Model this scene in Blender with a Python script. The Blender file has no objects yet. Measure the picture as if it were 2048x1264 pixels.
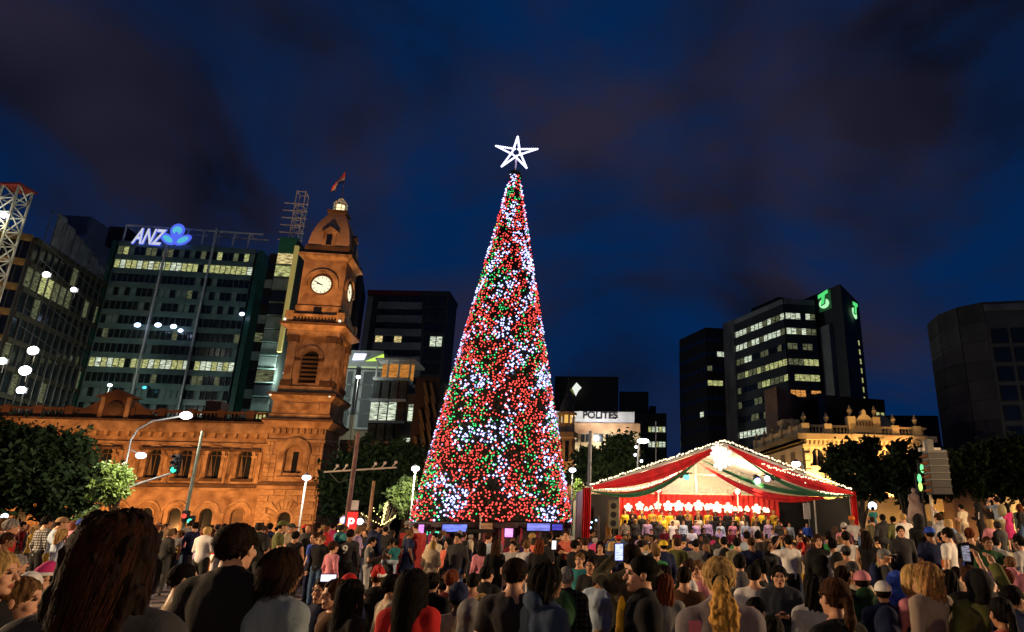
import bpy, math, random
import numpy as np
from mathutils import Vector, Matrix, Euler
R = math.radians
random.seed(7)
rng = np.random.default_rng(7)
sc = bpy.context.scene
COL = sc.collection

# ------------------------------------------------------------------ camera
F, CX, CY, W0, H0 = 1338.0, 1260.0, 632.0, 2048.0, 1264.0
PITCH, ROLL, CAMZ = math.atan(426 / 1338.0), R(0.4), 1.95
f_ = Vector((0, math.cos(PITCH), math.sin(PITCH)))
r0, u0 = Vector((1, 0, 0)), Vector((0, -math.sin(PITCH), math.cos(PITCH)))
r_ = r0 * math.cos(ROLL) + u0 * math.sin(ROLL)
u_ = -r0 * math.sin(ROLL) + u0 * math.cos(ROLL)
CAM = Vector((0, 0, CAMZ))
cam = bpy.data.cameras.new('camera')
camo = bpy.data.objects.new('camera', cam)
COL.objects.link(camo)
camo.matrix_world = Matrix(((r_.x, u_.x, -f_.x, 0), (r_.y, u_.y, -f_.y, 0), (r_.z, u_.z, -f_.z, CAMZ), (0, 0, 0, 1)))
cam.sensor_width = 36
cam.lens = F / W0 * 36
cam.shift_x = -(CX - 1024) / W0
cam.clip_end = 3000
cam.clip_start = 0.05
sc.camera = camo

def ray(px, py):
    return f_ + r_ * ((px - CX) / F) - u_ * ((py - CY) / F)
def P(px, py, Y):
    d = ray(px, py)
    return CAM + d * (Y / d.y)
def Z(px, py, Y):
    return P(px, py, Y).z

# ------------------------------------------------------------------ world, light, exposure
sc.view_settings.view_transform = 'Standard'
sc.view_settings.look = 'None'
sc.view_settings.exposure = 0
sc.view_settings.gamma = 1
w = bpy.data.worlds.new('World')
sc.world = w
w.use_nodes = True
nt = w.node_tree
nt.nodes.clear()
N = nt.nodes.new
L = nt.links.new
out = N('ShaderNodeOutputWorld')
bg = N('ShaderNodeBackground')
sky = N('ShaderNodeTexSky')
sky.sky_type = 'NISHITA'
sky.sun_disc = False
sky.sun_elevation = R(-4)
sky.sun_rotation = R(200)
sky.altitude = 50
tc = N('ShaderNodeTexCoord')
tint = N('ShaderNodeMixRGB'); tint.blend_type = 'MIX'; tint.inputs[0].default_value = 0.95
tint.inputs[2].default_value = (0.005, 0.125, 0.56, 1)
L(sky.outputs[0], tint.inputs[1])
mp = N('ShaderNodeMapping'); mp.inputs['Scale'].default_value = (1.0, 1.0, 1.9); mp.inputs['Location'].default_value = (1.9, 0.7, 0.1)
mp.inputs['Rotation'].default_value = (0.2, 0.5, 0.0)
L(tc.outputs['Generated'], mp.inputs[0])
n1 = N('ShaderNodeTexNoise'); n1.inputs['Scale'].default_value = 1.9; n1.inputs['Detail'].default_value = 7; n1.inputs['Roughness'].default_value = 0.56
n1.inputs['Distortion'].default_value = 0.6
L(mp.outputs[0], n1.inputs['Vector'])
cr = N('ShaderNodeValToRGB'); cr.color_ramp.elements[0].position = 0.39; cr.color_ramp.elements[1].position = 0.62
L(n1.outputs[0], cr.inputs[0])
n2 = N('ShaderNodeTexNoise'); n2.inputs['Scale'].default_value = 2.6; n2.inputs['Detail'].default_value = 3
L(tc.outputs['Generated'], n2.inputs['Vector'])
cc = N('ShaderNodeMixRGB'); cc.inputs[1].default_value = (0.030, 0.036, 0.09, 1); cc.inputs[2].default_value = (0.135, 0.122, 0.255, 1)
crn = N('ShaderNodeValToRGB'); crn.color_ramp.elements[0].position = 0.38; crn.color_ramp.elements[1].position = 0.62
L(n2.outputs[0], crn.inputs[0])
L(crn.outputs[0], cc.inputs[0])
mx = N('ShaderNodeMixRGB')
L(cr.outputs[0], mx.inputs[0]); L(tint.outputs[0], mx.inputs[1]); L(cc.outputs[0], mx.inputs[2])
L(mx.outputs[0], bg.inputs[0])
bg.inputs[1].default_value = 0.15
L(bg.outputs[0], out.inputs[0])
sun = bpy.data.lights.new('sun', 'SUN'); sun.energy = 0.012; sun.angle = R(20); sun.color = (0.6, 0.7, 1.0)
suno = bpy.data.objects.new('sun', sun); COL.objects.link(suno); suno.rotation_euler = (R(35), 0, R(160))
sc.cycles.use_denoising = True
sc.cycles.use_light_tree = True
sc.cycles.sample_clamp_indirect = 2.0
sc.cycles.max_bounces = 4
sc.cycles.diffuse_bounces = 2
sc.cycles.glossy_bounces = 2
sc.cycles.transmission_bounces = 3
sc.cycles.transparent_max_bounces = 8
sc.cycles.caustics_reflective = False
sc.cycles.caustics_refractive = False

# ------------------------------------------------------------------ materials
def srgb(r, g, b):
    f = lambda c: (c / 255 / 12.92) if c / 255 <= 0.04045 else ((c / 255 + 0.055) / 1.055) ** 2.4
    return (f(r), f(g), f(b))
def pm(name, col, rough=0.8, var=0.2, scale=3.0, bump=0.0, bscale=20.0, metal=0.0, dark=None, emit=None, estr=0.0, spec=0.4, objcol=False, lit=False):
    m = bpy.data.materials.new(name)
    m.use_nodes = True
    t = m.node_tree
    b = t.nodes['Principled BSDF']
    b.inputs['Roughness'].default_value = rough
    b.inputs['Metallic'].default_value = metal
    b.inputs['Specular IOR Level'].default_value = spec
    co = t.nodes.new('ShaderNodeTexCoord')
    n = t.nodes.new('ShaderNodeTexNoise')
    n.inputs['Scale'].default_value = scale
    n.inputs['Detail'].default_value = 6
    t.links.new(co.outputs['Object'], n.inputs['Vector'])
    ramp = t.nodes.new('ShaderNodeValToRGB')
    ramp.color_ramp.elements[0].position = 0.35
    ramp.color_ramp.elements[1].position = 0.65
    lo = dark if dark else tuple(c * (1 - var) for c in col)
    hi = tuple(min(1, c * (1 + var * 0.6)) for c in col) if not dark else col
    if objcol:
        lo = (1 - var,) * 3; hi = (1 + var * .4,) * 3
    ramp.color_ramp.elements[0].color = (*lo, 1)
    ramp.color_ramp.elements[1].color = (*hi, 1)
    t.links.new(n.outputs[0], ramp.inputs[0])
    if objcol:
        oi = t.nodes.new('ShaderNodeObjectInfo')
        mm = t.nodes.new('ShaderNodeMixRGB'); mm.blend_type = 'MULTIPLY'; mm.inputs[0].default_value = 1
        t.links.new(oi.outputs['Color'], mm.inputs[1]); t.links.new(ramp.outputs[0], mm.inputs[2])
        t.links.new(mm.outputs[0], b.inputs['Base Color'])
    else:
        t.links.new(ramp.outputs[0], b.inputs['Base Color'])
    if bump:
        n3 = t.nodes.new('ShaderNodeTexNoise'); n3.inputs['Scale'].default_value = bscale; n3.inputs['Detail'].default_value = 4
        t.links.new(co.outputs['Object'], n3.inputs['Vector'])
        bp = t.nodes.new('ShaderNodeBump'); bp.inputs['Strength'].default_value = bump; bp.inputs['Distance'].default_value = 0.05
        t.links.new(n3.outputs[0], bp.inputs['Height'])
        t.links.new(bp.outputs[0], b.inputs['Normal'])
    if emit and lit:
        b.inputs['Emission Color'].default_value = (*emit, 1)
        b.inputs['Emission Strength'].default_value = estr
    return m
def em(name, col, s, sample=False, var=0.0, scale=2.0, lights=False):
    """something that gives off light; var: uneven brightness inside (rooms, screens)"""
    m = bpy.data.materials.new(name)
    m.use_nodes = True
    t = m.node_tree
    t.nodes.clear()
    o = t.nodes.new('ShaderNodeOutputMaterial'); e = t.nodes.new('ShaderNodeEmission')
    e.inputs[0].default_value = (*col, 1); e.inputs[1].default_value = s
    t.links.new(e.outputs[0], o.inputs[0])
    if var:
        co = t.nodes.new('ShaderNodeTexCoord'); oi = t.nodes.new('ShaderNodeObjectInfo')
        ad = t.nodes.new('ShaderNodeVectorMath'); ad.operation = 'ADD'
        ms = t.nodes.new('ShaderNodeVectorMath'); ms.operation = 'SCALE'; ms.inputs['Scale'].default_value = 37.0
        cx = t.nodes.new('ShaderNodeCombineXYZ')
        t.links.new(oi.outputs['Random'], cx.inputs[0]); t.links.new(oi.outputs['Random'], cx.inputs[2])
        t.links.new(cx.outputs[0], ms.inputs[0]); t.links.new(ms.outputs[0], ad.inputs[1])
        mpp = t.nodes.new('ShaderNodeMapping'); mpp.inputs['Scale'].default_value = (.8, 1, 4.5)
        t.links.new(co.outputs['Object'], ad.inputs[0]); t.links.new(ad.outputs[0], mpp.inputs[0])
        n = t.nodes.new('ShaderNodeTexNoise'); n.inputs['Scale'].default_value = scale; n.inputs['Detail'].default_value = 2
        t.links.new(mpp.outputs[0], n.inputs['Vector'])
        mr = t.nodes.new('ShaderNodeMapRange'); mr.inputs['From Min'].default_value = 0.35; mr.inputs['From Max'].default_value = 0.65
        mr.inputs['To Min'].default_value = s * (1 - var); mr.inputs['To Max'].default_value = s * (1 + var)
        t.links.new(n.outputs[0], mr.inputs['Value']); t.links.new(mr.outputs[0], e.inputs[1])
    m.cycles.emission_sampling = 'FRONT' if sample else 'NONE'
    return m

# ------------------------------------------------------------------ geometry
class MB:
    def __init__(s): s.v = []; s.f = []
    def quad(s, a, b, c, d):
        n = len(s.v); s.v += [tuple(a), tuple(b), tuple(c), tuple(d)]; s.f.append((n, n + 1, n + 2, n + 3)); return s
    def box(s, x0, x1, y0, y1, z0, z1):
        n = len(s.v)
        s.v += [(x, y, z) for z in (z0, z1) for x, y in ((x0, y0), (x1, y0), (x1, y1), (x0, y1))]
        s.f += [tuple(n + i for i in q) for q in ((3, 2, 1, 0), (4, 5, 6, 7), (0, 1, 5, 4), (1, 2, 6, 5), (2, 3, 7, 6), (3, 0, 4, 7))]
        return s
    def frus(s, cx, cy, z0, z1, hx0, hy0, hx1, hy1):
        n = len(s.v)
        for z, hx, hy in ((z0, hx0, hy0), (z1, hx1, hy1)):
            s.v += [(cx - hx, cy - hy, z), (cx + hx, cy - hy, z), (cx + hx, cy + hy, z), (cx - hx, cy + hy, z)]
        s.f += [tuple(n + i for i in q) for q in ((3, 2, 1, 0), (4, 5, 6, 7), (0, 1, 5, 4), (1, 2, 6, 5), (2, 3, 7, 6), (3, 0, 4, 7))]
        return s
    def tube(s, p0, p1, r0, r1=None, n=8, cap=True):
        p0, p1 = Vector(p0), Vector(p1); r1 = r0 if r1 is None else r1
        d = (p1 - p0).normalized(); a = d.orthogonal().normalized(); b = d.cross(a)
        k = len(s.v)
        for p, r in ((p0, r0), (p1, r1)):
            for i in range(n):
                t = 2 * math.pi * i / n
                s.v.append(tuple(p + (a * math.cos(t) + b * math.sin(t)) * r))
        for i in range(n):
            j = (i + 1) % n; s.f.append((k + i, k + j, k + n + j, k + n + i))
        if cap:
            s.f.append(tuple(k + i for i in reversed(range(n)))); s.f.append(tuple(k + n + i for i in range(n)))
        return s
    def path(s, pts, r, n=6):
        for a, b in zip(pts, pts[1:]): s.tube(a, b, r, n=n)
        return s
    def lathe(s, prof, n=16, c=(0, 0), cap=True):
        k = len(s.v)
        for r, z in prof:
            for i in range(n):
                t = 2 * math.pi * i / n; s.v.append((c[0] + r * math.cos(t), c[1] + r * math.sin(t), z))
        for j in range(len(prof) - 1):
            for i in range(n):
                i2 = (i + 1) % n; s.f.append((k + j * n + i, k + j * n + i2, k + (j + 1) * n + i2, k + (j + 1) * n + i))
        if cap:
            s.f.append(tuple(k + i for i in reversed(range(n)))); m = k + (len(prof) - 1) * n; s.f.append(tuple(m + i for i in range(n)))
        return s
    def prism(s, poly, z0, z1):
        n = len(poly); k = len(s.v)
        s.v += [(x, y, z0) for x, y in poly] + [(x, y, z1) for x, y in poly]
        s.f.append(tuple(k + i for i in reversed(range(n)))); s.f.append(tuple(k + n + i for i in range(n)))
        for i in range(n):
            j = (i + 1) % n; s.f.append((k + i, k + j, k + n + j, k + n + i))
        return s
    def slab(s, poly, y0, y1):
        """outline in the x-z plane, thickness y0..y1"""
        n = len(poly); k = len(s.v)
        s.v += [(x, y0, z) for x, z in poly] + [(x, y1, z) for x, z in poly]
        s.f.append(tuple(k + i for i in range(n))); s.f.append(tuple(k + n + i for i in reversed(range(n))))
        for i in range(n):
            j = (i + 1) % n; s.f.append((k + j, k + i, k + n + i, k + n + j))
        return s
    def ball(s, c, r, n=8, m=5, sq=(1, 1, 1)):
        k = len(s.v)
        for j in range(m + 1):
            ph = math.pi * j / m
            for i in range(n):
                t = 2 * math.pi * i / n
                s.v.append((c[0] + r * sq[0] * math.sin(ph) * math.cos(t), c[1] + r * sq[1] * math.sin(ph) * math.sin(t), c[2] - r * sq[2] * math.cos(ph)))
        for j in range(m):
            for i in range(n):
                i2 = (i + 1) % n; s.f.append((k + j * n + i, k + j * n + i2, k + (j + 1) * n + i2, k + (j + 1) * n + i))
        return s
    def arch_bay(s, x0, x1, z0, z1, cx, wd, zs, zp, depth, n=10, y=0.0):
        """a wall bay x0..x1, z0..z1 with a round-headed opening: width wd, sill zs, spring line zp"""
        r = wd / 2; xa, xb = cx - r, cx + r
        q = lambda a, b, c, d: s.quad((a, y, b), (c, y, b), (c, y, d), (a, y, d))
        q(x0, z0, xa, z1); q(xb, z0, x1, z1)
        if zs > z0: q(xa, z0, xb, zs)
        arc = [(cx - r * math.cos(math.pi * i / n), zp + r * math.sin(math.pi * i / n)) for i in range(n + 1)]
        for (ax, az), (bx, bz) in zip(arc, arc[1:]):
            s.quad((ax, y, az), (bx, y, bz), (bx, y, z1), (ax, y, z1))
        loop = [(xa, zs)] + arc + [(xb, zs)]
        for (ax, az), (bx, bz) in zip(loop, loop[1:]):
            s.quad((ax, y, az), (ax, y + depth, az), (bx, y + depth, bz), (bx, y, bz))
        s.quad((xa, y, zs), (xb, y, zs), (xb, y + depth, zs), (xa, y + depth, zs))
        return s
    def arch_ring(s, cx, zp, r0, r1, y0, y1, n=12, a0=0.0, a1=math.pi):
        k = len(s.v)
        for i in range(n + 1):
            t = a0 + (a1 - a0) * i / n
            for r in (r0, r1):
                for y in (y0, y1): s.v.append((cx + r * math.cos(t), y, zp + r * math.sin(t)))
        for i in range(n):
            a = k + 4 * i; b = a + 4
            s.f += [(a, a + 2, b + 2, b), (a + 1, b + 1, b + 3, a + 3), (a + 2, a + 3, b + 3, b + 2), (a, b, b + 1, a + 1)]
        s.f += [(k, k + 1, k + 3, k + 2), (k + 4 * n, k + 4 * n + 2, k + 4 * n + 3, k + 4 * n + 1)]
        return s
    def mesh(s, name, mat=None, smooth=False):
        me = bpy.data.meshes.new(name)
        me.from_pydata(s.v, [], s.f)
        if mat: me.materials.append(mat)
        if smooth:
            me.polygons.foreach_set('use_smooth', [True] * len(me.polygons))
        me.update()
        return me
    def build(s, name, mat=None, parent=None, smooth=False, loc=None):
        return link(name, s.mesh(name, mat, smooth), parent, loc)
def link(name, data, parent=None, loc=None, mtx=None):
    o = bpy.data.objects.new(name, data); COL.objects.link(o)
    if parent is not None: o.parent = parent
    if mtx is not None: o.matrix_local = mtx
    elif loc is not None: o.location = loc
    return o
def tag(o, label=None, cat=None, group=None, kind=None):
    if label: o['label'] = label
    if cat: o['category'] = cat
    if group: o['group'] = group
    if kind: o['kind'] = kind
    return o
def thing(name, label, cat, loc=(0, 0, 0), rz=0.0, group=None):
    o = bpy.data.objects.new(name, None); COL.objects.link(o)
    o.empty_display_size = .2
    o.location = loc; o.rotation_euler = (0, 0, rz)
    return tag(o, label, cat, group)
def np_mesh(name, v, f, mat=None, smooth=False, uvs=None):
    me = bpy.data.meshes.new(name)
    v = np.asarray(v, np.float32); f = np.asarray(f, np.int32); k = f.shape[1]
    me.vertices.add(len(v)); me.vertices.foreach_set('co', v.ravel())
    me.loops.add(f.size); me.loops.foreach_set('vertex_index', f.ravel())
    me.polygons.add(len(f)); me.polygons.foreach_set('loop_start', np.arange(0, f.size, k, dtype=np.int32))
    if mat:
        for m in (mat if isinstance(mat, (list, tuple)) else [mat]): me.materials.append(m)
    me.update(calc_edges=True)
    if smooth: me.polygons.foreach_set('use_smooth', np.ones(len(f), bool))
    return me
_cache = {}
def cached(key, fn):
    if key not in _cache: _cache[key] = fn()
    return _cache[key]
def spot(name, loc, target, power, color, angle=60, blend=0.6, r=0.15, parent=None):
    l = bpy.data.lights.new(name, 'SPOT'); l.energy = power; l.color = color; l.spot_size = R(angle); l.spot_blend = blend; l.shadow_soft_size = r
    o = bpy.data.objects.new(name, l); COL.objects.link(o)
    o.location = loc; d = Vector(target) - Vector(loc)
    o.rotation_euler = d.to_track_quat('-Z', 'Y').to_euler()
    return o
def plight(name, loc, power, color, r=0.15):
    l = bpy.data.lights.new(name, 'POINT'); l.energy = power; l.color = color; l.shadow_soft_size = r
    o = bpy.data.objects.new(name, l); COL.objects.link(o); o.location = loc
    return o

class Wall:
    """a vertical facade plane through the point seen at (px, py) at depth Y, heading ang degrees from +X"""
    def __init__(s, px, py, Y, ang):
        p = P(px, py, Y); s.o = Vector((p.x, p.y, 0)); s.a = R(ang)
        s.d = Vector((math.cos(s.a), math.sin(s.a), 0)); s.n = Vector((-math.sin(s.a), math.cos(s.a), 0))
    def sz(s, px, py, dep=0.0):
        d = ray(px, py); o = s.o + s.n * dep
        t = (o - CAM).dot(s.n) / d.dot(s.n); p = CAM + d * t
        return (p - o).dot(s.d), p.z
    def s(s_, px, py, dep=0.0): return s_.sz(px, py, dep)[0]
    def z(s_, px, py, dep=0.0): return s_.sz(px, py, dep)[1]
    def w(s, a, dep, z): return s.o + s.d * a + s.n * dep + Vector((0, 0, z))

# ------------------------------------------------------------------ ground
def sstep(a, b, v):
    t = min(1, max(0, (v - a) / (b - a))); return t * t * (3 - 2 * t)
def ground_z(x, y):
    z = 0.25 * (1 - sstep(2.0, 6.5, y))
    z += .34 * sstep(-4.5, -7.5, x) * sstep(9, 14, y) * (1 - sstep(26, 31, y))
    return z + .66 * sstep(5.0, 8.5, x) * sstep(11, 18, y) * (1 - sstep(24.5, 28, y))
paving = pm('paving', (0.16, 0.13, 0.12), 0.7, 0.35, 1.2, 0.3, 9)
g = MB()
xs = [-600, -120, -60] + list(range(-40, 41, 1)) + [60, 120, 600]
ys = [-60, -10] + [i * 0.5 for i in range(0, 18)] + list(range(9, 34)) + [45, 80, 150, 400, 900]
for j in range(len(ys) - 1):
    for i in range(len(xs) - 1):
        g.quad(*[(xs[i + p], ys[j + q], ground_z(xs[i + p], ys[j + q])) for p, q in ((0, 0), (1, 0), (1, 1), (0, 1))])
tag(g.build('ground', paving), kind='structure')
asph = pm('asphalt', (0.05, 0.05, 0.052), 0.75, 0.3, 2.0, 0.3, 30)
rd = MB().quad((-200, 50, 0.006), (200, 50, 0.006), (200, 66, 0.006), (-200, 66, 0.006))
tag(rd.build('road', asph), kind='structure')
kb = MB().box(-200, 200, 49.7, 50, 0, 0.13).box(-200, 200, 66, 66.3, 0, 0.13)
tag(kb.build('kerb', pm('kerb_stone', (0.3, 0.28, 0.26))), kind='structure')
ln = MB()
for i in range(-30, 30): ln.quad((i * 6, 57.9, 0.012), (i * 6 + 3, 57.9, 0.012), (i * 6 + 3, 58.05, 0.012), (i * 6, 58.05, 0.012))
tag(ln.build('road_marking', pm('road_paint', (0.7, 0.7, 0.68))), kind='structure')
# ================================================================== buildings
glass = pm('window_glass', (0.012, 0.016, 0.018), 0.15, 0.3, 0.6, spec=0.6)
dark_core = pm('dark_interior', (0.012, 0.013, 0.015), 0.9)
LIT = {
 'warm': em('lit_window_warm', (1.0, 0.80, 0.35), 0.55, var=0.75, scale=1.4),
 'yellow': em('lit_window_yellow', (0.92, 0.95, 0.38), 0.40, var=0.85, scale=1.6),
 'white': em('lit_window_white', (0.85, 0.95, 0.72), 0.60, var=0.8, scale=1.2),
 'dim': em('lit_window_dim', (0.8, 0.85, 0.45), 0.10, var=0.9, scale=1.5),
 'orange': em('lit_window_orange', (1.0, 0.42, 0.10), 0.6, var=0.6, scale=1.2),
 'blind': pm('window_blind', (0.10, 0.14, 0.13), 0.8, 0.3, 0.8, emit=(0.35, 0.6, 0.5), estr=0.02, lit=True),
 'dark': glass,
}
def facade(root, M, wd, z0, z1, cols, rows, fw=0.9, fh=0.55, lit=None, frame=None, dep=0.3, vfirst=False, limit=300, mull=True, mullm=None):
    """floors as spandrels, columns as mullions, each window its own part; M: frame of the wall in the root's space"""
    rh = (z1 - z0) / rows; cw = wd / cols; bh = rh * (1 - fh); mw = cw * (1 - fw)
    frame = frame or dark_core; mullm = mullm or frame
    sp = MB().box(0, wd, 0, dep, -bh / 2, bh / 2).mesh('spandrel', frame)
    for r in range(rows + 1):
        link('spandrel', sp, root, mtx=M @ Matrix.Translation((0, -dep, z0 + r * rh)))
    if mull:
        mm = MB().box(-mw / 2, mw / 2, 0, dep * 0.7, 0, z1 - z0 - .02).mesh('mullion', mullm)
        for c in range(cols + 1):
            link('mullion', mm, root, mtx=M @ Matrix.Translation((c * cw, -dep * 0.7 - (0.02 if not vfirst else dep * 0.5), z0 + .01)))
    n = 0; extra = {}
    cell = lambda key: cached(('pane', round(cw, 3), round(rh, 3), fw, fh, key), lambda: MB().box(mw / 2, cw - mw / 2, 0, 0.04, bh / 2, rh - bh / 2).mesh('window', LIT[key]))
    cells = [(r, c) for r in reversed(range(rows)) for c in range(cols)]
    for r, c in cells:
        key = lit(r, c) if lit else 'dark'
        if key is None: continue
        if n < limit:
            link('window', cell(key), root, mtx=M @ Matrix.Translation((c * cw, -dep * 0.35, z0 + r * rh)))
            n += 1
        else:
            extra.setdefault(key, MB()).box(c * cw + mw / 2, (c + 1) * cw - mw / 2, -dep * .35, -dep * .35 + .04, z0 + r * rh + bh / 2, z0 + (r + 1) * rh - bh / 2)
    for key, mb in extra.items():
        o = mb.build('window', LIT[key], root); o.matrix_local = M; o['kind'] = 'stuff'
def footprint(pts, zt, root_loc):
    return [(p[0] - root_loc[0], p[1] - root_loc[1]) for p in pts]
def wall_frame(a, b, root_loc):
    """frame along the wall a->b, x along it, y inward"""
    a, b = Vector((a[0], a[1], 0)), Vector((b[0], b[1], 0)); d = (b - a)
    ang = math.atan2(d.y, d.x)
    return Matrix.Translation(a - Vector((root_loc[0], root_loc[1], 0))) @ Matrix.Rotation(ang, 4, 'Z'), d.length
def XY(px, py, Y):
    p = P(px, py, Y); return (p.x, p.y)
def block(name, label, pts, ztop, core, z0=0.0, cat='building'):
    """pts: front corners left to right; the back is closed behind them"""
    loc = (pts[0][0], pts[0][1], 0)
    root = thing(name, label, cat, loc)
    poly = [(p[0] - loc[0], p[1] - loc[1]) for p in pts]
    MB().prism(poly, z0, ztop).build('wall', core, root)
    return root, loc
def rand_lit(seed, table, rowlit=None):
    rr = random.Random(seed)
    def f(r, c):
        t = rowlit.get(r, table) if rowlit else table
        x = rr.random(); s = 0
        for k, p in t:
            s += p
            if x < s: return k
        return 'dark'
    return f

scafm0 = pm('bracket_steel', (.1, .1, .1))
# ---------------- green glass office block with the blue roof sign
conc = pm('grey_concrete', (0.13, 0.14, 0.14), 0.8, 0.3, 0.5, emit=(0.4, 0.6, 0.55), estr=0.0)
greenish = pm('green_spandrel', (0.10, 0.17, 0.15), 0.4, 0.3, 0.4, emit=(0.25, 0.75, 0.6), estr=0.022)
white_fin = pm('white_fin', (0.5, 0.52, 0.5), 0.5, 0.15, 1, emit=(0.7, 0.8, 0.8), estr=0.12)
wa = Wall(240.6, 488, 112, 9)
aw = wa.s(514, 500)
azt = wa.z(240.6, 488)
azb = 0
root = thing('glass_office_block', 'green glass office block with the blue sign on its roof, behind the post office', 'building', wa.o, wa.a)
MB().box(-0.4, aw + .4, 0.0, 14, 0, azt).build('wall', dark_core, root)
rowh = (wa.z(240, 488) - wa.z(220, 680)) / 6.95 * 1.0
rows = 12
zb = azt - rows * rowh
rl = {10: [('yellow', .78), ('white', .17)], 11: [('dim', .3), ('blind', .2), ('yellow', .1)], 3: [('white', .5), ('yellow', .42)], 8: [('blind', .4), ('dim', .05)], 7: [('blind', .5)],
      1: [('blind', .4)], 0: [('blind', .5)], 5: [('dim', .15)], 2: [('dim', .1)]}
facade(root, Matrix(), aw, zb, azt, 25, rows, 0.93, 0.62, rand_lit(3, [('blind', .1), ('dim', .04)], rl), greenish, 0.5, mullm=greenish)
MB().box(-.3, aw + .3, -.4, .0, 0, zb - .6).build('podium_wall', greenish, root)
for a, b in ((333, 400), (426, 460)):
    p0 = wa.sz(a, 492, -.9); 
    MB().box(p0[0] - .14, p0[0] + .14, -1.0, -.55, 3, azt + (1 if a == 333 else 4)).build('white_fin', white_fin, root)
MB().box(-1.1, -.45, -.5, 6, 0, azt + .5).box(aw + .45, aw + 1.3, -.6, 10, 0, azt + .3).build('corner_panel', pm('green_glass', (0.02, 0.09, 0.06), 0.3, .3, .5, emit=(0.05, 0.5, 0.3), estr=0.03), root)
# roof frame
ze = wa.z(262, 450)
x0r, x1r = wa.s(252, 452), wa.s(527, 470)
fr = MB()
lightm = pm('roof_frame_metal', (0.5, 0.55, 0.55), 0.4, .1, 1, emit=(.5, .7, .7), estr=0.10)
fr.box(x0r, x1r, -.2, .05, ze - .25, ze).box(x0r, x1r, 2.5, 2.8, ze - .2, ze)
fr.build('roof_rail', lightm, root)
for i in range(9):
    x = x0r + .15 + (x1r - 2.5 - x0r) * i / 8
    MB().box(x - .11, x + .11, -.15, .05, azt, ze - .26).build('roof_post', lightm, root)
    MB().box(x - .08, x + .08, .06, 2.49, ze - .22, ze - .05).build('roof_beam', lightm, root)
MB().box(wa.s(200, 450) + 1, x0r - .3, 1, 10, azt, ze - .1).build('plant_room', pm('plant_black', (.012, .01, .012)), root)
# sign: letters with a blue halo board and the lotus-like mark
s0, zl = wa.sz(262, 487, -1.3); s1, zh = wa.sz(372, 456, -1.3)
sgn = thing('roof_sign', 'white and blue illuminated bank sign with a three-petal mark on the glass block roof', 'sign', wa.w(0, -1.3, 0), wa.a)
letw = em('sign_white', (0.80, 0.83, 1.0), 0.75); blu = em('sign_blue', (0.10, 0.16, 1.0), 0.9); cy = em('sign_cyan', (0.12, .62, .85), 0.8)
def txt(body, size, mat, parent, loc, name='lettering', shear=0.0, off=0.0, ext=0.05, sx=1.0, rz=0.0):
    cu = bpy.data.curves.new(name, 'FONT'); cu.body = body; cu.size = size; cu.shear = shear; cu.offset = off; cu.extrude = ext
    cu.materials.append(mat)
    o = bpy.data.objects.new(name, cu); COL.objects.link(o); o.parent = parent
    bpy.context.view_layer.update()
    me = bpy.data.meshes.new_from_object(o.evaluated_get(bpy.context.evaluated_depsgraph_get()))
    me.materials.clear(); me.materials.append(mat)
    bpy.data.objects.remove(o)
    o = link(name, me, parent)
    o.location = loc; o.rotation_euler = (R(90), 0, rz); o.scale = (sx, 1, 1)
    return o
hh = (zh - zl)
L1_ = txt('ANZ', hh * 1.15, blu, sgn, (s0 + .1, .1, zl + .1), 'letter_halo', .35, .14, .05, 1)
L2_ = txt('ANZ', hh * 1.15, letw, sgn, (s0 + .1, -.1, zl + .1), 'letters', .35, .05, .05, 1)
bpy.context.view_layer.update()
kk_ = (wa.s(333, 472, -1.3) - s0) / L1_.dimensions.x
L1_.scale.x = L2_.scale.x = kk_
mk = MB(); mh = MB(); mc = wa.s(353, 470, -1.3); mz = zl + hh * .5
def ell(mb, cx, cz, a, b, rot, y0, y1, n=14):
    mb.slab([(cx + a * math.cos(t) * math.cos(rot) - b * math.sin(t) * math.sin(rot), cz + a * math.cos(t) * math.sin(rot) + b * math.sin(t) * math.cos(rot)) for t in [2 * math.pi * i / n for i in range(n)]], y0, y1)
for k, (dx, dz, a, b, ro) in enumerate(((0, .42, .30, .30, 0), (-.42, -.18, .38, .19, -.6), (.42, -.18, .38, .19, .6))):
    ell(mk, mc + dx * hh * .8, mz + dz * hh * .8, a * hh * .72, b * hh * .72, ro, -.12, -.05); ell(mh, mc + dx * hh * .8, mz + dz * hh * .8, a * hh * 1.1, b * hh * 1.25, ro, 0, .06)
mk.build('mark', cy, sgn); mh.build('mark_halo', blu, sgn)
ell(mk2 := MB(), mc, mz - hh * .05, hh * .11, hh * .32, 0, -.16, -.13); mk2.build('mark_stem', blu, sgn)
for i, (px, py, r, lb) in enumerate(((275, 650, .5, 'first of four bright glass reflections built before the glass office facade'), (316, 650, .5, 'second of four bright glass reflections built before the glass office facade'), (347, 653, .5, 'third of four bright glass reflections built before the glass office facade'), (361, 661, .4, 'small reflection glow under the third one before the glass office facade'), (484, 628, .42, 'bright reflection glow at the right edge of the glass office facade'), (289, 775, .33, 'small cyan reflection glow low on the glass office facade'))):
    a = wa.sz(px, py, -2.0); t = thing('glass_reflection', lb, 'lamp', wa.w(a[0], -2.0, a[1]), wa.a)  # glowing balls stand in for street lights reflected in the glass
    MB().ball((0, 0, 0), r, 10, 6, (1.1, .5, .8)).build('lamp', em('reflection_glow%d' % i, (.55, .68, 1) if i < 5 else (.1, .7, .9), 5 if i < 5 else 1.5), t, True); MB().tube((0, .1, 0), (0, 1.5, 0), .06).build('bracket', scafm0, t)  # ball stands in for a reflection, its bracket is added

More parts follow.
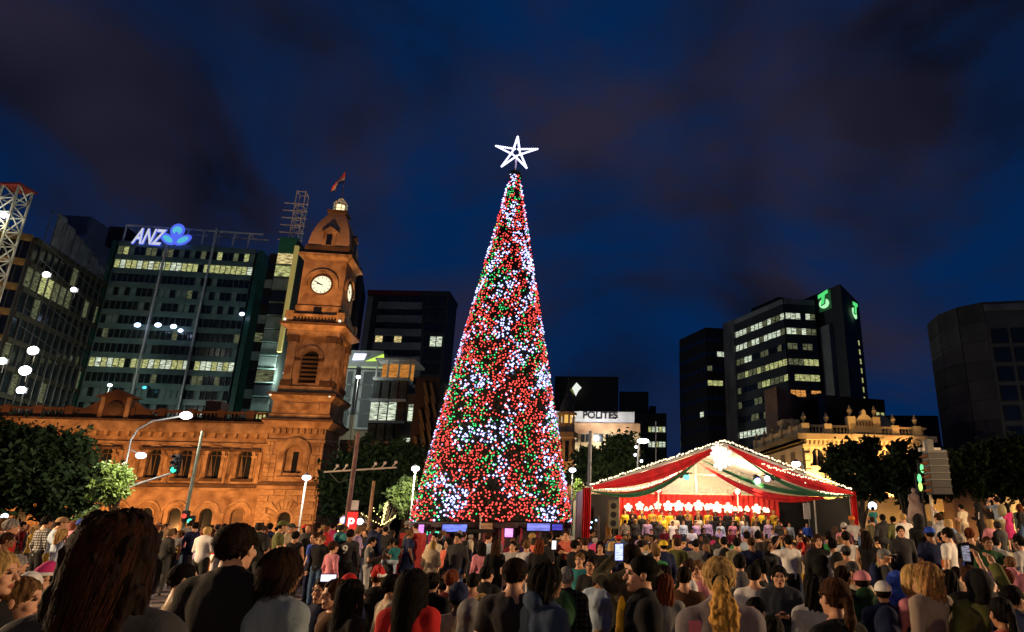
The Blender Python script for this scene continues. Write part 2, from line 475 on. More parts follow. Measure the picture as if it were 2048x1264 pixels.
# ---------------- construction site on the far left
cs_root, cl = block('scaffolded_building', 'dark half-built block wrapped in scaffolding at the far left', [XY(-260, 700, 86), XY(60, 500, 92), XY(212, 560, 112), XY(212, 560, 140), XY(-300, 560, 140)], Z(140, 520, 100), pm('bare_concrete', (0.025, 0.024, 0.022), .9, .4, .3))
Ma, La = wall_frame(XY(60, 500, 92), XY(212, 560, 112), cl)
Mb_, Lb = wall_frame(XY(-260, 700, 86), XY(60, 500, 92), cl)
cszt = Z(140, 520, 100)
scafm = pm('scaffold_tube', (0.10, 0.10, 0.09), .5, .2, 1, metal=.5)
facade(cs_root, Ma, La, 8, cszt, 12, 9, .94, .8, rand_lit(5, [('dim', .03)], {7: [('dim', .5), ('yellow', .08)], 0: [('yellow', .3), ('dim', .3)], 1: [('dim', .3)]}), pm('slab_edge', (.04, .035, .02), .8), 0.6, mullm=scafm)
facade(cs_root, Mb_, Lb, 8, cszt, 14, 9, .92, .75, rand_lit(6, [('dim', .02)], {0: [('yellow', .25), ('dim', .35)], 1: [('orange', .15), ('yellow', .2), ('dim', .2)], 2: [('orange', .12), ('dim', .2)]}), pm('slab_edge_floodlit', (.30, .19, .05), .8, .4, .8, emit=(1, .6, .15), estr=.025), 0.8, mullm=scafm)  # yellow floodlighting is put into the slab edge colour on this side
sm = MB()
for i in range(13):
    x = La * i / 12
    sm.tube((x, -1.4, 14), (x, -1.4, cszt + 5 - i * .25), .06, n=5)
for k in range(8):
    sm.tube((0, -1.4, cszt + 5 - k * 2.6), (La, -1.4, cszt + 2 - k * 2.6), .05, n=5)
scs = sm.build('scaffold', scafm, cs_root); scs.matrix_local = Ma
screenm = pm('scaffold_net', (.13, .14, .15), .9, .4, .6)
for i in range(6):
    MB().box(2.2 + i * 2.6, 4.6 + i * 2.6, -1.0, -.95, cszt + .3, cszt + 5.6 - i * .7).build('screen_panel', screenm, cs_root).matrix_local = Ma
lampm = em('floodlamp', (0.85, 0.88, 1.0), 14.0)
# lattice hoist tower
def lattice(name, label, cat, base, top, half, mat, redm=None, bays=12, r=.09, lights=()):
    rt = thing(name, label, cat, (base[0], base[1], base[2]))
    d = Vector(top) - Vector(base); H = d.z
    m = MB(); c4 = [(-half, -half), (half, -half), (half, half), (-half, half)]
    for x, y in c4: m.tube((x, y, 0), (x + d.x, y + d.y, H), r, n=5)
    m.build('chord', mat, rt)
    br = MB()
    for k in range(bays):
        za, zb_ = H * k / bays, H * (k + 1) / bays
        for q in range(4):
            a, b = c4[q], c4[(q + 1) % 4]
            if k % 2: a, b = b, a
            br.tube((a[0], a[1], za), (b[0], b[1], zb_), r * .6, n=4)
            br.tube((a[0], a[1], zb_), (b[0], b[1], zb_), r * .6, n=4)
    br.build('brace', mat, rt)
    if redm:
        for zz in (H * .62, H):
            MB().box(-half * 1.35, half * 1.35, -half * 1.35, half * 1.35, zz - .25, zz).build('platform', redm, rt)
    for (lx, ly, lz) in lights:
        MB().ball((lx, ly, lz), .42, 8, 5, (1, .7, .9)).build('floodlight', lampm, rt)
    return rt
craneM = pm('crane_cream', (.55, .52, .38), .5, .15, 1, emit=(1, .95, .65), estr=.10)
pb = P(-20, 640, 80)
zt_ = Z(38, 375, 80)
lattice('lattice_hoist', 'cream lattice hoist tower with red platforms at the far left edge', 'crane', (P(35, 380, 80).x, 80, 0), (P(35, 380, 80).x, 80, zt_), 1.05, craneM, pm('red_steel', (.25, .03, .02), .6), 22, .15,
        [(-.4, -1.5, zt_ - 4.2), (.8, -1.5, zt_ - 4.8), (-.6, -1.5, zt_ - 10.5), (.4, -1.5, zt_ - 10.9)])
plight('hoist_light', (P(35, 380, 80).x, 77, zt_ - 6), 500, (1, .95, .7), .3)
# floodlights of the site
for i, (px, py, Y, s_) in enumerate(((92, 549, 90, .45), (147, 579, 98, .4), (66, 701, 84, .62), (50, 741, 83, .66), (3, 722, 83, .5), (42, 780, 83, .5))):
    p = P(px, py, Y)
    t = thing('site_floodlight', ['white floodlight high on the scaffold nearest the hoist', 'white floodlight on the scaffold beside the glass block', 'big white floodlight on the upper deck of the building site', 'big white floodlight on the lower deck of the building site', 'white floodlight at the very left edge of the site deck', 'small white floodlight low on the building site above the parapet'][i], 'floodlight', p)
    MB().ball((0, 0, 0), s_, 10, 6, (1.1, .6, .9)).build('lamp', lampm, t, True)
    MB().box(-.5, .5, .3, .5, -.35, .35).tube((0, .45, -.3), (0, .45, -1.4), .05).build('bracket', scafm, t)
    if i in (2, 3): plight('site_light', p + Vector((0, -1.2, 0)), 500, (1, .8, .5), .4)
# decks with lit red barrier
for k, (py0, py1) in enumerate(((655, 770), (690, 790), (735, 812))):
    pass
# ---------------- ribbed grey block
wb = Wall(121, 430, 135, 6)
root = thing('ribbed_grey_block', 'pale grey ribbed plant tower behind the scaffolding', 'building', wb.o, wb.a)
rw = wb.s(183, 432); rz_ = wb.z(121, 430)
ribm = pm('ribbed_cladding', (.22, .23, .26), .6, .15, .4, emit=(.5, .55, .7), estr=.035)
MB().box(0, rw, 0, 20, 0, rz_).build('wall', ribm, root)
MB().box(0, rw, -.3, 0, 0, wb.z(121, 470)).build('lower_wall', pm('ribbed_lower', (.3, .31, .36), .6, .1, .4, emit=(.5, .55, .7), estr=.06), root)
for i in range(15): link('rib', cached('ribm', lambda: MB().box(-.06, .06, -.25, 0, wb.z(121, 470) + .1, rz_ - .1).mesh('rib', ribm)), root, (rw * (i + .5) / 15, 0, 0))

# ---------------- glazed lift shaft tower behind the clock tower
wl = Wall(560, 488, 98, 9)
root = thing('glazed_lift_tower', 'narrow green glazed stair tower with a lattice mast behind the clock tower', 'building', wl.o, wl.a)
lw = wl.s(596, 489); lz = wl.z(560, 478)
MB().box(0, lw, .2, 8, 0, lz).build('wall', pm('lift_dark', (.008, .016, .013)), root)
MB().box(-.05, lw * .92, -.2, .15, wl.z(560, 505), lz + .3).build('cap_wall', pm('lift_green', (.02, .16, .10), .4, .2, .5, emit=(.02, .4, .25), estr=.03), root)
rr = random.Random(9)
for r in range(17):
    z = wl.z(560, 505) - (r + 1) * 2.1
    if z < 12: break
    key = 'warm' if r == 0 else rr.choice(['dim', 'blind', 'dark', 'yellow', 'blind', 'blind', 'blind'])
    MB().box(0, lw * .9, -.1, .1, z + .15, z + 1.95).build('window', LIT[key], root)
    link('floor_edge', cached('lfe', lambda: MB().box(0, lw * .95, -.25, .12, 0, .15).mesh('floor_edge', greenish)), root, (0, 0, z))
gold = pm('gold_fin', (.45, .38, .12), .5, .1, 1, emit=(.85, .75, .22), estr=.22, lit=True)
MB().box(lw * .95, lw * .95 + .55, -.9, -.3, wl.z(545, 705), wl.z(590, 495)).build('gold_fin', gold, root)
MB().box(-2.8, -.1, 4, 10, 0, lz - 1).build('rear_wall', pm('lift_rear', (.006, .011, .009)), root)
for r in range(12):
    for c in range(2):
        MB().box(-2.7 + c * 1.3, -1.6 + c * 1.3, 3.85, 3.98, lz - 4 - r * 3, lz - 2.6 - r * 3).build('window', LIT[rr.choice(['dark', 'blind', 'dark', 'dim', 'blind'])], root)
mast = MB(); mzt = wl.z(590, 375)
mx0, mx1 = .8, 2.15
for x in (mx0, mx1):
    for y in (1, 2.6): mast.tube((x, y, lz), (x, y, mzt), .09, n=5)
k = 0; z = lz
while z < mzt:
    mast.tube((mx0, 1, z), (mx1, 1, z), .07, n=4).tube((mx0, 2.6, z), (mx1, 2.6, z), .07, n=4).tube((mx0, 1, z), (mx0, 2.6, z), .07, n=4).tube((mx1, 1, z), (mx1, 2.6, z), .07, n=4)
    if z < lz + 9: mast.tube((mx0 - 1.6, .9, z + .3), (mx1 + .8, .9, z + .3), .09, n=4)
    z += 1.3 if z < lz + 6 else 2.6
mast.build('lattice_mast', lightm, root)

# ---------------- tall plain block right of the clock tower
root, loc = block('plain_dark_tower', 'plain dark tower slab just behind the right side of the clock tower', [XY(640, 540, 140), XY(722, 545, 140), XY(733, 580, 160), XY(640, 580, 160)], Z(715, 535, 140), pm('plain_dark', (.012, .010, .012), .9, .2, .2))
# ---------------- red topped tower
wr = Wall(738, 583, 150, 2)
root = thing('red_topped_tower', 'grey apartment tower with a red roof edge between clock tower and christmas tree', 'building', wr.o, wr.a)
rw = wr.s(898, 590); rzt = wr.z(738, 583)
greyp = pm('grey_panel', (.14, .145, .15), .7, .25, .2, emit=(.5, .55, .6), estr=.012)
darkp = pm('dark_panel', (.022, .024, .028), .7, .2, .3)
MB().box(0, rw, 0, 9, 0, rzt - 1).build('wall', darkp, root)
MB().box(-.2, rw * .66, -.4, 9, rzt - .9, rzt + .3).build('roof_edge', pm('dark_red', (.10, .01, .015), .6), root)
MB().box(rw * .665, rw + .2, -.4, 9, rzt - .9, rzt + .3).build('parapet', darkp, root)
MB().box(0, rw * .06, -.5, .0, 0, rzt - 1.3).build('edge_panel', greyp, root)
rnd = random.Random(4)
for r in range(15):
    z = rzt - 3.9 - r * 3.3
    a, b = rw * (.14 + .0 * r), rw * (.68 + .012 * r)
    MB().box(a, b, -.45, 0, z - .4, z + 1.3).build('balcony_band', greyp, root)
    for c in range(5):
        xa = a + (b - a) * c / 5
        key = 'warm' if (r == 3 and c == 0) else ('yellow' if (r == 3 and c == 2) else 'dark')
        if r == 3 and c == 2: key = 'warm'
        MB().box(xa + .3, xa + (b - a) / 5 - .3, -.2, -.05, z + 1.35, z + 2.85).build('window', LIT[key], root)
    for c in range(3):
        xa = b + .6 + (rw - b - 1) * c / 3
        key = 'white' if (r == 3 and c > 0) else 'dark'
        MB().box(xa, xa + (rw - b - 1) / 3 - .25, -.2, -.05, z + .6, z + 2.9).build('window', LIT[key], root)

# ---------------- low modern block with the lime wedge sign
wm = Wall(672, 702, 104, 4)
root = thing('grey_panel_block', 'grey panelled office with white and lime roof sign behind the clock tower', 'building', wm.o, wm.a)
mw_ = wm.s(768, 706); mz = wm.z(700, 703)
pg = pm('pale_panel', (.24, .26, .25), .7, .2, .4, emit=(.5, .6, .55), estr=.03)
MB().box(-3, mw_, 0, 20, 0, mz).build('wall', darkp, root)
MB().box(-3, mw_, -.5, 0, wm.z(700, 735), mz + .1).build('sign_band', pg, root)
cols = [(wm.s(690, 760), wm.s(712, 760)), (wm.s(722, 760), wm.s(766, 760))]
for (a, b) in cols:
    for k in range(4):
        z1 = wm.z(700, 738) - k * (wm.z(700, 738) - wm.z(700, 822)) / 3
        MB().box(a, b, -.5, -.02, z1 - 2.9, z1 - .15).build('panel', pg, root)
        MB().box(a + .5, b - .5, -.6, -.5, z1 - 2.5, z1 - .5).build('window', pm('panel_glass', (.06, .07, .07), .3, emit=(.5, .6, .6), estr=.02, lit=True), root)
    MB().box(a, b, -.7, -.5, wm.z(700, 737), wm.z(700, 734)).build('light_strip', em('light_strip', (.8, 1, .55), .5), root)
MB().box(-3, mw_ + 1, -.3, 0, 0, wm.z(700, 830)).build('podium_wall', pm('sandy', (.2, .16, .10), .8, .3, .3, emit=(1, .6, .2), estr=.02), root)
s = thing('wedge_sign', 'white box and lime wedge illuminated sign on the grey panelled office', 'sign', wm.w(0, -.8, 0), wm.a)
a = wm.sz(704, 720, -.8); b = wm.sz(729, 707, -.8)
MB().slab([(a[0], a[1]), (b[0], a[1] + .1), (b[0] + .3, b[1]), (a[0] + .2, b[1])], 0, .2).build('white_panel', em('sign_white2', (.75, .8, 1), 1.5), s)
a = wm.sz(731, 722, -.8); b = wm.sz(768, 721, -.8); c = wm.sz(767, 708, -.8)
MB().slab([a, b, c], 0, .2).build('lime_wedge', em('sign_lime', (.65, 1, .12), 1.1), s)
# ---------------- lit terrace block + gold fins
wt = Wall(752, 716, 92, 4)
root = thing('terrace_office', 'dark glass office with orange lit roof terrace left of the christmas tree', 'building', wt.o, wt.a)
tw = wt.s(822, 720); tz = wt.z(760, 716)
MB().box(0, tw, .2, 16, 0, tz - 3.2).build('wall', darkp, root)
MB().box(0, tw + .6, -.2, 6, tz - .3, tz).build('roof', conc, root)
MB().box(.4, tw, 2.2, 2.4, tz - 2.7, tz - .35).build('terrace_wall', em('terrace_glow', (1, .38, .07), .45, var=.4), root)
for i in range(4): MB().box(.2 + i * tw / 3.2, .4 + i * tw / 3.2, 0, .25, tz - 3, tz - .32).build('terrace_post', conc, root)
MB().box(0, tw, -.3, 2.1, tz - 3.2, tz - 2.8).build('terrace_slab', conc, root)
rows = [(760, 'dark'), (778, 'white'), (810, 'dark'), (830, 'dark')]
zz = tz - 3.2
for r in range(6):
    z1 = zz - r * 3.0
    for c in range(4):
        key = 'white' if (r == 1 and c in (0, 1, 2)) or (r == 5 and c == 3) else ('blind' if r in (3,) else 'dark')
        MB().box(c * tw / 4 + .12, (c + 1) * tw / 4 - .12, -.1, .1, z1 - 2.6, z1 - .1).build('window', LIT[key], root)
    MB().box(0, tw, -.3, .15, z1 - 3.0, z1 - 2.62).build('spandrel', greyp, root)
    if r in (1, 4): MB().box(tw + .4, tw + 2.8, -.1, .1, z1 - 2.6, z1 - .3).build('window', LIT['white' if r == 1 else 'dim'], root)
MB().box(tw, tw + 4.5, .2, 14, 0, tz - 5).build('side_wall', darkp, root)
MB().box(tw + .0, tw + 5, -1.0, -.4, wt.z(830, 878) - 2.2, wt.z(830, 878)).build('lower_window', LIT['white'], root)
wg = Wall(846, 760, 84, 4)
root = thing('gold_fin_screen', 'slim block with slanting gold fins left of the christmas tree', 'building', wg.o, wg.a)
MB().box(-1, 2.0, .6, 8, 0, wg.z(846, 752)).build('wall', pm('brown_dark', (.03, .02, .015)), root)
gf = pm('gold_metal', (.14, .10, .035), .45, .2, 1, emit=(1, .7, .2), estr=.04)
for r in range(6):
    for c in range(2):
        za = wg.z(846, 765 + r * 27)
        xx = (r % 2) * .4 - r * .12
        MB().slab([(xx + c * .8, za), (xx + c * .8 + .35, za), (xx + c * .8 + 1.1, za - 2.6), (xx + c * .8 + .75, za - 2.6)], 0, .5).build('fin', gf, root)

# ---------------- right of the christmas tree
root, loc = block('diamond_sign_tower', 'dark office block with stepped roof carrying a white diamond sign', [XY(1110, 752, 190), XY(1237, 757, 190), XY(1237, 757, 215), XY(1110, 752, 215)], Z(1170, 753, 190), pm('smoky', (.020, .018, .016), .9, .2, .2))
for (a, b, t, Y) in ((1239, 1297, 783, 192), (1299, 1312, 812, 194), (1250, 1333, 826, 186)):
    x0, x1 = P(a, t, Y).x - loc[0], P(b, t, Y).x - loc[0]
    MB().box(x0, x1, Y - loc[1], Y - loc[1] + 18, 0, Z(a, t, Y)).build('wing_wall', pm('smoky2', (.016, .014, .013)), root)
p0 = P(1305, 860, 184)
for r, py in enumerate((858, 888)):
    for c in range(5):
        x = P(1297 + c * 7, py, 185.8).x - loc[0]; z = Z(1300, py, 185.8)
        MB().box(x, x + .75, -4.3, -4.1, z - .8, z + .6).build('window', LIT['white' if (c + r) % 3 else 'yellow'], root)
dp = P(1152, 779, 188)
s = thing('diamond_sign', 'white glowing diamond shaped sign on the dark stepped office block', 'sign', dp)
MB().slab([(0, -1.9), (.75, -.4), (1.55, .5), (.1, 2.0), (-1.15, .35)], -.2, 0).build('panel', em('diamond_white', (.85, .9, .82), 1.0), s)
MB().slab([(-1.25, .3), (-.2, -1.3), (-.5, -1.6), (-1.7, -.1)], -.1, .1).build('lower_edge', em('diamond_olive', (.35, .4, .08), .3), s)
# painted name building
wp = Wall(1147, 822, 118, 2)
root = thing('sign_board_building', 'pale office with black painted lettering on its roof board behind the trees', 'building', wp.o, wp.a)
pw = wp.s(1269, 825); pz = wp.z(1150, 822)
wl_w = pm('painted_board', (.42, .42, .44), .8, .2, .5, emit=(.9, .9, 1.0), estr=.10)
tan = pm('tan_render', (.45, .26, .14), .85, .35, .4, emit=(1, .38, .1), estr=.07)
tanp = pm('tan_pale', (.45, .34, .2), .85, .3, .4, emit=(1, .6, .25), estr=.07)
MB().box(-6, pw, .3, 14, wp.z(1200, 868), pz).build('roof_board', wl_w, root)
MB().box(-8, pw + 1.0, 0, 14, wp.z(1200, 866), wp.z(1200, 846)).build('parapet', tan, root)
MB().box(-8, pw + 1.0, .25, 14, 0, wp.z(1200, 866) - .01).build('wall', tanp, root)
zz0 = wp.z(1200, 884); zz1 = wp.z(1200, 868)
for k in range(3):
    for (a, b) in ((1150, 1157), (1161, 1180), (1187, 1208), (1212, 1218), (1236, 1262)):
        xa, xb = wp.s(a, 870), wp.s(b, 870)
        MB().box(xa, xb, .05, .24, zz0 - k * 3.4, zz1 - k * 3.4).build('window', glass, root)
        n = max(1, int((xb - xa) / .7))
        bb = MB()
        for q in range(n + 1): bb.box(xa + (xb - xa) * q / n - .05, xa + (xb - xa) * q / n + .05, -.03, .04, zz0 - k * 3.4, zz1 - k * 3.4)
        bb.build('window_bar', tanp, root)
a = wp.sz(1165, 836); b = wp.sz(1234, 823)
t = txt('POLITES', (b[1] - a[1]) * 1.42, pm('black_paint', (.01, .01, .015), emit=None), root, (a[0], .2, a[1]), 'lettering', 0, .05, .05, 1)
bpy.context.view_layer.update(); t.scale.x = (b[0] - a[0]) / max(.1, t.dimensions.x)
# orange lit domed turret
tp = P(1133, 860, 106); txx = tp.x
root = thing('domed_turret', 'orange lit stone turret with small dark dome beside the christmas tree', 'building', (txx, 106, 0))
stone_t = pm('turret_stone', (.48, .36, .22), .85, .35, .5, .3, 4)
zA, zB, zC, zD, zE = (Z(1133, y, 106) for y in (905, 866, 848, 826, 790))
MB().lathe([(1.45, 0), (1.45, zB - 1), (1.75, zB - .8), (1.75, zB), (1.3, zB + .3), (1.25, zC)], 8).build('lower_wall', stone_t, root)
for i in range(8):
    t = 2 * math.pi * (i + .5) / 8
    MB().box(-.14, .14, -.14, .14, zC, zD - .4).build('column', stone_t, root, loc=(1.18 * math.cos(t), 1.18 * math.sin(t), 0))
MB().lathe([(.75, zC), (.75, zD - .4)], 8).build('lantern_core', em('turret_glow', (1, .55, .12), .9), root)
MB().lathe([(1.5, zD - .4), (1.6, zD), (1.2, zD + .1)], 8).build('cornice', stone_t, root)
MB().lathe([(1.15, zD + .1), (1.1, zD + 1), (.75, zD + 2), (.35, zD + 2.7), (.3, zE - .6), (.45, zE), (.15, zE + .8), (.05, zE + 1.2), (.04, zE + 4)], 10).build('dome', pm('dome_dark', (.06, .05, .04), .6), root)
for i in (5, 6, 4):
    t = 2 * math.pi * (i + .25) / 8
    m = MB().box(-.28, .28, -.1, .1, zA - 1.5, zA + 1.6); o = m.build('window', glass, root, loc=(1.36 * math.cos(t), 1.36 * math.sin(t), 0)); o.rotation_euler[2] = t + math.pi / 2
spot('turret_spot', (txx - 1, 98, 4), (txx, 106, 16), 3500, (1, .45, .1), 50)
spot('board_lamp', wp.w(4, -6, pz - 4), wp.w(6, .3, pz - 2), 2200, (.95, .95, 1), 110, .8, .2)
spot('front_lamp', wp.w(3, -22, 6), wp.w(6, 0, 13), 9000, (1, .5, .2), 60, .8, .3)
# black tower
root, loc = block('black_tower', 'black office tower with a few lit windows left of the tall slab tower', [XY(1360, 690, 150), XY(1412, 661, 140), XY(1462, 662, 141), XY(1462, 662, 165), XY(1358, 700, 165)], Z(1412, 660, 140), pm('black_glass', (.006, .006, .007), .35))
M1, L1 = wall_frame(XY(1412, 661, 140), XY(1462, 662, 141), loc); zt = Z(1412, 660, 140)
facade(root, M1, L1, zt - 39, zt - .5, 5, 12, .92, .35, rand_lit(21, [('dim', .02)], {10: [('yellow', .5), ('white', .2)], 8: [('yellow', .25)], 3: [('dim', .2), ('white', .1)], 5: [('dim', .1)], 1: [('white', .2)]}), pm('black_span', (.006, .006, .007)), .15)
M2, L2 = wall_frame(XY(1360, 690, 150), XY(1412, 661, 140), loc)
facade(root, M2, L2, zt - 39, zt - .5, 7, 12, .92, .35, rand_lit(22, [('dim', .01)], {6: [('white', .06)]}), pm('black_span2', (.006, .006, .007)), .15)
# ---------------- slab tower with the green mark
YT = 128
c0, c1, c2, c3 = XY(1450, 620, 141), XY(1470, 622, 138), XY(1568, 600, 124), XY(1627, 604, 125)
c4_, c5, c6 = XY(1652, 590, 131), XY(1680, 563, 121), XY(1714, 575, 132)
zt1 = Z(1568, 600, 124)
grc = pm('tower_concrete', (.17, .175, .17), .85, .35, .25, emit=(.5, .6, .6), estr=.012)
root, loc = block('slab_tower', 'tall office tower with rows of lit windows and a green mark at its top right', [c0, c1, c2, c3, (c3[0] + 1, c3[1] + 20), (c0[0], c0[1] + 10)], zt1 - 1.2, dark_core)
lw_ = LIT
rlt = {}
base = [('dim', .45)]
def tl(f): return rand_lit(31 + f, [('dim', .3), ('white', .05)], {16: [('white', .55), ('dim', .3)], 15: [('white', .7), ('dim', .3)], 14: [('dim', .5), ('white', .15)], 13: [('yellow', .6), ('dim', .4)] , 12: [('yellow', .4), ('dim', .4)], 11: [('dim', .4)] if f == 0 else [('orange', .9)], 10: [('dim', .4)], 9: [('white', .8)] if f == 0 else [('dim', .5), ('orange', .3)],
    8: [('dim', .6), ('white', .1)] if f == 0 else [('warm', .9)], 7: [('white', .6), ('dim', .2)], 6: [('dim', .3)], 5: [('yellow', .6)], 4: [('white', .35)], 3: [('dim', .3)], 2: [('white', .4)]})
zw1 = Z(1568, 617, 124); zw0 = zw1 - 17 * 3.05
Mx, Lx = wall_frame(c1, c2, loc)
facade(root, Mx, Lx, zw0, zw1, 12, 17, .95, .42, tl(0), darkp, .35, mullm=darkp)
Mx2, Lx2 = wall_frame(c2, c3, loc)
facade(root, Mx2, Lx2, zw0, zw1, 6, 17, .95, .42, tl(1), darkp, .35, mullm=darkp)
MB().box(0, Lx, -.4, 0, zw1 + .9, zt1 + .2).build('parapet', grc, root).matrix_local = Mx
MB().box(0, Lx2, -.4, 0, zw1 + .9, zt1 + .2).build('parapet', grc, root).matrix_local = Mx2
Mx0, Lx0 = wall_frame(c0, c1, loc)
MB().box(0, Lx0, -.7, 4, 0, zt1 + .2).build('end_wall', grc, root).matrix_local = Mx0
for i in range(6): MB().box((i + .3) * Lx0 / 6, (i + .6) * Lx0 / 6, -.9, -.7, 0, zt1).build('rib', grc, root).matrix_local = Mx0
MB().box(3, 12, 2, 8, zt1 - 1.2, zt1 + 2.2).build('roof_plant', pm('plant2', (.01, .01, .01)), root).matrix_local = Mx
zt2 = Z(1680, 563, 121)
zt2b = Z(1590, 600, 130)
cz = XY(1578, 590, 134)
poly = [cz, (c5[0], c5[1]), c6, (c6[0] + 1, c6[1] + 12), (cz[0], cz[1] + 10)]
MB().prism([(p[0] - loc[0], p[1] - loc[1]) for p in poly], 0, zt2 - .5).build('core_wall', pm('core_conc', (.045, .045, .048), .85, .25, .2, emit=(.5, .55, .6), estr=.006), root)
Mk, Lk = wall_frame(cz, c5, loc)
MB().box(Lk * .62, Lk * .80, -1.0, 0, 0, zt2 - 8).build('pale_fin', grc, root).matrix_local = Mk
Mk2, Lk2 = wall_frame(c5, c6, loc)
for r in range(17):
    link('window', cached('kw', lambda: MB().box(0, .65, -.1, .05, 0, .95).mesh('window', LIT['yellow'])), root, mtx=Mk2 @ Matrix.Translation((Lk2 * .72, 0, zt2 - 10.5 - r * 1.9)))
# the two green marks
def tmark(M, wdt, ctr, zc, par, k):
    g1 = em('mark_green', (.10, .85, .22), .9); g2 = em('mark_pale', (.45, 1, .5), 1.0); bk = pm('mark_board', (.03, .04, .03), emit=(.1, .5, .15), estr=.1, lit=True)
    s = thing('green_t_mark', ['green letter mark on the front of the slab tower top', 'green letter mark on the right side of the slab tower top'][k], 'sign', (0, 0, 0), 0, None)
    s.matrix_world = Matrix.Translation((loc[0], loc[1], 0)) @ M @ Matrix.Translation((ctr, -.5, zc))
    if k == 0: MB().box(-wdt, wdt, .1, .3, -1.9, 1.9).build('board', bk, s)
    m = MB(); ell(m, -.02 * wdt, -.55, wdt * .85, .98, -.25, -.1, 0); m.build('disc', g2, s)
    tp = lambda e: [(-.72 * wdt - e, 1.45 + e), (-.78 * wdt - e, .75 - e), (-.1 * wdt - e, .92 - e), (-.38 * wdt - e, -.75 - e), (.12 * wdt + e, -.6 - e), (.36 * wdt + e, 1.05 - e), (.9 * wdt + e, 1.2 - e), (.86 * wdt + e, 1.85 + e)]
    MB().slab(tp(.16), -.25, -.11).build('letter_gap', bk, s); MB().slab(tp(0), -.4, -.26).build('letter', g1, s)
tmark(Mk, 1.6, Lk * .72, zt2 - 2.8, root, 0)
tmark(Mk2, 1.9, Lk2 * .5, zt2 - 4.2, root, 1)
# ---------------- brown brick block behind the heritage building
root, loc = block('brown_brick_block', 'brown brick and dark glass block rising behind the ornate lit building', [XY(1528, 778, 84), XY(1552, 770, 81), XY(1610, 789, 90), XY(1762, 795, 94), XY(1762, 795, 110), XY(1528, 778, 110)], Z(1552, 772, 81), pm('brown_brick', (.17, .08, .045), .85, .3, .6, .3, 8, emit=(1, .35, .1), estr=.02), z0=0)
Mq, Lq = wall_frame(XY(1615, 789, 89), XY(1762, 795, 93), loc); zq = Z(1615, 789, 89)
MB().box(0, Lq, -.6, -.1, zq - 1.6, zq).build('parapet', pm('brown_dark2', (.05, .025, .018)), root).matrix_local = Mq
facade(root, Mq @ Matrix.Translation((0, -.2, 0)), Lq, zq - 11, zq - 1.6, 16, 2, .85, .92, rand_lit(41, [('dark', .9)], {1: [('dim', .12), ('yellow', .08)]}), pm('brown_dark3', (.02, .012, .01)), .35)
MB().box(6.5, 7.4, -1, 6, zq - 10, zq - 1).build('slot', glass, root)
spot('brick_fill_light', (26, 62, 3), (30, 84, 20), 16000, (1, .42, .14), 60, .8, .3)  # added spot without a fixture, to brighten the brick block
# ---------------- low dark block + right hand big curved block
root, loc = block('low_dark_block', 'low dark block in the gap between the lit building and the big curved block', [XY(1762, 835, 150), XY(1810, 830, 150), XY(1862, 838, 150), XY(1880, 862, 150), XY(1880, 862, 165), XY(1762, 835, 165)], Z(1800, 831, 150), pm('low_dark', (.015, .014, .016)))
pts = []
for px, py, Y in ((1858, 668, 84), (1878, 645, 80), (1915, 622, 77), (1965, 604, 75), (2080, 585, 74)): pts.append(XY(px, py, Y))
ztR = Z(1965, 604, 75)
root, loc = block('curved_dark_block', 'big dark concrete office with rounded front at the right edge', pts + [(pts[-1][0], 100), (pts[0][0] * 100 / pts[0][1] + 3, 100)], ztR, pm('curved_concrete', (.075, .068, .062), .85, .25, .15, .2, 3, emit=(.6, .5, .45), estr=.006))
Mr, Lr = wall_frame(pts[3], pts[4], loc)
rr = random.Random(12)
for r in range(13):
    for c, (xa, xb) in enumerate(((.5, 2.0), (2.7, 7.2))):
        key = 'dark'
        if r == 8 and c == 1: key = 'dim'
        if r == 10: key = 'yellow'
        if r == 6: key = 'dim' if c else 'dark'
        z = ztR - 5.0 - r * 2.25
        fr_ = MB().box(xa - .12, xb + .12, -.12, .02, z - .12, z + 1.62).build('window', pm('frame_dk', (.012, .012, .014), .6), root); fr_.matrix_local = Mr
        o = MB().box(xa, xb, -.16, -.13, z, z + 1.5).build('pane', LIT[key] if key != 'dark' else glass, fr_)
for k in range(3):
    Mf, Lf = wall_frame(pts[k], pts[k + 1], loc)
    for r in range(14): MB().box(.05, Lf - .05, -.12, -.01, ztR - 2.35 - r * 2.3, ztR - .15 - r * 2.3).build('cladding_panel', pm('curved_panel%d' % (r % 3), (.06 + .012 * (r % 3), .055 + .01 * (r % 3), .05 + .01 * (r % 3)), .85, .35, .25) if k == 0 and r < 3 else bpy.data.materials['curved_panel%d' % (r % 3)], root).matrix_local = Mf
MB().box(0, Lr, -.25, -.13, ztR - 1.2, ztR - .4).build('cornice', grc, root).matrix_local = Mr
wq = Wall(1893, 888, 60, 0)
root = thing('dim_stone_house', 'dim reddish stone house end behind the right hand trees', 'building', wq.o)
MB().slab([(0, 0), (wq.s(1960, 888), 0), (wq.s(1960, 888), wq.z(1958, 888)), (wq.s(1893, 903), wq.z(1893, 903))], 0, 8).build('wall', pm('dim_stone', (.16, .09, .065), .85, .3, .5, emit=(1, .4, .25), estr=.012), root)
MB().box(wq.s(1932, 900), wq.s(1944, 900), -.1, 0, wq.z(1940, 922), wq.z(1940, 907)).build('window', glass, root)
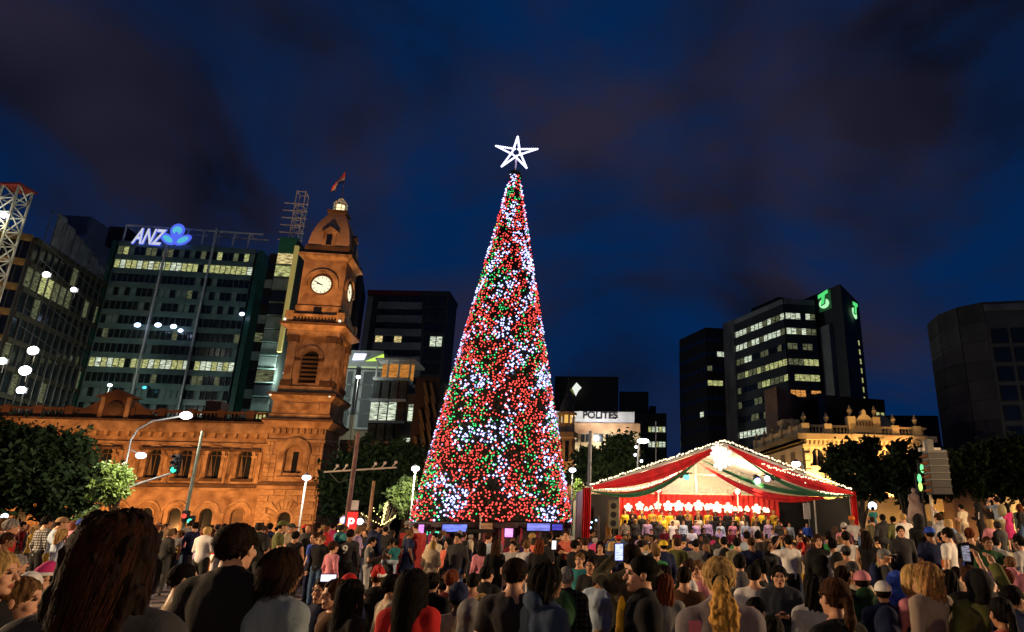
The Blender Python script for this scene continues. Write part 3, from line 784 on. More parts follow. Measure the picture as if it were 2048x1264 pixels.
# ================================================================== post office wing and clock tower
SOD = (1.0, 0.41, 0.115)
sand = pm('sandstone', (.42, .28, .16), .88, .3, .7, .6, 5, dark=(.17, .095, .05))
sandb = pm('sandstone_block', (.47, .32, .18), .88, .3, .9, .6, 6, dark=(.17, .10, .05))
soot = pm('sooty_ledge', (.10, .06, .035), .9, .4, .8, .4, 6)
wt_ = Wall(590, 900, 75, 9)
tw_root = thing('clock_tower', 'orange floodlit sandstone clock tower with white clock faces and domed roof', 'clock tower', wt_.o, wt_.a)
q = wt_.sz
zbase = 0
hb = abs(q(651, 870)[0]); zs1 = q(600, 979)[1]; zs2 = q(600, 967)[1]
zc0 = q(600, 857)[1]; zc1 = q(600, 846)[1]
# rusticated base, ground stage
hs = hb * 1.02
MB_ = MB
m = MB().arch_bay(-hs, hs, 0, zs1, -.0 + q(569, 1030)[0] - q(573, 1000)[0], 1.35, 0.6, q(569, 1037)[1], .5)
m.box(-hs, hs, .5, 2 * hs, 0, zs1); 
m.quad((hs, 0, 0), (hs, .5, 0), (hs, .5, zs1), (hs, 0, zs1)); m.quad((-hs, .5, 0), (-hs, 0, 0), (-hs, 0, zs1), (-hs, .5, zs1))
m.build('ground_stage_wall', sand, tw_root)
MB().box(-.66, .66, .35, .42, .6, q(569, 1037)[1] + .7).build('window', glass, tw_root)
nr = 9; rh = zs1 / nr
blk = {}
for r in range(nr):
    x = -hs + (0 if r % 2 else -.0)
    ws = [1.1, 1.7, 1.3, 1.9, 1.4, 1.2, 1.6] if r % 2 else [1.6, 1.2, 1.9, 1.1, 1.5, 1.7, 1.3]
    i = 0
    while x < hs - .15:
        wdt = min(ws[i % 7], hs - x); i += 1
        cxm = x + wdt / 2
        zlo = r * rh
        if abs(cxm) < 1.9 and zlo < q(569, 1037)[1] + 1.5: x += wdt; continue
        me = cached(('blk', round(wdt, 2), round(rh, 2)), lambda: MB().frus(0, 0, 0, 1, 1, 1, 1, 1).mesh('x') if 0 else MB().box(.04, wdt - .04, -.14, 0, .04, rh - .04).mesh('stone_block', sandb))
        link('stone_block', me, tw_root, (x, -.003, zlo)); x += wdt
    for yy in range(3):
        me = cached(('sblk', round(rh, 2)), lambda: MB().box(0, .14, .06, 2 * hs / 3 - .06, .04, rh - .04).mesh('stone_block', sandb))
        link('stone_block', me, tw_root, (hs, yy * 2 * hs / 3, zlo))
vz = q(569, 1037)[1]
for k in range(11):
    a0 = math.pi * k / 11 + .02; a1 = math.pi * (k + 1) / 11 - .02
    MB().arch_ring(0, vz, .95, 1.85 + (.25 if k % 2 == 0 else 0), -.18, 0, 3, a0, a1).build('voussoir', sandb, tw_root)
MB().arch_ring(0, vz, .68, .93, -.22, .05, 12).build('arch_ring', sandb, tw_root)
for sx in (-1, 1):
    for r in range(4):
        z0_ = vz - (r + 1) * vz / 4
        a, b = (.68, 1.9) if sx > 0 else (-1.9, -.68)
        MB().box(a, b, -.14, 0, z0_ + .04, z0_ + vz / 4 - .04).build('stone_block', sandb, tw_root)
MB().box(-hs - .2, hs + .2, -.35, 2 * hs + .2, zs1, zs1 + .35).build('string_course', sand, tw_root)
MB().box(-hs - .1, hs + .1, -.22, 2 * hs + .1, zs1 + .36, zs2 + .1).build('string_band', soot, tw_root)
# middle stage with niche
zA = zs2 + .1; zB = zc0
MB().arch_bay(-hb, hb, zA, zB, 0, 1.9, zA + 1.0, q(590, 900)[1] - .4, .6).box(-hb, hb, .6, 2 * hb, zA, zB).quad((hb, 0, zA), (hb, .6, zA), (hb, .6, zB), (hb, 0, zB)).build('middle_stage_wall', sand, tw_root)
MB().box(-.28, .28, .5, .58, q(588, 945)[1], q(588, 903)[1]).build('window', glass, tw_root)
MB().arch_ring(0, q(590, 900)[1] - .4, 1.0, 1.75, -.25, .02, 14).build('arch_ring', sandb, tw_root)
MB().box(-1.6, -1.0, -.16, .01, zA + .6, q(590, 900)[1] - .4).build('jamb', sandb, tw_root)
MB().box(1.0, 1.6, -.16, .01, zA + .6, q(590, 900)[1] - .4).build('jamb', sandb, tw_root)
MB().box(-1.5, 1.5, -.4, 0, zA + .35, zA + .58).build('sill', sandb, tw_root)
n = 0
for r in range(9):
    z0_ = zA + .1 + r * (zB - 1.6 - zA) / 9; hh_ = (zB - 1.6 - zA) / 9
    for sx in (-1, 1):
        lo, hi = (1.75 if r < 6 else 2.2), hb
        a, b = (lo, hi) if sx > 0 else (-hi, -lo)
        for (c, d) in ((a, (a + b) / 2), ((a + b) / 2, b)):
            MB().box(c + .03, d - .03, -.10, 0, z0_ + .03, z0_ + hh_ - .03).build('stone_block', sandb, tw_root)
MB().box(-hb - .12, hb + .12, -.16, 2 * hb + .12, zB - 1.5, zB - 1.25).build('architrave', sandb, tw_root)
for i in range(9): MB().box(-hb + .2 + i * (2 * hb - .7) / 8, -hb + .5 + i * (2 * hb - .7) / 8, -.35, 0, zB - .6, zB - .05).build('bracket', sandb, tw_root)
MB().frus(0, hb, zB, zc1 + .1, hb + .25, hb + .25, hb + .75, hb + .75).build('cornice', sand, tw_root)
MB().box(-hb - .8, hb + .8, -.8, 2 * hb + .8, zc1 + .1, zc1 + .35).build('cornice_ledge', soot, tw_root)
# plinth block
hp = abs(q(660, 830)[0] - 0) * .98; zp0 = zc1 + .35; zp1 = q(604, 800)[1]
C = hb
def cbox(mb, h, z0, z1): return mb.box(-h, h, C - h, C + h, z0, z1)
cbox(MB(), hp, zp0, zp1).build('plinth_wall', sand, tw_root)
cbox(MB(), hp + .15, zp0, zp0 + .6).build('plinth_base', sandb, tw_root)
MB().box(-1.9, 1.9, C - hp - .12, C - hp, zp0 + 1.1, zp0 + 1.9).build('panel', sandb, tw_root)
MB().frus(0, C, zp1 - .1, zp1 + .45, hp + .1, hp + .1, hp + .5, hp + .5).build('cornice', sandb, tw_root)
cbox(MB(), hp + .55, zp1 + .45, zp1 + .75).build('cornice_ledge', soot, tw_root)
# belfry shaft
qb = lambda x, y: wt_.sz(x, y, C - 3.0)
hsf = abs(qb(663, 715)[0] - qb(614.5, 715)[0]) * 1.0
z0s = zp1 + .75; z1s = wt_.z(630, 668, C - hsf)
yf = C - hsf
wzb, wzs = wt_.z(612, 766, yf), wt_.z(617, 716, yf)
wr_ = .95
m = MB().arch_bay(-hsf, hsf, z0s, z1s, 0, 2 * wr_, wzb, wzs, .7, 12, yf)
m.box(-hsf, hsf, yf + .7, C + hsf, z0s, z1s).quad((hsf, yf, z0s), (hsf, yf + .7, z0s), (hsf, yf + .7, z1s), (hsf, yf, z1s)).quad((-hsf, yf + .7, z0s), (-hsf, yf, z0s), (-hsf, yf, z1s), (-hsf, yf + .7, z1s))
m.build('belfry_wall', sand, tw_root)
MB().box(-wr_, wr_, yf + .62, yf + .68, wzb, wzs + wr_).build('louvre_back', pm('louvre_black', (.01, .01, .01)), tw_root)
for i in range(7):
    z = wzb + .15 + i * (wzs + .6 - wzb) / 7
    o = MB().box(-wr_ + .02, wr_ - .02, 0, .35, -.04, .05).build('louvre', soot, tw_root, loc=(0, yf + .2, z)); o.rotation_euler[0] = -.5
MB().arch_ring(0, wzs, wr_ + .02, wr_ + .5, yf - .22, yf, 14).build('arch_ring', sandb, tw_root)
for sx in (-1, 1):
    MB().box(*sorted((sx * (wr_ + .03), sx * (wr_ + .95))), yf - .18, yf, wzs - .35, wzs).build('impost', soot, tw_root)
    for face in (0, 1):
        a = MB().box(-.45, .45, -.3, 0, z0s + 1.5, z1s - 1.1); b = MB().box(-.62, .62, -.42, 0, z1s - 1.09, z1s - .35); c = MB().box(-.62, .62, -.42, 0, z0s + .9, z0s + 1.49)
        for nm, mm, mt in (('pilaster', a, sandb), ('capital', b, soot), ('pilaster_base', c, soot)):
            o = mm.build(nm, mt, tw_root)
            if face == 0: o.location = (sx * (hsf - .52), yf, 0)
            else: o.location = (hsf, C + sx * (hsf - .52), 0); o.rotation_euler[2] = R(90)
cbox(MB(), hsf + .25, z0s, z0s + .85).build('shaft_base', sandb, tw_root)
cbox(MB(), hsf + .28, z1s - .3, z1s + .3).build('architrave', sandb, tw_root)
zk = wt_.z(630, 648, C - hsf - .9)
MB().frus(0, C, z1s + .3, zk - .1, hsf + .2, hsf + .2, hsf + .95, hsf + .95).build('cornice', sandb, tw_root)
cbox(MB(), hsf + 1.0, zk - .1, zk + .2).build('cornice_ledge', soot, tw_root)
# balcony and clock stage
zbal = zk + 1.35
for sx in (-1, 1):
    for sy in (-1, 1): MB().box(-.45, .45, -.45, .45, zk + .2, zbal + .25).build('corner_pier', sandb, tw_root, loc=(sx * (hsf + .2), C + sy * (hsf + .2), 0))
for i in range(12): link('baluster', cached('balu', lambda: MB().lathe([(.1, 0), (.14, .2), (.07, .55), (.12, .85)], 6).mesh('baluster', sandb)), tw_root, (-hsf + .6 + i * (2 * hsf - 1.2) / 11, C - hsf - .35, zk + .2))
MB().box(-hsf - .1, hsf + .1, C - hsf - .55, C - hsf - .15, zk + 1.06, zk + 1.3).build('handrail', sandb, tw_root)
MB().box(hsf + .15, hsf + .5, C - hsf, C + hsf, zk + .2, zk + 1.3).build('parapet', sandb, tw_root)
hcl = 2.45
ycf = C - hcl
zcl0 = zk + .2; zcl1 = wt_.z(650, 520, ycf)
cbox(MB(), hcl, zcl0, zcl1).build('clock_stage_wall', sand, tw_root)
MB().slab([(-hcl - .5, zcl0), (hcl + .5, zcl0), (hcl + .4, zcl0 + 1.2), (hcl + .05, zcl0 + 2.3), (-hcl - .05, zcl0 + 2.3), (-hcl - .4, zcl0 + 1.2)], ycf - .2, C + hcl + .2).build('lower_batter', sandb, tw_root)
MB().box(-.45, .45, ycf - .28, ycf - .2, zcl0 + .9, zcl0 + 2.1).build('door', glass, tw_root)
kx, kz = wt_.sz(643.5, 570, ycf)
kr = 19.7 * (wt_.sz(653.5, 570, ycf)[0] - kx) / 10
clockw = em('clock_face', (1.0, .90, .62), 1.15, sample=True)
blackm = pm('clock_black', (.01, .01, .01))
def clock(M):
    f = MB(); f.slab([(kr * math.cos(t), kr * math.sin(t)) for t in [2 * math.pi * i / 40 for i in range(40)]], -.08, 0)
    fo = f.build('clock_face', clockw, tw_root); fo.matrix_local = M
    rg = MB().arch_ring(0, 0, kr, kr * 1.14, -.2, 0, 40, 0, 2 * math.pi).build('clock_rim', soot, fo)
    for i in range(12):
        o = MB().box(-.035, .035, -.1, -.085, kr * .74, kr * .93).build('hour_mark', pm('bronze', (.25, .18, .08)) if i == 0 and 'bronze' not in bpy.data.materials else bpy.data.materials['bronze'], fo); o.rotation_euler[1] = 2 * math.pi * i / 12
    o = MB().box(-.05, .05, -.14, -.11, -.15, kr * .85).build('minute_hand', blackm, fo); o.rotation_euler[1] = R(-62)
    o = MB().box(-.06, .06, -.18, -.15, -.12, kr * .5).build('hour_hand', blackm, fo); o.rotation_euler[1] = R(-75)
clock(Matrix.Translation((kx, ycf, kz)))
clock(Matrix.Translation((hcl, C, kz)) @ Matrix.Rotation(R(90), 4, 'Z'))
for M in (Matrix.Translation((kx, ycf, kz)), Matrix.Translation((hcl, C, kz)) @ Matrix.Rotation(R(90), 4, 'Z')):
    MB().arch_ring(0, 0, kr * 1.45, kr * 1.75, -.3, 0, 20, -.15, math.pi + .15).build('arch_ring', sandb, tw_root).matrix_local = M
MB().frus(0, C, zcl1, zcl1 + .5, hcl + .1, hcl + .1, hcl + .5, hcl + .5).build('cornice', sandb, tw_root)
zt3 = wt_.z(650, 506, C - hcl - .6)
cbox(MB(), hcl + .45, zcl1 + .5, zt3 - .3).build('attic', sand, tw_root)
cbox(MB(), hcl + .6, zt3 - .3, zt3).build('cornice_ledge', sandb, tw_root)
zr0 = wt_.z(658, 493, C - hcl)
cbox(MB(), hcl + .15, zt3, zr0).build('roof_kerb', soot, tw_root)
slate = pm('roof_lead', (.42, .28, .17), .7, .2, .4, .3, 6)
zr1 = wt_.z(671, 432.5, C)
prof = []
for i in range(9):
    t = i / 8; h = hcl * (1 - .02) * (1 - t ** 1.9 * .63); prof.append((h * 1.0, zr0 + (zr1 - zr0) * t))
rm = MB()
for (h0, a), (h1, b) in zip(prof, prof[1:]): rm.frus(0, C, a, b, h0, h0, h1, h1)
rm.build('roof', slate, tw_root)
for k, M in enumerate((Matrix.Translation((0, C - hcl + .05, 0)), Matrix.Translation((hcl - .05, C, 0)) @ Matrix.Rotation(R(90), 4, 'Z'))):
    d = MB().box(-.75, .75, -.1, 1.4, zr0, zr0 + 1.9).slab([(-1.0, zr0 + 1.9), (1.0, zr0 + 1.9), (0, zr0 + 2.7)], -.2, 1.4).build('dormer', sandb, tw_root); d.matrix_local = M
    MB().box(-.32, .32, -.16, -.1, zr0 + .2, zr0 + 1.6).build('opening', glass, d)
cbox(MB(), hcl * .37 + .25, zr1, zr1 + .4).build('lantern_base', soot, tw_root)
zl0 = zr1 + .4; zl1 = wt_.z(677, 408, C); zl2 = wt_.z(677.6, 396, C)
ltm = pm('lantern_white', (.75, .7, .55), .5)
lm = MB()
for i in range(8):
    t = 2 * math.pi * (i + .5) / 8; x, y = .82 * math.cos(t), C + .82 * math.sin(t)
    lm.tube((x, y, zl0), (x, y, zl1), .05, n=5).tube((x, y, zl1), (x * .15, C + .12 * math.sin(t), zl2), .05, n=5)
    t2 = 2 * math.pi * (i + 1.5) / 8
    for z in (zl0 + .5, zl0 + 1.0, zl1): lm.tube((x, y, z), (.82 * math.cos(t2), C + .82 * math.sin(t2), z), .035, n=4)
lm.build('lantern_frame', ltm, tw_root)
MB().lathe([(.5, zl0), (.5, zl1 - .2)], 10, (0, C)).build('lantern_lamp', em('lantern_glow', (1, .82, .45), 1.6, sample=True), tw_root)
zf = wt_.z(685, 342, C)
MB().tube((0, C, zl2), (0, C, zf), .06, .03).build('flagpole', soot, tw_root)
fm = MB(); N_ = 8
for i in range(N_):
    for j in range(3):
        def fp(i, j):
            t = i / N_; return (-.05 - t * 1.5 - .12 * math.sin(t * 6), C - .1 + .25 * math.sin(t * 7 + j), zf - .15 - j * .55 * (1 - .55 * t) - t * 2.6 + .1 * math.sin(t * 9))
        fm.quad(fp(i, j), fp(i + 1, j), fp(i + 1, j + 1), fp(i, j + 1))
flag = fm.build('flag', None, tw_root)
for c in ((.5, .07, .06), (.5, .5, .5), (.03, .04, .2)): flag.data.materials.append(pm('flag_cloth', c))
for i, p in enumerate(flag.data.polygons): p.material_index = (0, 1, 2)[i % 3]
for px, py, dd in ((571, 640, 0), (680.5, 644, 0), (543, 790.5, 0), (661, 794, 0)):
    p = wt_.sz(px, py, -.2)
    MB().ball((p[0], (C - hsf - .8) if py < 700 else (C - hp - .4), p[1] + .05), .16, 8, 5).build('ledge_lamp', em('ledge_lamp', (1, .8, .6), 1.5), tw_root)

# ---------------- wing
wd_ = 1.0
wing = Wall(590, 900, 75, 7)
wing.o = wing.o + wing.n * wd_
wroot = thing('post_office_wing', 'long orange floodlit sandstone post office wing with arched windows and balustrade', 'building', wing.o, wing.a)
q2 = wing.sz
xe = -hb - .02; xw = q2(-260, 850)[0]
zq0 = q2(400, 981)[1]; zq1 = q2(400, 968)[1]; zcn = q2(400, 866)[1]; zct = q2(400, 845)[1]
up = [q2(x, 905)[0] for x in (311, 373, 432, 493)]; stp = (up[3] - up[0]) / 3
lo_ = [q2(x, 1030)[0] for x in (292, 348.6, 412, 474)]
ups = up + [q2(214, 900)[0]]
while ups[-1] > xw + 4: ups.append(ups[-1] - stp)
los = lo_[:]
while min(los) > xw + 4: los.append(min(los) - (lo_[3] - lo_[0]) / 3)
ups = sorted(set(ups)); los = sorted(set(los))
def bays(cs, x0, x1):
    e = [x0] + [(a + b) / 2 for a, b in zip(cs, cs[1:])] + [x1]
    return list(zip(e, e[1:], cs))
uz0, uzs = q2(400, 957)[1], q2(400, 910)[1]
lz0, lzs = .7, q2(400, 1029)[1]
mu = MB(); ml = MB()
curtain = pm('window_curtain', (.16, .11, .07), .9, .3, 2)
for a, b, c in bays(ups, xw, xe):
    mu.arch_bay(a, b, zq1, zcn, c, 1.4, uz0, uzs, .45)
    MB().arch_ring(c, uzs, .72, 1.05, -.16, 0, 10).build('arch_ring', sandb, wroot)
    for sx in (-1, 1):
        MB().box(*sorted((c + sx * .72, c + sx * 1.02)), -.12, 0, uz0, uzs).build('jamb', sandb, wroot)
        MB().box(*sorted((c + sx * .68, c + sx * 1.3)), -.2, 0, uzs - .25, uzs).build('impost', sandb, wroot)
        MB().box(*sorted((c + sx * 1.38, c + sx * 1.72)), -.14, 0, zq1 + .1, zcn - 2.0).build('pilaster', sandb, wroot)
    MB().box(c - 1.55, c + 1.55, -.4, 0, zcn - 1.95, zcn - 1.72).build('hood', soot, wroot)
    MB().box(c - 1.1, c + 1.1, -.3, 0, uz0 - .3, uz0).build('sill', soot, wroot)
    fo = MB().box(c - .04, c + .04, .3, .36, uz0, uzs + .6).box(c - .68, c + .68, .3, .36, uzs - .04, uzs + .04).build('window', soot, wroot)
    MB().box(c - .69, c + .69, .38, .42, uz0, uzs + .69).build('pane', glass, fo)
    MB().slab([(c - .62, uz0), (c - .1, uz0), (c - .55, uzs + .3)], .365, .378).build('curtain', curtain, fo)
mu.box(xw, xe, .45, 14, zq1, zcn).build('upper_wall', sand, wroot)
for a, b, c in bays(los, xw, xe):
    ml.arch_bay(a, b, 0, zq0, c, 1.3, lz0, lzs, .5)
    MB().arch_ring(c, lzs, .67, .8, -.1, 0, 10).build('arch_ring', sandb, wroot)
    MB().arch_ring(c, lzs, 1.25, 1.42, -.12, 0, 12).build('outer_arch', sandb, wroot)
    MB().box(b - .28, b + .28, -.16, 0, 0, lzs + .2).build('pilaster', sandb, wroot)
    fo = MB().box(c - .63, c + .63, .36, .42, lz0, lzs + .63).build('window', curtain if abs(c - lo_[3]) < .1 else glass, wroot)
ml.box(xw, xe, .5, 14, 0, zq0).build('lower_wall', sand, wroot)
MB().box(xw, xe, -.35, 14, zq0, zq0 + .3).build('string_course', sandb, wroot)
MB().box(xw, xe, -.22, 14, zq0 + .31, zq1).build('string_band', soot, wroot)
MB().box(xw, xe, -.18, 14, zcn - 1.3, zcn - 1.05).build('architrave', sandb, wroot)
for i in range(int((xe - xw) / 1.1)):
    link('bracket', cached('wbr', lambda: MB().box(-.16, .16, -.45, 0, -.55, -.02).mesh('bracket', sandb)), wroot, (xe - .5 - i * 1.1, 0, zcn))
MB().box(xw, xe, -.6, 14, zcn, zct - .1).build('cornice', sandb, wroot)
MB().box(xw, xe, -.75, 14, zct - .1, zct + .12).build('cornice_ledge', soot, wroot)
# balustrade; weaker light on it is put into a darker stone colour
hbz = q2(400, 822)[1] - zct
darkst = pm('shaded_stone', (.09, .045, .027), .9, .4, .5, .4, 6)
nbal = 0
x = xe - .6
while x > xw + 1 and nbal < 280:
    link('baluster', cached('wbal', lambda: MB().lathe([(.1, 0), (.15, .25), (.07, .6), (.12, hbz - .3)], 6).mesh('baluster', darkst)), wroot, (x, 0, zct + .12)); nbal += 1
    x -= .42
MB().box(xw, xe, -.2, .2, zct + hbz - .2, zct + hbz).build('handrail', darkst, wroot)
MB().box(xw, xe, .3, 12, zct + .12, zct + .6).build('roof', pm('wing_roof', (.02, .018, .018)), wroot)
x = xe - 2.6
while x > xw + 2:
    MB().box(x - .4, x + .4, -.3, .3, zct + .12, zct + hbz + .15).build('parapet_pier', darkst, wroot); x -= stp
# pediment
pa, pz0 = q2(200, 832)[0], zct + .12
pb_, pzt = q2(262, 832)[0], q2(232, 780)[1]
pe = q2(230, 796)[1]
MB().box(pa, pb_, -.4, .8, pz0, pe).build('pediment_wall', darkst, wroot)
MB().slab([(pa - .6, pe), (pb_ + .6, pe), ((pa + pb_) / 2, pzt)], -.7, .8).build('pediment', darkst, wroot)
MB().ball(((pa + pb_) / 2, -.45, (pz0 + pe) / 2), .9, 10, 6, (1, .3, .9)).build('carving', soot, wroot)
for sx in (-1, 1):
    cxp = (pa + pb_) / 2 + sx * (pb_ - pa) * .42
    MB().box(cxp - .22, cxp + .22, -.55, -.4, pz0, pe).build('pilaster', sandb, wroot)
MB().slab([(pb_, pz0), (pb_ + 3.2, pz0), (pb_ + .2, pe - .3)], -.2, .4).build('scroll', darkst, wroot)
MB().slab([(pa, pz0), (pa - 3.2, pz0), (pa - .2, pe - .3)], -.2, .4).build('scroll', darkst, wroot)
MB().box(q2(398, 830)[0], q2(430, 830)[0], 1, 3, zct + .3, q2(400, 798)[1]).build('chimney', darkst, wroot)
# right of the tower: dim wing
root = thing('dim_side_wing', 'dim unlit stone wing just right of the clock tower base', 'building', wt_.w(hb + .3, 3, 0), wt_.a)
MB().box(0, 5.5, 2.4, 16, 0, zc0 - .5).build('wall', pm('dim_brown', (.09, .06, .045), .9, .4, .4), root)
for r in range(3):
    for c in range(2): MB().box(1 + c * 2.2, 2.0 + c * 2.2, 2.2, 2.39, 1.2 + r * 3.5, 3.4 + r * 3.5).build('window', glass, root)
MB().box(0, 5.7, 2.2, 2.39, zc0 - 1.1, zc0 - .5).build('cornice', darkst, root)
# floodlights on the facade
fl = pm('flood_body', (.03, .03, .03))
def flood(name, label, s, dep, z, ts, tdep, tz, pw, ang, wall=wt_, col=SOD):
    p = wall.w(s, dep, z); t = wall.w(ts, tdep, tz)
    rt = thing('ground_floodlight', label, 'floodlight', p, wall.a)
    MB().box(-.25, .25, -.2, .2, 0, .35).box(-.04, .04, -.04, .04, -z + .0, 0).build('housing', fl, rt)
    MB().box(-.2, .2, .201, .23, .04, .31).build('lens', em('flood_lens', col, 3), rt)
    spot('floodlight', p + Vector((0, 0, .6)), t, pw, col, ang, .8, .25)
flood('f', 'ground floodlight aimed at the lower stages of the clock tower', -1, -17, .4, 1, 0, 6.5, 14500, 66)
flood('f', 'ground floodlight aimed at the clock and dome', 3, -27, .4, 0, 0, 33, 75000, 26)
flood('f', 'ground floodlight aimed up the belfry windows', 5, -24, .4, .5, 0, 20, 22000, 32)
for i in range(5):
    flood('f', ['ground floodlight below the last wing bay beside the clock tower', 'ground floodlight in front of the curtained arch bays', 'ground floodlight below the pediment bay', 'ground floodlight in front of the wing behind the big dark tree', 'ground floodlight far along the wing at the left'][i],
          -hb - 5 - i * 9, -11, .4, -hb - 5 - i * 9, 0, 4.6, 8200, 95)
spot('ledge_spot', wt_.w(hsf + 6, 2, 12), wt_.w(1, C, 30), 3500, SOD, 60, .8, .3)

# ================================================================== ornate lit building on the right
OCH = (1.0, .56, .18)
cream = pm('cream_stone', (.60, .47, .28), .85, .25, .4, .4, 5, dark=(.40, .29, .16))
creamd = pm('cream_stone_darker', (.42, .33, .20), .9, .3, .5, .4, 5, dark=(.25, .18, .10))  # darker cream tone for parapet, urns, gable and side cornice
wh = Wall(1607, 880, 66, 7.6)
hroot = thing('ornate_lit_building', 'ornate cream stone building with urns and curved gable, lit golden, behind the tent', 'building', wh.o, wh.a)
qh = wh.sz
hw_ = qh(1848, 880)[0]; zco = qh(1607, 868.5)[1]; zpa = qh(1640, 851)[1]
zcb = zco - .95
wins = [qh((a + b) / 2, 905)[0] for a, b in ((1626, 1646), (1658, 1683))]
wsp = wins[1] - wins[0]
wins = [wins[0] + i * wsp for i in range(int((hw_ - wins[0]) / wsp))]
zwt, zwb = qh(1636, 899)[1], qh(1636, 932)[1]
m = MB(); edges = [0] + [(a + b) / 2 for a, b in zip(wins, wins[1:])] + [hw_]
for (a, b), c in zip(zip(edges, edges[1:]), wins):
    m.arch_bay(a, b, zwb - 2, zcb, c, 1.3, zwb, zwt - .5, .5)
    m.arch_bay(a, b, 0, zwb - 2.0, c, 1.5, .8, zwb - 3.6, .5)
m.box(0, hw_, .5, 14, 0, zcb)
m.build('wall', cream, hroot)
for c in wins:
    fo = MB().box(c - .05, c + .05, .25, .4, zwb, zwt).build('window', cream, hroot)
    MB().box(c - .66, c + .66, .41, .45, zwb, zwt + .3).build('pane', glass, fo)
    MB().box(c - .95, c + .95, -.3, 0, zwt + .25, zwt + .45).build('window_head', cream, hroot)
    MB().slab([(c - 1.0, zwt + .9), (c + 1.0, zwt + .9), (c + .9, zwt + 1.15), (c - .9, zwt + 1.15)], -.35, 0).build('hood', cream, hroot)
    for sx in (-1, 1): MB().box(*sorted((c + sx * .68, c + sx * .88)), -.14, 0, zwb, zwt + .24).build('jamb', cream, hroot)
    MB().box(c - .9, c + .9, -.3, 0, zwb - .25, zwb).build('sill', cream, hroot)
    MB().box(c - .72, c + .72, .35, .4, .8, zwb - 2.6).build('lower_window', glass, hroot)
for a in edges[1:-1]: MB().box(a - .3, a + .3, -.2, 0, 0, zcb - .4).build('pilaster', cream, hroot)
for i in range(12):
    z = .2 + i * (zcb - 1) / 12
    MB().box(.02, .75 if i % 2 else .55, -.14, 0, z, z + (zcb - 1) / 12 - .1).build('quoin', cream, hroot)
MB().box(-.2, hw_ + .2, -.25, 0, zcb - .35, zcb - .02).build('architrave', cream, hroot)
for i in range(int(hw_ / .45)): link('dentil', cached('dent', lambda: MB().box(-.12, .12, -.55, 0, -.02, .35).mesh('dentil', cream)), hroot, (.2 + i * .45, 0, zcb + .02))
MB().box(-.9, hw_ + .9, -.85, 13, zcb + .38, zco).build('cornice', cream, hroot)
gx0, gx1 = qh(1695, 860)[0], qh(1755, 860)[0]
MB().box(gx0, gx1, -1.0, -.86, zcb + .38, zco + .02).build('cornice_break', cream, hroot)
# parapet balustrade
k = 0; x = .5
while x < hw_ - .2:
    if not gx0 < x < gx1: link('baluster', cached('hbal', lambda: MB().lathe([(.09, 0), (.13, .2), (.06, .5), (.1, zpa - zco - .35)], 6).mesh('baluster', creamd)), hroot, (x, -.3, zco + .15))
    x += .36
MB().box(-.4, hw_ + .1, -.5, -.1, zpa - .2, zpa).build('handrail', creamd, hroot)
MB().box(-.4, hw_ + .1, -.5, -.1, zco, zco + .15).build('plinth', creamd, hroot)
def urn(x, y, z, k=.72):
    MB().lathe([(.16 * k, 0), (.1 * k, .15 * k), (.12 * k, .3 * k), (.32 * k, .7 * k), (.36 * k, .95 * k), (.2 * k, 1.1 * k), (.22 * k, 1.2 * k), (.08 * k, 1.45 * k), (.02, 1.65 * k)], 10).build('urn', creamd, hroot, loc=(x, y, z))
for px in (1605, 1650, 1698, 1746.6, 1782.7, 1825.7):
    x = qh(px, 845)[0]
    top = zpa + (.9 if px in (1698, 1746.6) else .1)
    MB().box(x - .38, x + .38, -.7, .05, zco, top).build('parapet_pier', creamd, hroot)
    urn(x, -.3, top)
gc = (gx0 + gx1) / 2; gz = qh(1722, 820)[1]; gh = gz - zco; hwid = (gx1 - gx0) / 2
MB().slab([(gx0, zco), (gx1, zco), (gx1, zco + gh * .42), (gc + hwid * .62, zco + gh * .45), (gc + hwid * .5, zco + gh * .62), (gc + hwid * .3, zco + gh * .74), (gc + hwid * .16, zco + gh * .78), (gc + hwid * .12, zco + gh * .93), (gc, gz),
           (gc - hwid * .12, zco + gh * .93), (gc - hwid * .16, zco + gh * .78), (gc - hwid * .3, zco + gh * .74), (gc - hwid * .5, zco + gh * .62), (gc - hwid * .62, zco + gh * .45), (gx0, zco + gh * .42)], -.6, 0).build('gable', creamd, hroot)
for i in range(8): MB().box(gc - 1.2 + i * .32, gc - 1.05 + i * .32, -.66, -.6, zco + .5 + gh * .15, zco + .9 + gh * .15).build('carving', soot, hroot)
# side wall cornice, balustrade, windows
MB().box(-.9, 0, -.85, 14, zcb + .38, zco - .01).build('side_cornice', creamd, hroot)
MB().box(-.45, -.05, 0, 13.5, zco, zpa).build('side_parapet', creamd, hroot)
for i in range(5): MB().box(-.6, .1, 1.6 + i * 2.9, 2.3 + i * 2.9, zco, zpa + .15).build('parapet_pier', creamd, hroot); urn(-.25, 2 + i * 2.9, zpa + .15, .55)
MB().box(.4, 1.9, 6.0, 7.6, zpa - .5, zpa + 1.3).box(.25, 2.05, 5.85, 7.75, zpa + 1.1, zpa + 1.5).build('chimney', creamd, hroot)
for i in range(4): MB().box(-.06, .0, 2.5 + i * 2.9, 3.6 + i * 2.9, zwb, zwt).build('side_window', curtain, hroot)
wzz = qh(1785, 838)[0]
MB().lathe([(.9, zpa - .5), (1.1, zpa + .6), (.8, zpa + 1.6), (.3, zpa + 1.9)], 12).build('roof_vent', creamd, hroot, loc=(wzz + .8, 4, 0))
hglow = em('uplight_lens', (1, .75, .4), 10)
for i, c in enumerate([.2, wins[1] + wsp * .5, wins[3] + wsp * .5, wins[5] + wsp * .5 if len(wins) > 5 else hw_ - 1, hw_ - .5]):
    p = wh.w(c, -1.6, .5)
    spot('uplight', wh.w(c, -3.4, 2.0), wh.w(c + .3, 0, 10.5), 8000, OCH, 95, .8, .2)
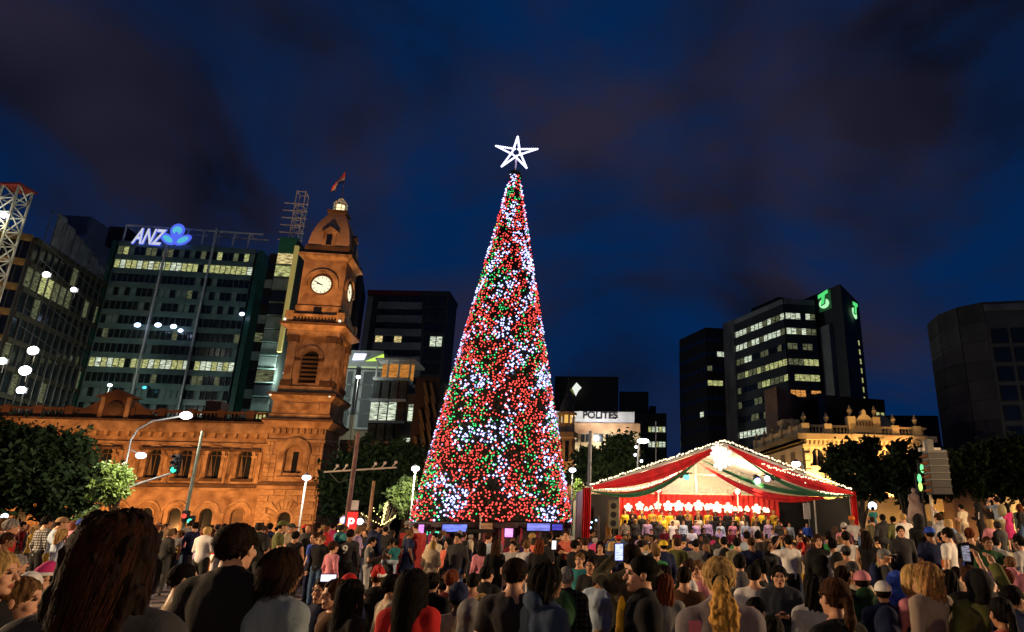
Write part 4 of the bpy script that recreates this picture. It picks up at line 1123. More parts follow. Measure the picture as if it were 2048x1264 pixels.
spot('corner_uplight', wh.w(.6, -1.6, qh(1636, 950)[1] - 1), wh.w(.9, 0, qh(1636, 935)[1]), 900, (1, .7, .3), 75, .8, .1)
spot('parapet_light', wh.w(6, -14, 3), wh.w(8, 0, zpa + 1), 3600, OCH, 45, .8, .2)
spot('side_wall_light', wh.w(-9, 4, 1.5), wh.w(0, 6, 8), 2600, OCH, 85, .9, .3)
# low golden building behind the right-hand trees
wv = Wall(1862, 990, 62, 4)
root = thing('low_golden_building', 'low golden lit stone building seen under the right hand tree crowns', 'building', wv.o, wv.a)
vl = wv.s(2120, 990); vz = wv.z(1900, 962)
m = MB(); nb = 7
for i in range(nb):
    a, b = vl * i / nb, vl * (i + 1) / nb; c = (a + b) / 2
    m.arch_bay(a, b, 0, vz, c, 1.5, 1.0, 2.9, .4)
    MB().box(c - .75, c + .75, .3, .36, 1.0, 3.7).build('window', glass, root)
    MB().box(a - .3, a + .3, -.25, 0, 0, vz - .3).build('pilaster', cream, root)
    if i in (3, 4, 5): spot('wall_uplight', wv.w(a, -.9, .6), wv.w(a, 0, 3.5), 1700, (1, .66, .28), 80, .8, .08)
    else: spot('wall_uplight', wv.w(a, -1.6, .5), wv.w(a, 0, 3.5), 1100, OCH, 90, .8, .08)
m.box(0, vl, .4, 9, 0, vz).build('wall', cream, root)
MB().box(-.2, vl, -.4, 9, vz, vz + .35).build('cornice', cream, root)
wv2 = Wall(1700, 1000, 60, 4)
root = thing('golden_courtyard_wall', 'golden lit low stone wall right behind the tent corner', 'wall', wv2.o, wv2.a)
MB().box(0, wv2.s(1858, 1000), 0, .5, 0, wv2.z(1750, 1000)).build('wall', cream, root)
MB().box(-.1, wv2.s(1858, 1000) + .1, -.15, .65, wv2.z(1750, 1000), wv2.z(1750, 1000) + .25).build('coping', cream, root)
for s_ in (3, 7, 11): spot('court_light', wv2.w(s_, -3.5, .5), wv2.w(s_, 0, 2), 750, OCH, 90, .8, .1)
# ================================================================== city street lamps between the buildings
lens_w = em('lamp_glow', (0.80, 0.84, 1.0), 9.0)
lens_warm = em('lamp_glow_warm', (1.0, 0.85, 0.6), 9.0)
polem = pm('pole_steel', (.07, .07, .065), .5, .2, 1, metal=.3)
polel = pm('pole_pale', (.55, .5, .42), .5, .15, 1)
def lamp_post(x, y, z, label, r=.28, pw=600, col=(1, .93, .82), arm=0.0, mat=None, glow=None, group=None, name='street_lamp', flat=.75):
    gz = ground_z(x, y)
    t = thing(name, label, 'street lamp', (x, y, gz), 0, group)
    zz = z - gz
    if arm:
        pts = [(arm, 0, 0), (arm, 0, zz * .8), (arm * .92, 0, zz * .93), (arm * .6, 0, zz + .1), (0, 0, zz + .12)]
    else: pts = [(0, 0, 0), (0, 0, zz - r * .5)]
    MB().path(pts, .05).tube((pts[0][0], 0, 0), (pts[0][0], 0, .8), .12).build('pole', mat or polem, t)
    MB().ball((0, 0, zz), r, 12, 8, (1.15, 1.0, flat)).build('lamp_head', glow or lens_w, t, True)
    MB().lathe([(r * .9, zz + r * flat * .75), (r * .5, zz + r * flat + .05), (.03, zz + r * flat + .12)], 10).build('lamp_cap', polem, t)
    if pw: plight('lamp_light', (x, y - 1.1, z - r - .3), pw, col, .2)
    return t
def plamp(px, py, Y, label, **k):
    p = P(px, py, Y); return lamp_post(p.x, p.y, p.z, label, **k)
plamp(613, 955, 40, 'post-top street lamp on a pale thin pole in front of the clock tower base', r=.21, pw=500, mat=polel)
plamp(831, 937, 40, 'street lamp beside the bright green tree, left of the christmas tree', r=.21, pw=900, mat=polel, col=(1, .95, .8))
plamp(1145, 940, 46, 'street lamp between the christmas tree and the tall pole', r=.2, pw=600)
plamp(1592, 928, 42, 'bent-arm street lamp above the right roof slope of the tent', r=.24, pw=90, arm=.55)
tj = plamp(1286, 882, 44, 'double-ended street lamp with clipped lanterns behind the left tent roof', r=.34, pw=500, arm=-.35, flat=.45)
for k, (dx, dz) in enumerate(((-.45, -.4), (-.1, -1.3), (-.5, -.9))):
    MB().ball((dx, -.1, P(1286, 882, 44).z + dz), .09, 6, 4).build('small_lamp', lens_w, tj)
# city lamps added, mostly out of sight, to light the far walls
for i, (x, y, z, pw, lb) in enumerate(((-78, 99, 22, 2600, 'added street lamp in the lane between post office roof and the glass block'), (-52, 99, 24, 4500, 'added street lamp behind the wing roof in front of the glass block right half'), (-38, 92, 22, 2500, 'added street lamp in the lane beside the grey panelled office'),
        (-8, 112, 14, 7000, 'added street lamp in front of the lettered building'), (28, 108, 12, 9000, 'added street lamp at the foot of the slab tower'), (52, 62, 10, 900, 'added street lamp below the curved dark block'), (-30, 135, 10, 5000, 'added street lamp at the foot of the red topped tower'))):
    lamp_post(x, y, z, lb, pw=pw, col=(.9, 1, .9))
# lamps behind the photographer, and unseen side lamps added to light the crowd
for i, (x, y, z, pw, lb) in enumerate(((-9, -7, 7, 330, 'park lamp behind the crowd to the left'), (8, -9, 7.5, 1100, 'park lamp behind the crowd to the right'), (-24, 9, 7, 23000, 'added unseen park lamp far left of the crowd'), (25, 10, 7, 26000, 'added unseen park lamp far right of the crowd'), (-33, 22, 8, 19000, 'added unseen park lamp out beyond the left end of the crowd'), (26, 25, 8, 13000, 'added unseen park lamp out beyond the right end of the crowd'))):
    lamp_post(x, y, z, lb, pw=0, glow=lens_warm)
    spot('crowd_lamp_and_fill', (x, y + .1, z - .5), ((x * .25 + 1, y * .5 + 10, 0) if y < 0 else (x * .42, y + 1, 0)), pw * 1.15, (1, .66, .36), 118 if y < 0 else 96, .6, .25)

# ================================================================== signal mast, poles
p0 = P(236, 1005, 40); mst = thing('signal_mast', 'curved street mast with two lamps and a green traffic light on its arm', 'traffic light', (p0.x, 40, 0))
def rel(px, py, Y, o): p = P(px, py, Y); return (p.x - o[0], p.y - o[1], p.z)
o_ = (p0.x, 40)
MB().path([(0, 0, 0), rel(236, 1005, 40, o_), rel(262, 880, 40, o_), rel(276, 858, 40, o_), rel(305, 842, 40, o_), rel(366, 832, 40, o_)], .05).build('mast', polem, mst)
MB().path([rel(238, 992, 40, o_), rel(252, 978, 40, o_), rel(275, 968, 40, o_), rel(344, 946, 40, o_)], .055).build('signal_arm', pm('arm_grey', (.16, .15, .13)), mst)
MB().path([rel(262, 900, 40, o_), rel(282, 908, 40, o_)], .04).build('lamp_arm', polem, mst)
for (px, py, r, pw) in ((372, 831, .3, 1300), (282, 911, .24, 700)):
    c = rel(px, py, 40, o_); MB().ball(c, r, 12, 8, (1.15, 1, .75)).build('lamp_head', lens_w, mst, True)
    plight('lamp_light', (c[0] + o_[0], 38.8, c[2] - r), pw, (1, .95, .9), .2)
th = rel(353, 928, 39.8, o_)
hd = MB().box(th[0] - .19, th[0] + .19, th[1] - .15, th[1] + .15, th[2] - .52, th[2] + .52).build('signal_head', blackm, mst)
for k in range(3):
    z = th[2] + .33 - k * .33
    MB().ball((th[0], th[1] - .17, z), .12 if k < 2 else .17, 10, 6, (1, .4, 1)).build('signal_lens', em('signal_green', (.05, 1, .45), 2.2) if k == 2 else pm('lens_off%d' % k, (.03, .01, .01)), hd)
    MB().arch_ring(th[0], z, .15, .17, th[1] - .38, th[1] - .15, 8).build('visor', blackm, hd)
def pole(name, label, cat, px, py0, Y, r=.1, mat=None, rz=0):
    p = P(px, py0, Y); t = thing(name, label, cat, (p.x, Y, 0)); MB().tube((0, 0, 0), (0, 0, p.z), r * 1.15, r * .8, 10).build('shaft', mat or polem, t); return t, p
t, p = pole('plain_pole', 'tall plain green-grey pole in front of the post office arches', 'pole', 405, 862, 40, .10, pm('pole_greenish', (.16, .17, .11), .6))
for (px, py, c, nm) in ((379, 1042, (.1, 1, .6), 'green'), (368, 1032, (1, .08, .05), 'red')):
    a = rel(px, py, 39.8, (p.x, 40)); MB().ball(a, .13, 8, 5).build('signal_lens', em('ped_' + nm, c, 1.5), t); MB().box(a[0] - .17, a[0] + .17, a[1] + .08, a[1] + .25, a[2] - .3, a[2] + .3).build('signal_box', blackm, t)
t, p = pole('tram_pole', 'tall rusty tram pole with long cross arm left of the christmas tree', 'pole', 716.6, 866, 34, .12, pm('rust_pole', (.18, .10, .08), .7, .3, 3))
a, b = rel(648, 944, 34, (p.x, 34)), rel(793, 935, 34, (p.x, 34))
MB().tube((a[0], 0, a[2]), (b[0], 0, b[2]), .045, n=6).build('cross_arm', polel, t)
for f_i, f in enumerate((.12, .25, .65, .78, .93)):
    x = a[0] + (b[0] - a[0]) * f; z = a[2] + (b[2] - a[2]) * f
    MB().path([(x, 0, z), (x + .2, 0, z + .25)], .025, 5).lathe([(.05, z + .2), (.08, z + .26), (.05, z + .34)], 6, (x + .2, 0)).build('insulator', polel, t)
MB().path([(a[0] + .3, 0, a[2] - .05), (a[0] * .45, 0, a[2] - .5), (-.15, 0, a[2] - .35)], .02, 4).build('stay_wire', polem, t)
s_ = P(703, 1042, 33.5)
t = thing('red_exit_sign', 'small red illuminated sign with white mark at the foot of the tram pole', 'sign', (s_.x, 33.5, 0))
MB().tube((0, 0, 0), (0, 0, s_.z - .45), .04).build('post', polem, t)
MB().box(-.24, .24, 0, .1, s_.z - .42, s_.z + .42).build('panel', em('sign_red', (1, .05, .04), 1.0), t)
MB().arch_ring(0, s_.z, .06, .15, -.02, 0, 16, 0, 2 * math.pi).box(-.15, -.09, -.02, -.001, s_.z - .28, s_.z + .15).build('mark', em('mark_w', (1, .9, .85), 1.6), t)
MB().box(-.1, .22, 0, .08, s_.z + .5, s_.z + .95).build('upper_plate', pm('plate_white', (.6, .6, .6)), t)
for i, (px, py, c, lb) in enumerate(((687, 1040, (.25, .35, 1), 'blue glowing lamp just left of the red sign'), (720, 1043, (.6, .7, 1), 'white glowing spotlight right of the red sign'), (9, 1033, (.55, .85, 1), 'cyan white lamp under the dark trees at the left edge'), (1745, 1012, (.7, .82, 1), 'bright blue white floodlight just right of the tent'))):
    p = P(px, py, 34 if i < 3 else 44); t = thing('work_light', lb, 'lamp', (p.x, p.y, 0))
    MB().tube((0, 0, 0), (0, 0, p.z - .15), .03).build('stand', polem, t)
    MB().ball((0, 0, p.z), .17 if i < 3 else .28, 10, 6, (1, .6, .9)).build('lens', em('work_glow%d' % i, c, 4 if i != 3 else 6), t)
t, p = pole('timber_pole', 'short tan pole with a side spotlight beside the fairy light tree', 'pole', 748, 962, 35, .09, pm('tan_pole', (.35, .22, .1), .7)); a = rel(724, 1043, 34.8, (p.x, 35)); MB().tube((0, 0, a[2] - .1), a, .03).build('arm', polel, t)
t, p = pole('tall_pole', 'tall grey pole standing between the christmas tree and the tent', 'pole', 1181, 862, 42, .125, pm('pole_grey2', (.25, .23, .2), .6))
t, p = pole('flag_pole', 'thin white pole on the roof line behind the tent top', 'pole', 1311.5, 843, 60, .06, polel)
# overhead wires
wm_ = pm('wire_black', (.02, .02, .02))
for i, (a, b, Y) in enumerate((((640, 880), (860, 872), 34), ((0, 970), (300, 960), 38), ((1150, 965), (1700, 968), 46), ((1700, 976), (2080, 982), 40))):
    pa_, pb2 = P(*a, Y), P(*b, Y + .5); m = MB(); pts = [pa_.lerp(pb2, k / 10) - Vector((0, 0, .25 * math.sin(math.pi * k / 10))) for k in range(11)]
    tag(m.path(pts, .012, 4).build('overhead_wire', wm_), ['thin overhead wire crossing above the tram pole', 'thin overhead wire over the dark trees at the left', 'thin overhead wire behind the tent roof', 'thin overhead wire over the trees on the right'][i], 'wire')

# ================================================================== christmas tree
TY = 36.0; TX = P(984, 1050, TY).x
zb_, zt_ = 2.25, P(1032, 352, TY).z
RB, RT = 4.1, .32
xt = thing('christmas_tree', 'giant cone christmas tree covered in red, white and green lights', 'christmas tree', (TX, TY, 0))
tinsel = pm('tinsel_dark', (.02, .045, .022), .7, .4, 3)
MB().lathe([(RB - .25, zb_), (RT - .1, zt_)], 40).build('cone_core', pm('core_black', (.008, .012, .008)), xt)
n = 40000
tt = rng.random(n) ** .55; tt = 1 - tt; hgt = zb_ + (zt_ - zb_) * (1 - (1 - tt)); 
u = rng.random(n); fr_ = 1 - np.sqrt(1 - u * (1 - (RT / RB) ** 2)); zz = zb_ + (zt_ - zb_) * fr_; rr_ = RB + (RT - RB) * fr_ - .07
th_ = rng.random(n) * 2 * np.pi
c = np.stack([rr_ * np.cos(th_), rr_ * np.sin(th_), zz], 1)
def rdir(n):
    v = rng.normal(size=(n, 3)); return v / np.linalg.norm(v, axis=1, keepdims=True)
a = rdir(n) * .19; b = np.cross(rdir(n), a); b = b / (np.linalg.norm(b, axis=1, keepdims=True) + 1e-9) * .03
V = np.stack([c - b, c + b, c + a], 1).reshape(-1, 3)
o = link('needles', np_mesh('needles', V, np.arange(3 * n).reshape(-1, 3), tinsel), xt); o['kind'] = 'stuff'
# bulbs, in rows
def fnoise(x, y, seed):
    r_g = np.random.default_rng(seed); s = 0
    for k in range(14):
        fx, fy = r_g.normal(size=2) * 1.3; s = s + np.sin(fx * x + fy * y + r_g.random() * 6.28) / 3.7
    return s
rows_p = []
sl = math.hypot(RB - RT, zt_ - zb_); nrow = int(sl / .135)
for k in range(nrow):
    f = (k + .5) / nrow; rad = RB + (RT - RB) * f; cnt = max(6, int(2 * math.pi * rad / .138))
    rad = rad - .13 * rng.random(cnt); ang = (np.arange(cnt) + (k % 2) * .5) / cnt * 2 * np.pi + rng.normal(size=cnt) * .015
    rows_p.append(np.stack([rad * np.cos(ang), rad * np.sin(ang), np.full(cnt, zb_ + (zt_ - zb_) * f) + rng.normal(size=cnt) * .03, ang, np.full(cnt, f)], 1))
B = np.concatenate(rows_p)
aa = B[:, 3] * 4.0 * (1 - B[:, 4] * .6); hh_ = B[:, 2]
pres = fnoise(aa * 3.2, hh_ * 2.6, 5); wn = fnoise(aa * 1.2, hh_ * .9, 8); gn = fnoise(aa * 1.4, hh_ * 1.3, 11)
keep = rng.random(len(B)) < np.clip(.74 + .34 * pres, .15, .97)
colr = np.zeros(len(B), int)
x = rng.random(len(B))
colr[x < np.clip(.17 + .62 * wn, .03, .8)] = 1
x = rng.random(len(B)); colr[(x < np.clip(.19 + .38 * gn, .03, .55)) & (colr == 0)] = 2
BM = [em('bulb_red', (1, .075, .06), 2.6), em('bulb_white', (.46, .50, 1), 3.4), em('bulb_green', (.06, .85, .22), 1.8)]
for m_ in BM: m_.cycles.emission_sampling = 'NONE'
RADS = [.040, .053, .039]
B = B[keep]; colr = colr[keep]
# the front ones low down show largest
camd = np.hypot(B[:, 0] + TX, B[:, 1] + TY) + np.abs(B[:, 2] - 2) * .6
order = np.argsort(camd)
near, far = order[:300], order[300:]
bmesh_ = [MB().ball((0, 0, 0), RADS[k], 7, 5).mesh('light_bulb', BM[k], True) for k in range(3)]
for i in near: link('light_bulb', bmesh_[colr[i]], xt, tuple(B[i, :3]))
octv = np.array([(1, 0, 0), (-1, 0, 0), (0, 1, 0), (0, -1, 0), (0, 0, 1), (0, 0, -1)], float)
octf = np.array([(0, 2, 4), (2, 1, 4), (1, 3, 4), (3, 0, 4), (2, 0, 5), (1, 2, 5), (3, 1, 5), (0, 3, 5)])
def bulbs(name, pts, rad, mat, parent):
    pts = np.asarray(pts); rad = np.broadcast_to(np.asarray(rad, float), (len(pts),))
    V = (pts[:, None, :] + octv[None] * rad[:, None, None]).reshape(-1, 3)
    Fc = (octf[None] + 6 * np.arange(len(pts))[:, None, None]).reshape(-1, 3)
    return link(name, np_mesh(name, V, Fc, mat), parent)
for k in range(3):
    sel = far[colr[far] == k]
    o = bulbs('bulb_mass', B[sel, :3], RADS[k] * (1 + .25 * rng.random(len(sel))), BM[k], xt); o['kind'] = 'stuff'
# topper
MB().tube((0, 0, zt_ - .5), (0, 0, P(1033, 312, TY).z), .05).build('star_pole', pm('star_pole_m', (.5, .4, .45), .5), xt)
tz_ = zt_ + .05
n = 900; c = rdir(n) * np.array([.42, .42, .34]) * (rng.random((n, 1)) * .5 + .5) + np.array([0, 0, tz_]); a = rdir(n) * .13; b = np.cross(rdir(n), a); b = b / np.linalg.norm(b, axis=1, keepdims=True) * .03
o = link('tinsel_tuft', np_mesh('tinsel_tuft', np.stack([c - b, c + b, c + a], 1).reshape(-1, 3), np.arange(3 * n).reshape(-1, 3), tinsel), xt); o['kind'] = 'stuff'
sc_ = P(1033, 307, TY); ppm = (P(1043, 307, TY).x - sc_.x) / 10
starm = em('star_white', (.66, .66, 1), 3.2)
st_c = (sc_.x - TX, -.1, sc_.z)
arms = [(1, -35), (41, -8), (22, 34), (-26, 31), (-40, -14)]
pts = []
for i, (dx, dy) in enumerate(arms):
    d = Vector((dx, 0, -dy)) * ppm; nn = Vector((-d.z, 0, d.x)).normalized() * 6.5 * ppm; c0 = Vector(st_c)
    a1, a2, tp_ = c0 + nn + d * .12, c0 - nn + d * .12, c0 + d * 1.02
    MB().path([a1, tp_, a2], .028, 5).build('star_arm', starm, xt)
    for q_ in (a1, a2):
        for k in range(11): pts.append(q_.lerp(tp_, k / 10) + Vector((0, -.03, 0)))
o = bulbs('star_bulbs', [tuple(p) for p in pts], .08, starm, xt); o['kind'] = 'stuff'
plight('star_light', (TX, TY - .8, sc_.z), 60, (.7, .7, 1), .4)
for (dx, dz, pw, cl) in ((-3, 4, 60, (1, .2, .18)), (2.6, 5, 60, (1, .25, .2)), (0, 9, 50, (1, .25, .25))):
    plight('tree_glow', (TX + dx, TY - 5.0, dz), pw, cl, .5)
# base under the lights
bs = thing('tree_base_booth', 'dark round base booth under the christmas tree with hanging banners', 'booth', (TX, TY, 0))
MB().lathe([(3.6, .02), (3.6, zb_ - .3), (4.05, zb_ - .28), (4.05, zb_ - .04)], 28).build('wall', pm('booth_dark', (.03, .012, .02), .6), bs)
for i in range(14):
    t_ = math.pi * (1.05 + .9 * i / 13)
    link('post', cached('bpost', lambda: MB().box(-.06, .06, -.06, .06, 0, zb_ - .3).mesh('post', pm('booth_post', (.25, .05, .08)))), bs, (3.95 * math.cos(t_), 3.95 * math.sin(t_), 0))
scr = [(884, 934, 1049, 1063, (.22, .28, 1), 1.0, 'wide blue lit screen under the left side of the christmas tree'), (1054, 1100, 1047, 1061, (.28, .3, 1), 1.0, 'blue lit screen under the right side of the christmas tree'), (1104, 1125, 1049, 1060, (.12, .1, .8), .7, 'small dim blue screen under the tree edge beside the tent'),
       (1009, 1026, 1057, 1074, (1, .35, .9), 1.6, 'square pink glowing light box under the middle of the tree'), (853, 880, 1063, 1070, (.1, .9, .55), 1.1, 'narrow green and cyan lit sign at the left foot of the tree'), (836, 848, 1049, 1067, (.9, .35, 1), 1.1, 'upright magenta lit panel at the left foot of the tree'),
       (962, 985, 1046, 1060, (.5, .2, .08), .6, 'brown lit menu board between the blue screens'), (1086, 1097, 1050, 1063, (.45, .25, .1), .5, 'small brown board right of the pink light box')]
for i, (a, b, y0, y1, c, s, lb) in enumerate(scr):
    Yc = 31.4 + abs((a + b) / 2 - 984) / 160 * 1.2
    pa_ = P(a, y1, Yc); pb2 = P(b, y0, Yc)
    t = thing('lit_screen', lb, 'screen', (pa_.x, Yc, 0)); wdt = pb2.x - pa_.x
    MB().box(-.05, wdt + .05, .05, .16, pa_.z - .05, pb2.z + .05).build('casing', blackm, t)
    MB().box(0, wdt, 0, .045, pa_.z, pb2.z).build('screen', em('screen%d' % i, c, s, sample=True, var=.35), t)
    for xx in (.05, wdt - .05): MB().tube((xx, .1, 0), (xx, .1, pa_.z), .03).build('leg', blackm, t)
pk = P(960, 1060, 30.5)
t = thing('white_lattice_sign', 'thin white post with dark board in front of the tree base', 'sign', (pk.x, 30.5, 0))
MB().tube((0, 0, 0), (0, 0, P(957, 1030, 30.5).z), .035).build('post', polel, t); MB().box(-.6, .6, -.04, .0, P(960, 1066, 30.5).z, P(960, 1058, 30.5).z).build('board', blackm, t)
# table stalls
for i, (px, lb) in enumerate(((905, 'pale blue draped stall table left of centre under the tree'), (1035, 'white draped stall table below the pink light box'), (1105, 'pale draped stall table by the tent side'))):
    p = P(px, 1090, 31); t = thing('stall_table', lb, 'table', (p.x, 31.0, 0)); MB().frus(0, 0, 0, .95, .95, .45, .85, .38).build('cloth', pm('stall_cloth%d' % i, (.35, .45, .5)), t); MB().box(-.9, .9, -.42, .42, .951, .98).build('tabletop', blackm, t)

# ================================================================== red frame, blocks, planters
p = P(828, 1066, 24); x0, x1 = P(806, 1066, 24).x, P(845, 1066, 24).x
redm = pm('red_paint', (.38, .015, .015), .55)
t = thing('gift_frame', 'red upright frame box with white edged openings left of the christmas tree', 'frame', (x0, 24, 0)); wd2 = x1 - x0; zt4 = p.z
MB().slab([(-.1, 0), (.12, 0), (.12, zt4 - .45), (wd2 - .28, zt4 - .45), (wd2 - .28, 0), (wd2, 0), (wd2, zt4), (-.1, zt4)], 0, .5).build('frame', redm, t)
for xx in (.125, wd2 * .42): MB().slab([(xx, .0), (xx + .05, 0), (xx + .05, zt4 - .47), (xx, zt4 - .47)], -.02, .3).build('white_edge', pm('edge_white', (.7, .7, .7)), t)
MB().slab([(.13, zt4 - .5), (wd2 - .3, zt4 - .5), (wd2 - .3, zt4 - .455), (.13, zt4 - .455)], -.02, .3).build('white_edge', bpy.data.materials['edge_white'], t)
p = P(385, 1115, 22); t = thing('stone_bench_block', 'pale stone block bench by the seated couple', 'bench', (p.x, 22, 0))
zc = P(385, 1104, 22).z
MB().box(-.5, .5, -.35, .5, 0, zc - .12).build('base', pm('pale_stone', (.5, .45, .36), .8, .2, 2), t); MB().box(-.53, .53, -.38, .53, zc - .12, zc).build('cap', pm('pale_stone_cap', (.62, .57, .48), .8), t)
plw = pm('planter_stone', (.26, .22, .14), .85, .3, 1)
WT = P(1900, 1107, 21).z
for i, (xa, xb, Y, lb) in enumerate(((1762, 1800, 19.5, 'short low stone wall block that people sit against on the right'), (1880, 2090, 21.5, 'long low stone planter wall people stand on at the right edge'))):
    a_, b_ = P(xa, 1100, Y).x, P(xb, 1100, Y).x
    zt5 = P(1775, 1112, Y).z if i == 0 else WT
    t = thing('stone_planter_wall', lb, 'wall', (a_, Y, 0)); MB().box(0, b_ - a_, 0, 1.6, 0, zt5 - .12).build('wall', plw, t); MB().box(-.04, b_ - a_ + .04, -.06, 1.66, zt5 - .12, zt5).build('coping', pm('coping_stone%d' % i, (.4, .36, .24), .8), t)
# ================================================================== loudspeaker array, statue, green reflections
p = P(1856, 905, 32); t = thing('loudspeaker_array', 'tall stack of hanging grey loudspeaker cabinets with orange lit edges on the right', 'loudspeaker', (p.x, 32, 0))
zt6 = p.z; zb6 = P(1863, 988, 32).z; wsp_ = P(1894, 905, 32).x - p.x
cab = pm('speaker_grille', (.05, .05, .047), .7, .3, 14, .4, 60); cabd = pm('speaker_dark', (.03, .03, .035), .7)
trim = pm('speaker_trim', (.11, .11, .1), .6)
og = pm('speaker_edge_orange_lit', (.35, .16, .06), .7)  # orange light on the cabinet edges is put into their colour
nc = 6; hc = (zt6 - zb6) / nc
MB().box(0, wsp_, 0, .6, zt6 + .01, zt6 + .12).build('top_frame', trim, t)
for i in range(nc):
    z1 = zt6 - i * hc; c = MB().box(0, wsp_, 0, .7, z1 - hc + .05, z1).build('cabinet', cab if i < 4 else cabd, t)
    MB().box(-.02, wsp_ + .02, -.04, .68, z1 - hc, z1 - hc + .048).build('seam', trim if i < 4 else cabd, t)
    MB().slab([(-.22, z1 - hc * .5), (-.002, z1 - .05), (-.002, z1 - hc + .1)], .1, .6).build('horn_edge', og, t)
MB().tube((.25, .9, 0), (.25, .9, P(1858, 878, 32).z), .07).build('mast', polel, t)
MB().box(.05, .35, .1, .4, zt6 + .12, P(1860, 878, 32).z).build('hoist_plate', trim, t)
MB().box(-.1, .9, .6, .82, zt6 + .13, zt6 + .3).build('bracket', polel, t)
spot('array_light', (p.x - 3, 29, 1.5), (p.x - .1, 32.3, 4.6), 260, (1, .5, .15), 40)
p = P(1833, 1030, 38); t = thing('stone_statue', 'pale robed stone statue standing on a plinth under the right hand trees', 'statue', (p.x, 38, 0)); zs_ = P(1832, 976, 38).z; zl = P(1836, 1042, 38).z
Hs = zs_ - zl
stm = pm('statue_stone', (.52, .38, .30), .8, .2, 3)
MB().lathe([(.52, 0), (.5, Hs * .12), (.38, Hs * .4), (.27, Hs * .62), (.30, Hs * .74), (.27, Hs * .8), (.10, Hs * .84), (.09, Hs * .87), (.13, Hs * .91), (.135, Hs * .96), (.06, Hs)], 14).path([(-.26, 0, Hs * .78), (-.33, -.1, Hs * .6), (-.12, -.25, Hs * .55)], .08, 6).build('figure', stm, t, True, (0, 0, zl))
MB().box(-.6, .6, -.6, .6, 0, zl - .15).box(-.7, .7, -.7, .7, zl - .149, zl).build('plinth', plw, t)
spot('statue_light', (p.x - 2.5, 34, 1.2), (p.x, 38, 3.5), 50, (1, .6, .4), 40)
p = P(1842, 955, 36); t = thing('green_reflections', 'three green light reflections built on a post left of the loudspeaker stack', 'traffic light', (p.x, 36, 0))  # green reflections modelled as glowing lenses on an added post
MB().tube((0, 0.1, 0), (0, .1, p.z + .9), .06).build('post', blackm, t)
for k, (px, py) in enumerate(((1844.4, 936.7), (1839, 957), (1841, 973))):
    c = rel(px, py, 35.8, (p.x, 36)); MB().ball(c, .16, 8, 5, (.7, .5, 1.5)).build('lens', em('reflection_green%d' % k, (.2, 1, .35) if k < 2 else (.6, 1, .2), 1.4), t); MB().box(c[0] - .15, c[0] + .15, c[1] + .085, c[1] + .25, c[2] - .3, c[2] + .3).build('housing', blackm, t)  # glowing balls stand in for the green reflections, housings are added

# ================================================================== stage tent
wq_ = Wall(1178, 985, 34, 10.5)
tent = thing('stage_tent', 'big white marquee stage draped with red and green swags and fairy lights', 'tent', wq_.o, wq_.a)
qt = wq_.sz
s1_, ze_ = qt(1701, 983); sa_, za_ = qt(1442, 884)
s1_ = s1_; sa_ = s1_ / 2
D_ = 5.2
pvc = pm('pvc_white', (.62, .58, .52), .6, .1, 1)
pvcs = pm('pvc_wall_red_lit', (.55, .30, .28), .5, .2, 2, .5, 8)  # pinkish tint stands in for red light on the tent side
reds = pm('red_drape', (.62, .016, .02), .7, .25, 3, .3, 10)
grn = pm('green_drape', (.02, .14, .06), .7, .2, 3)
cur = pm('red_curtain', (.50, .02, .015), .75, .25, 3)
blk = pm('stage_black', (.006, .006, .007), .8)
alu = pm('truss_alu', (.5, .48, .44), .4, .1, 2, metal=.4)
def roofp(s, d, off=0.0):
    f = 1 - abs(s - sa_) / sa_; return (s, d, ze_ + (za_ - ze_) * f + off)
for sgn_, nm in ((0, 'roof_panel'), (1, 'roof_panel')):
    a, b = ((0, sa_), (sa_, s1_))[sgn_]
    m = MB(); nseg = 6
    for d0 in range(nseg):
        y0, y1 = D_ * d0 / nseg, D_ * (d0 + 1) / nseg
        for k in range(8):
            xa, xb = a + (b - a) * k / 8, a + (b - a) * (k + 1) / 8
            sag = lambda x, y: -.10 * math.sin(math.pi * (x - a) / (b - a)) - .05 * abs(math.sin(math.pi * y / D_ * 2))
            P4 = [Vector(roofp(x, y, sag(x, y))) for x, y in ((xa, y0), (xb, y0), (xb, y1), (xa, y1))]
            m.quad(*P4); m.quad(*[p + Vector((0, 0, -.02)) for p in reversed(P4)])
    m.build(nm, pvc, tent)
for (x, y) in ((0, 0), (s1_, 0), (0, D_), (s1_, D_)): MB().box(x - .06, x + .06, y - .06, y + .06, 0, ze_).build('post', alu, tent)
for y in (0, D_):
    MB().tube(roofp(.0, y, -.06), roofp(sa_, y, -.06), .06).build('rafter', alu, tent); MB().tube(roofp(s1_, y, -.06), roofp(sa_, y, -.06), .06).build('rafter', alu, tent)
MB().box(0, s1_, D_ - .06, D_ + .06, ze_ - .08, ze_ + .05).build('rear_beam', pm('beam_cream', (.55, .5, .35), .5), tent)
MB().tube(roofp(sa_, 0, -.1), roofp(sa_, D_, -.1), .05).build('ridge', alu, tent)
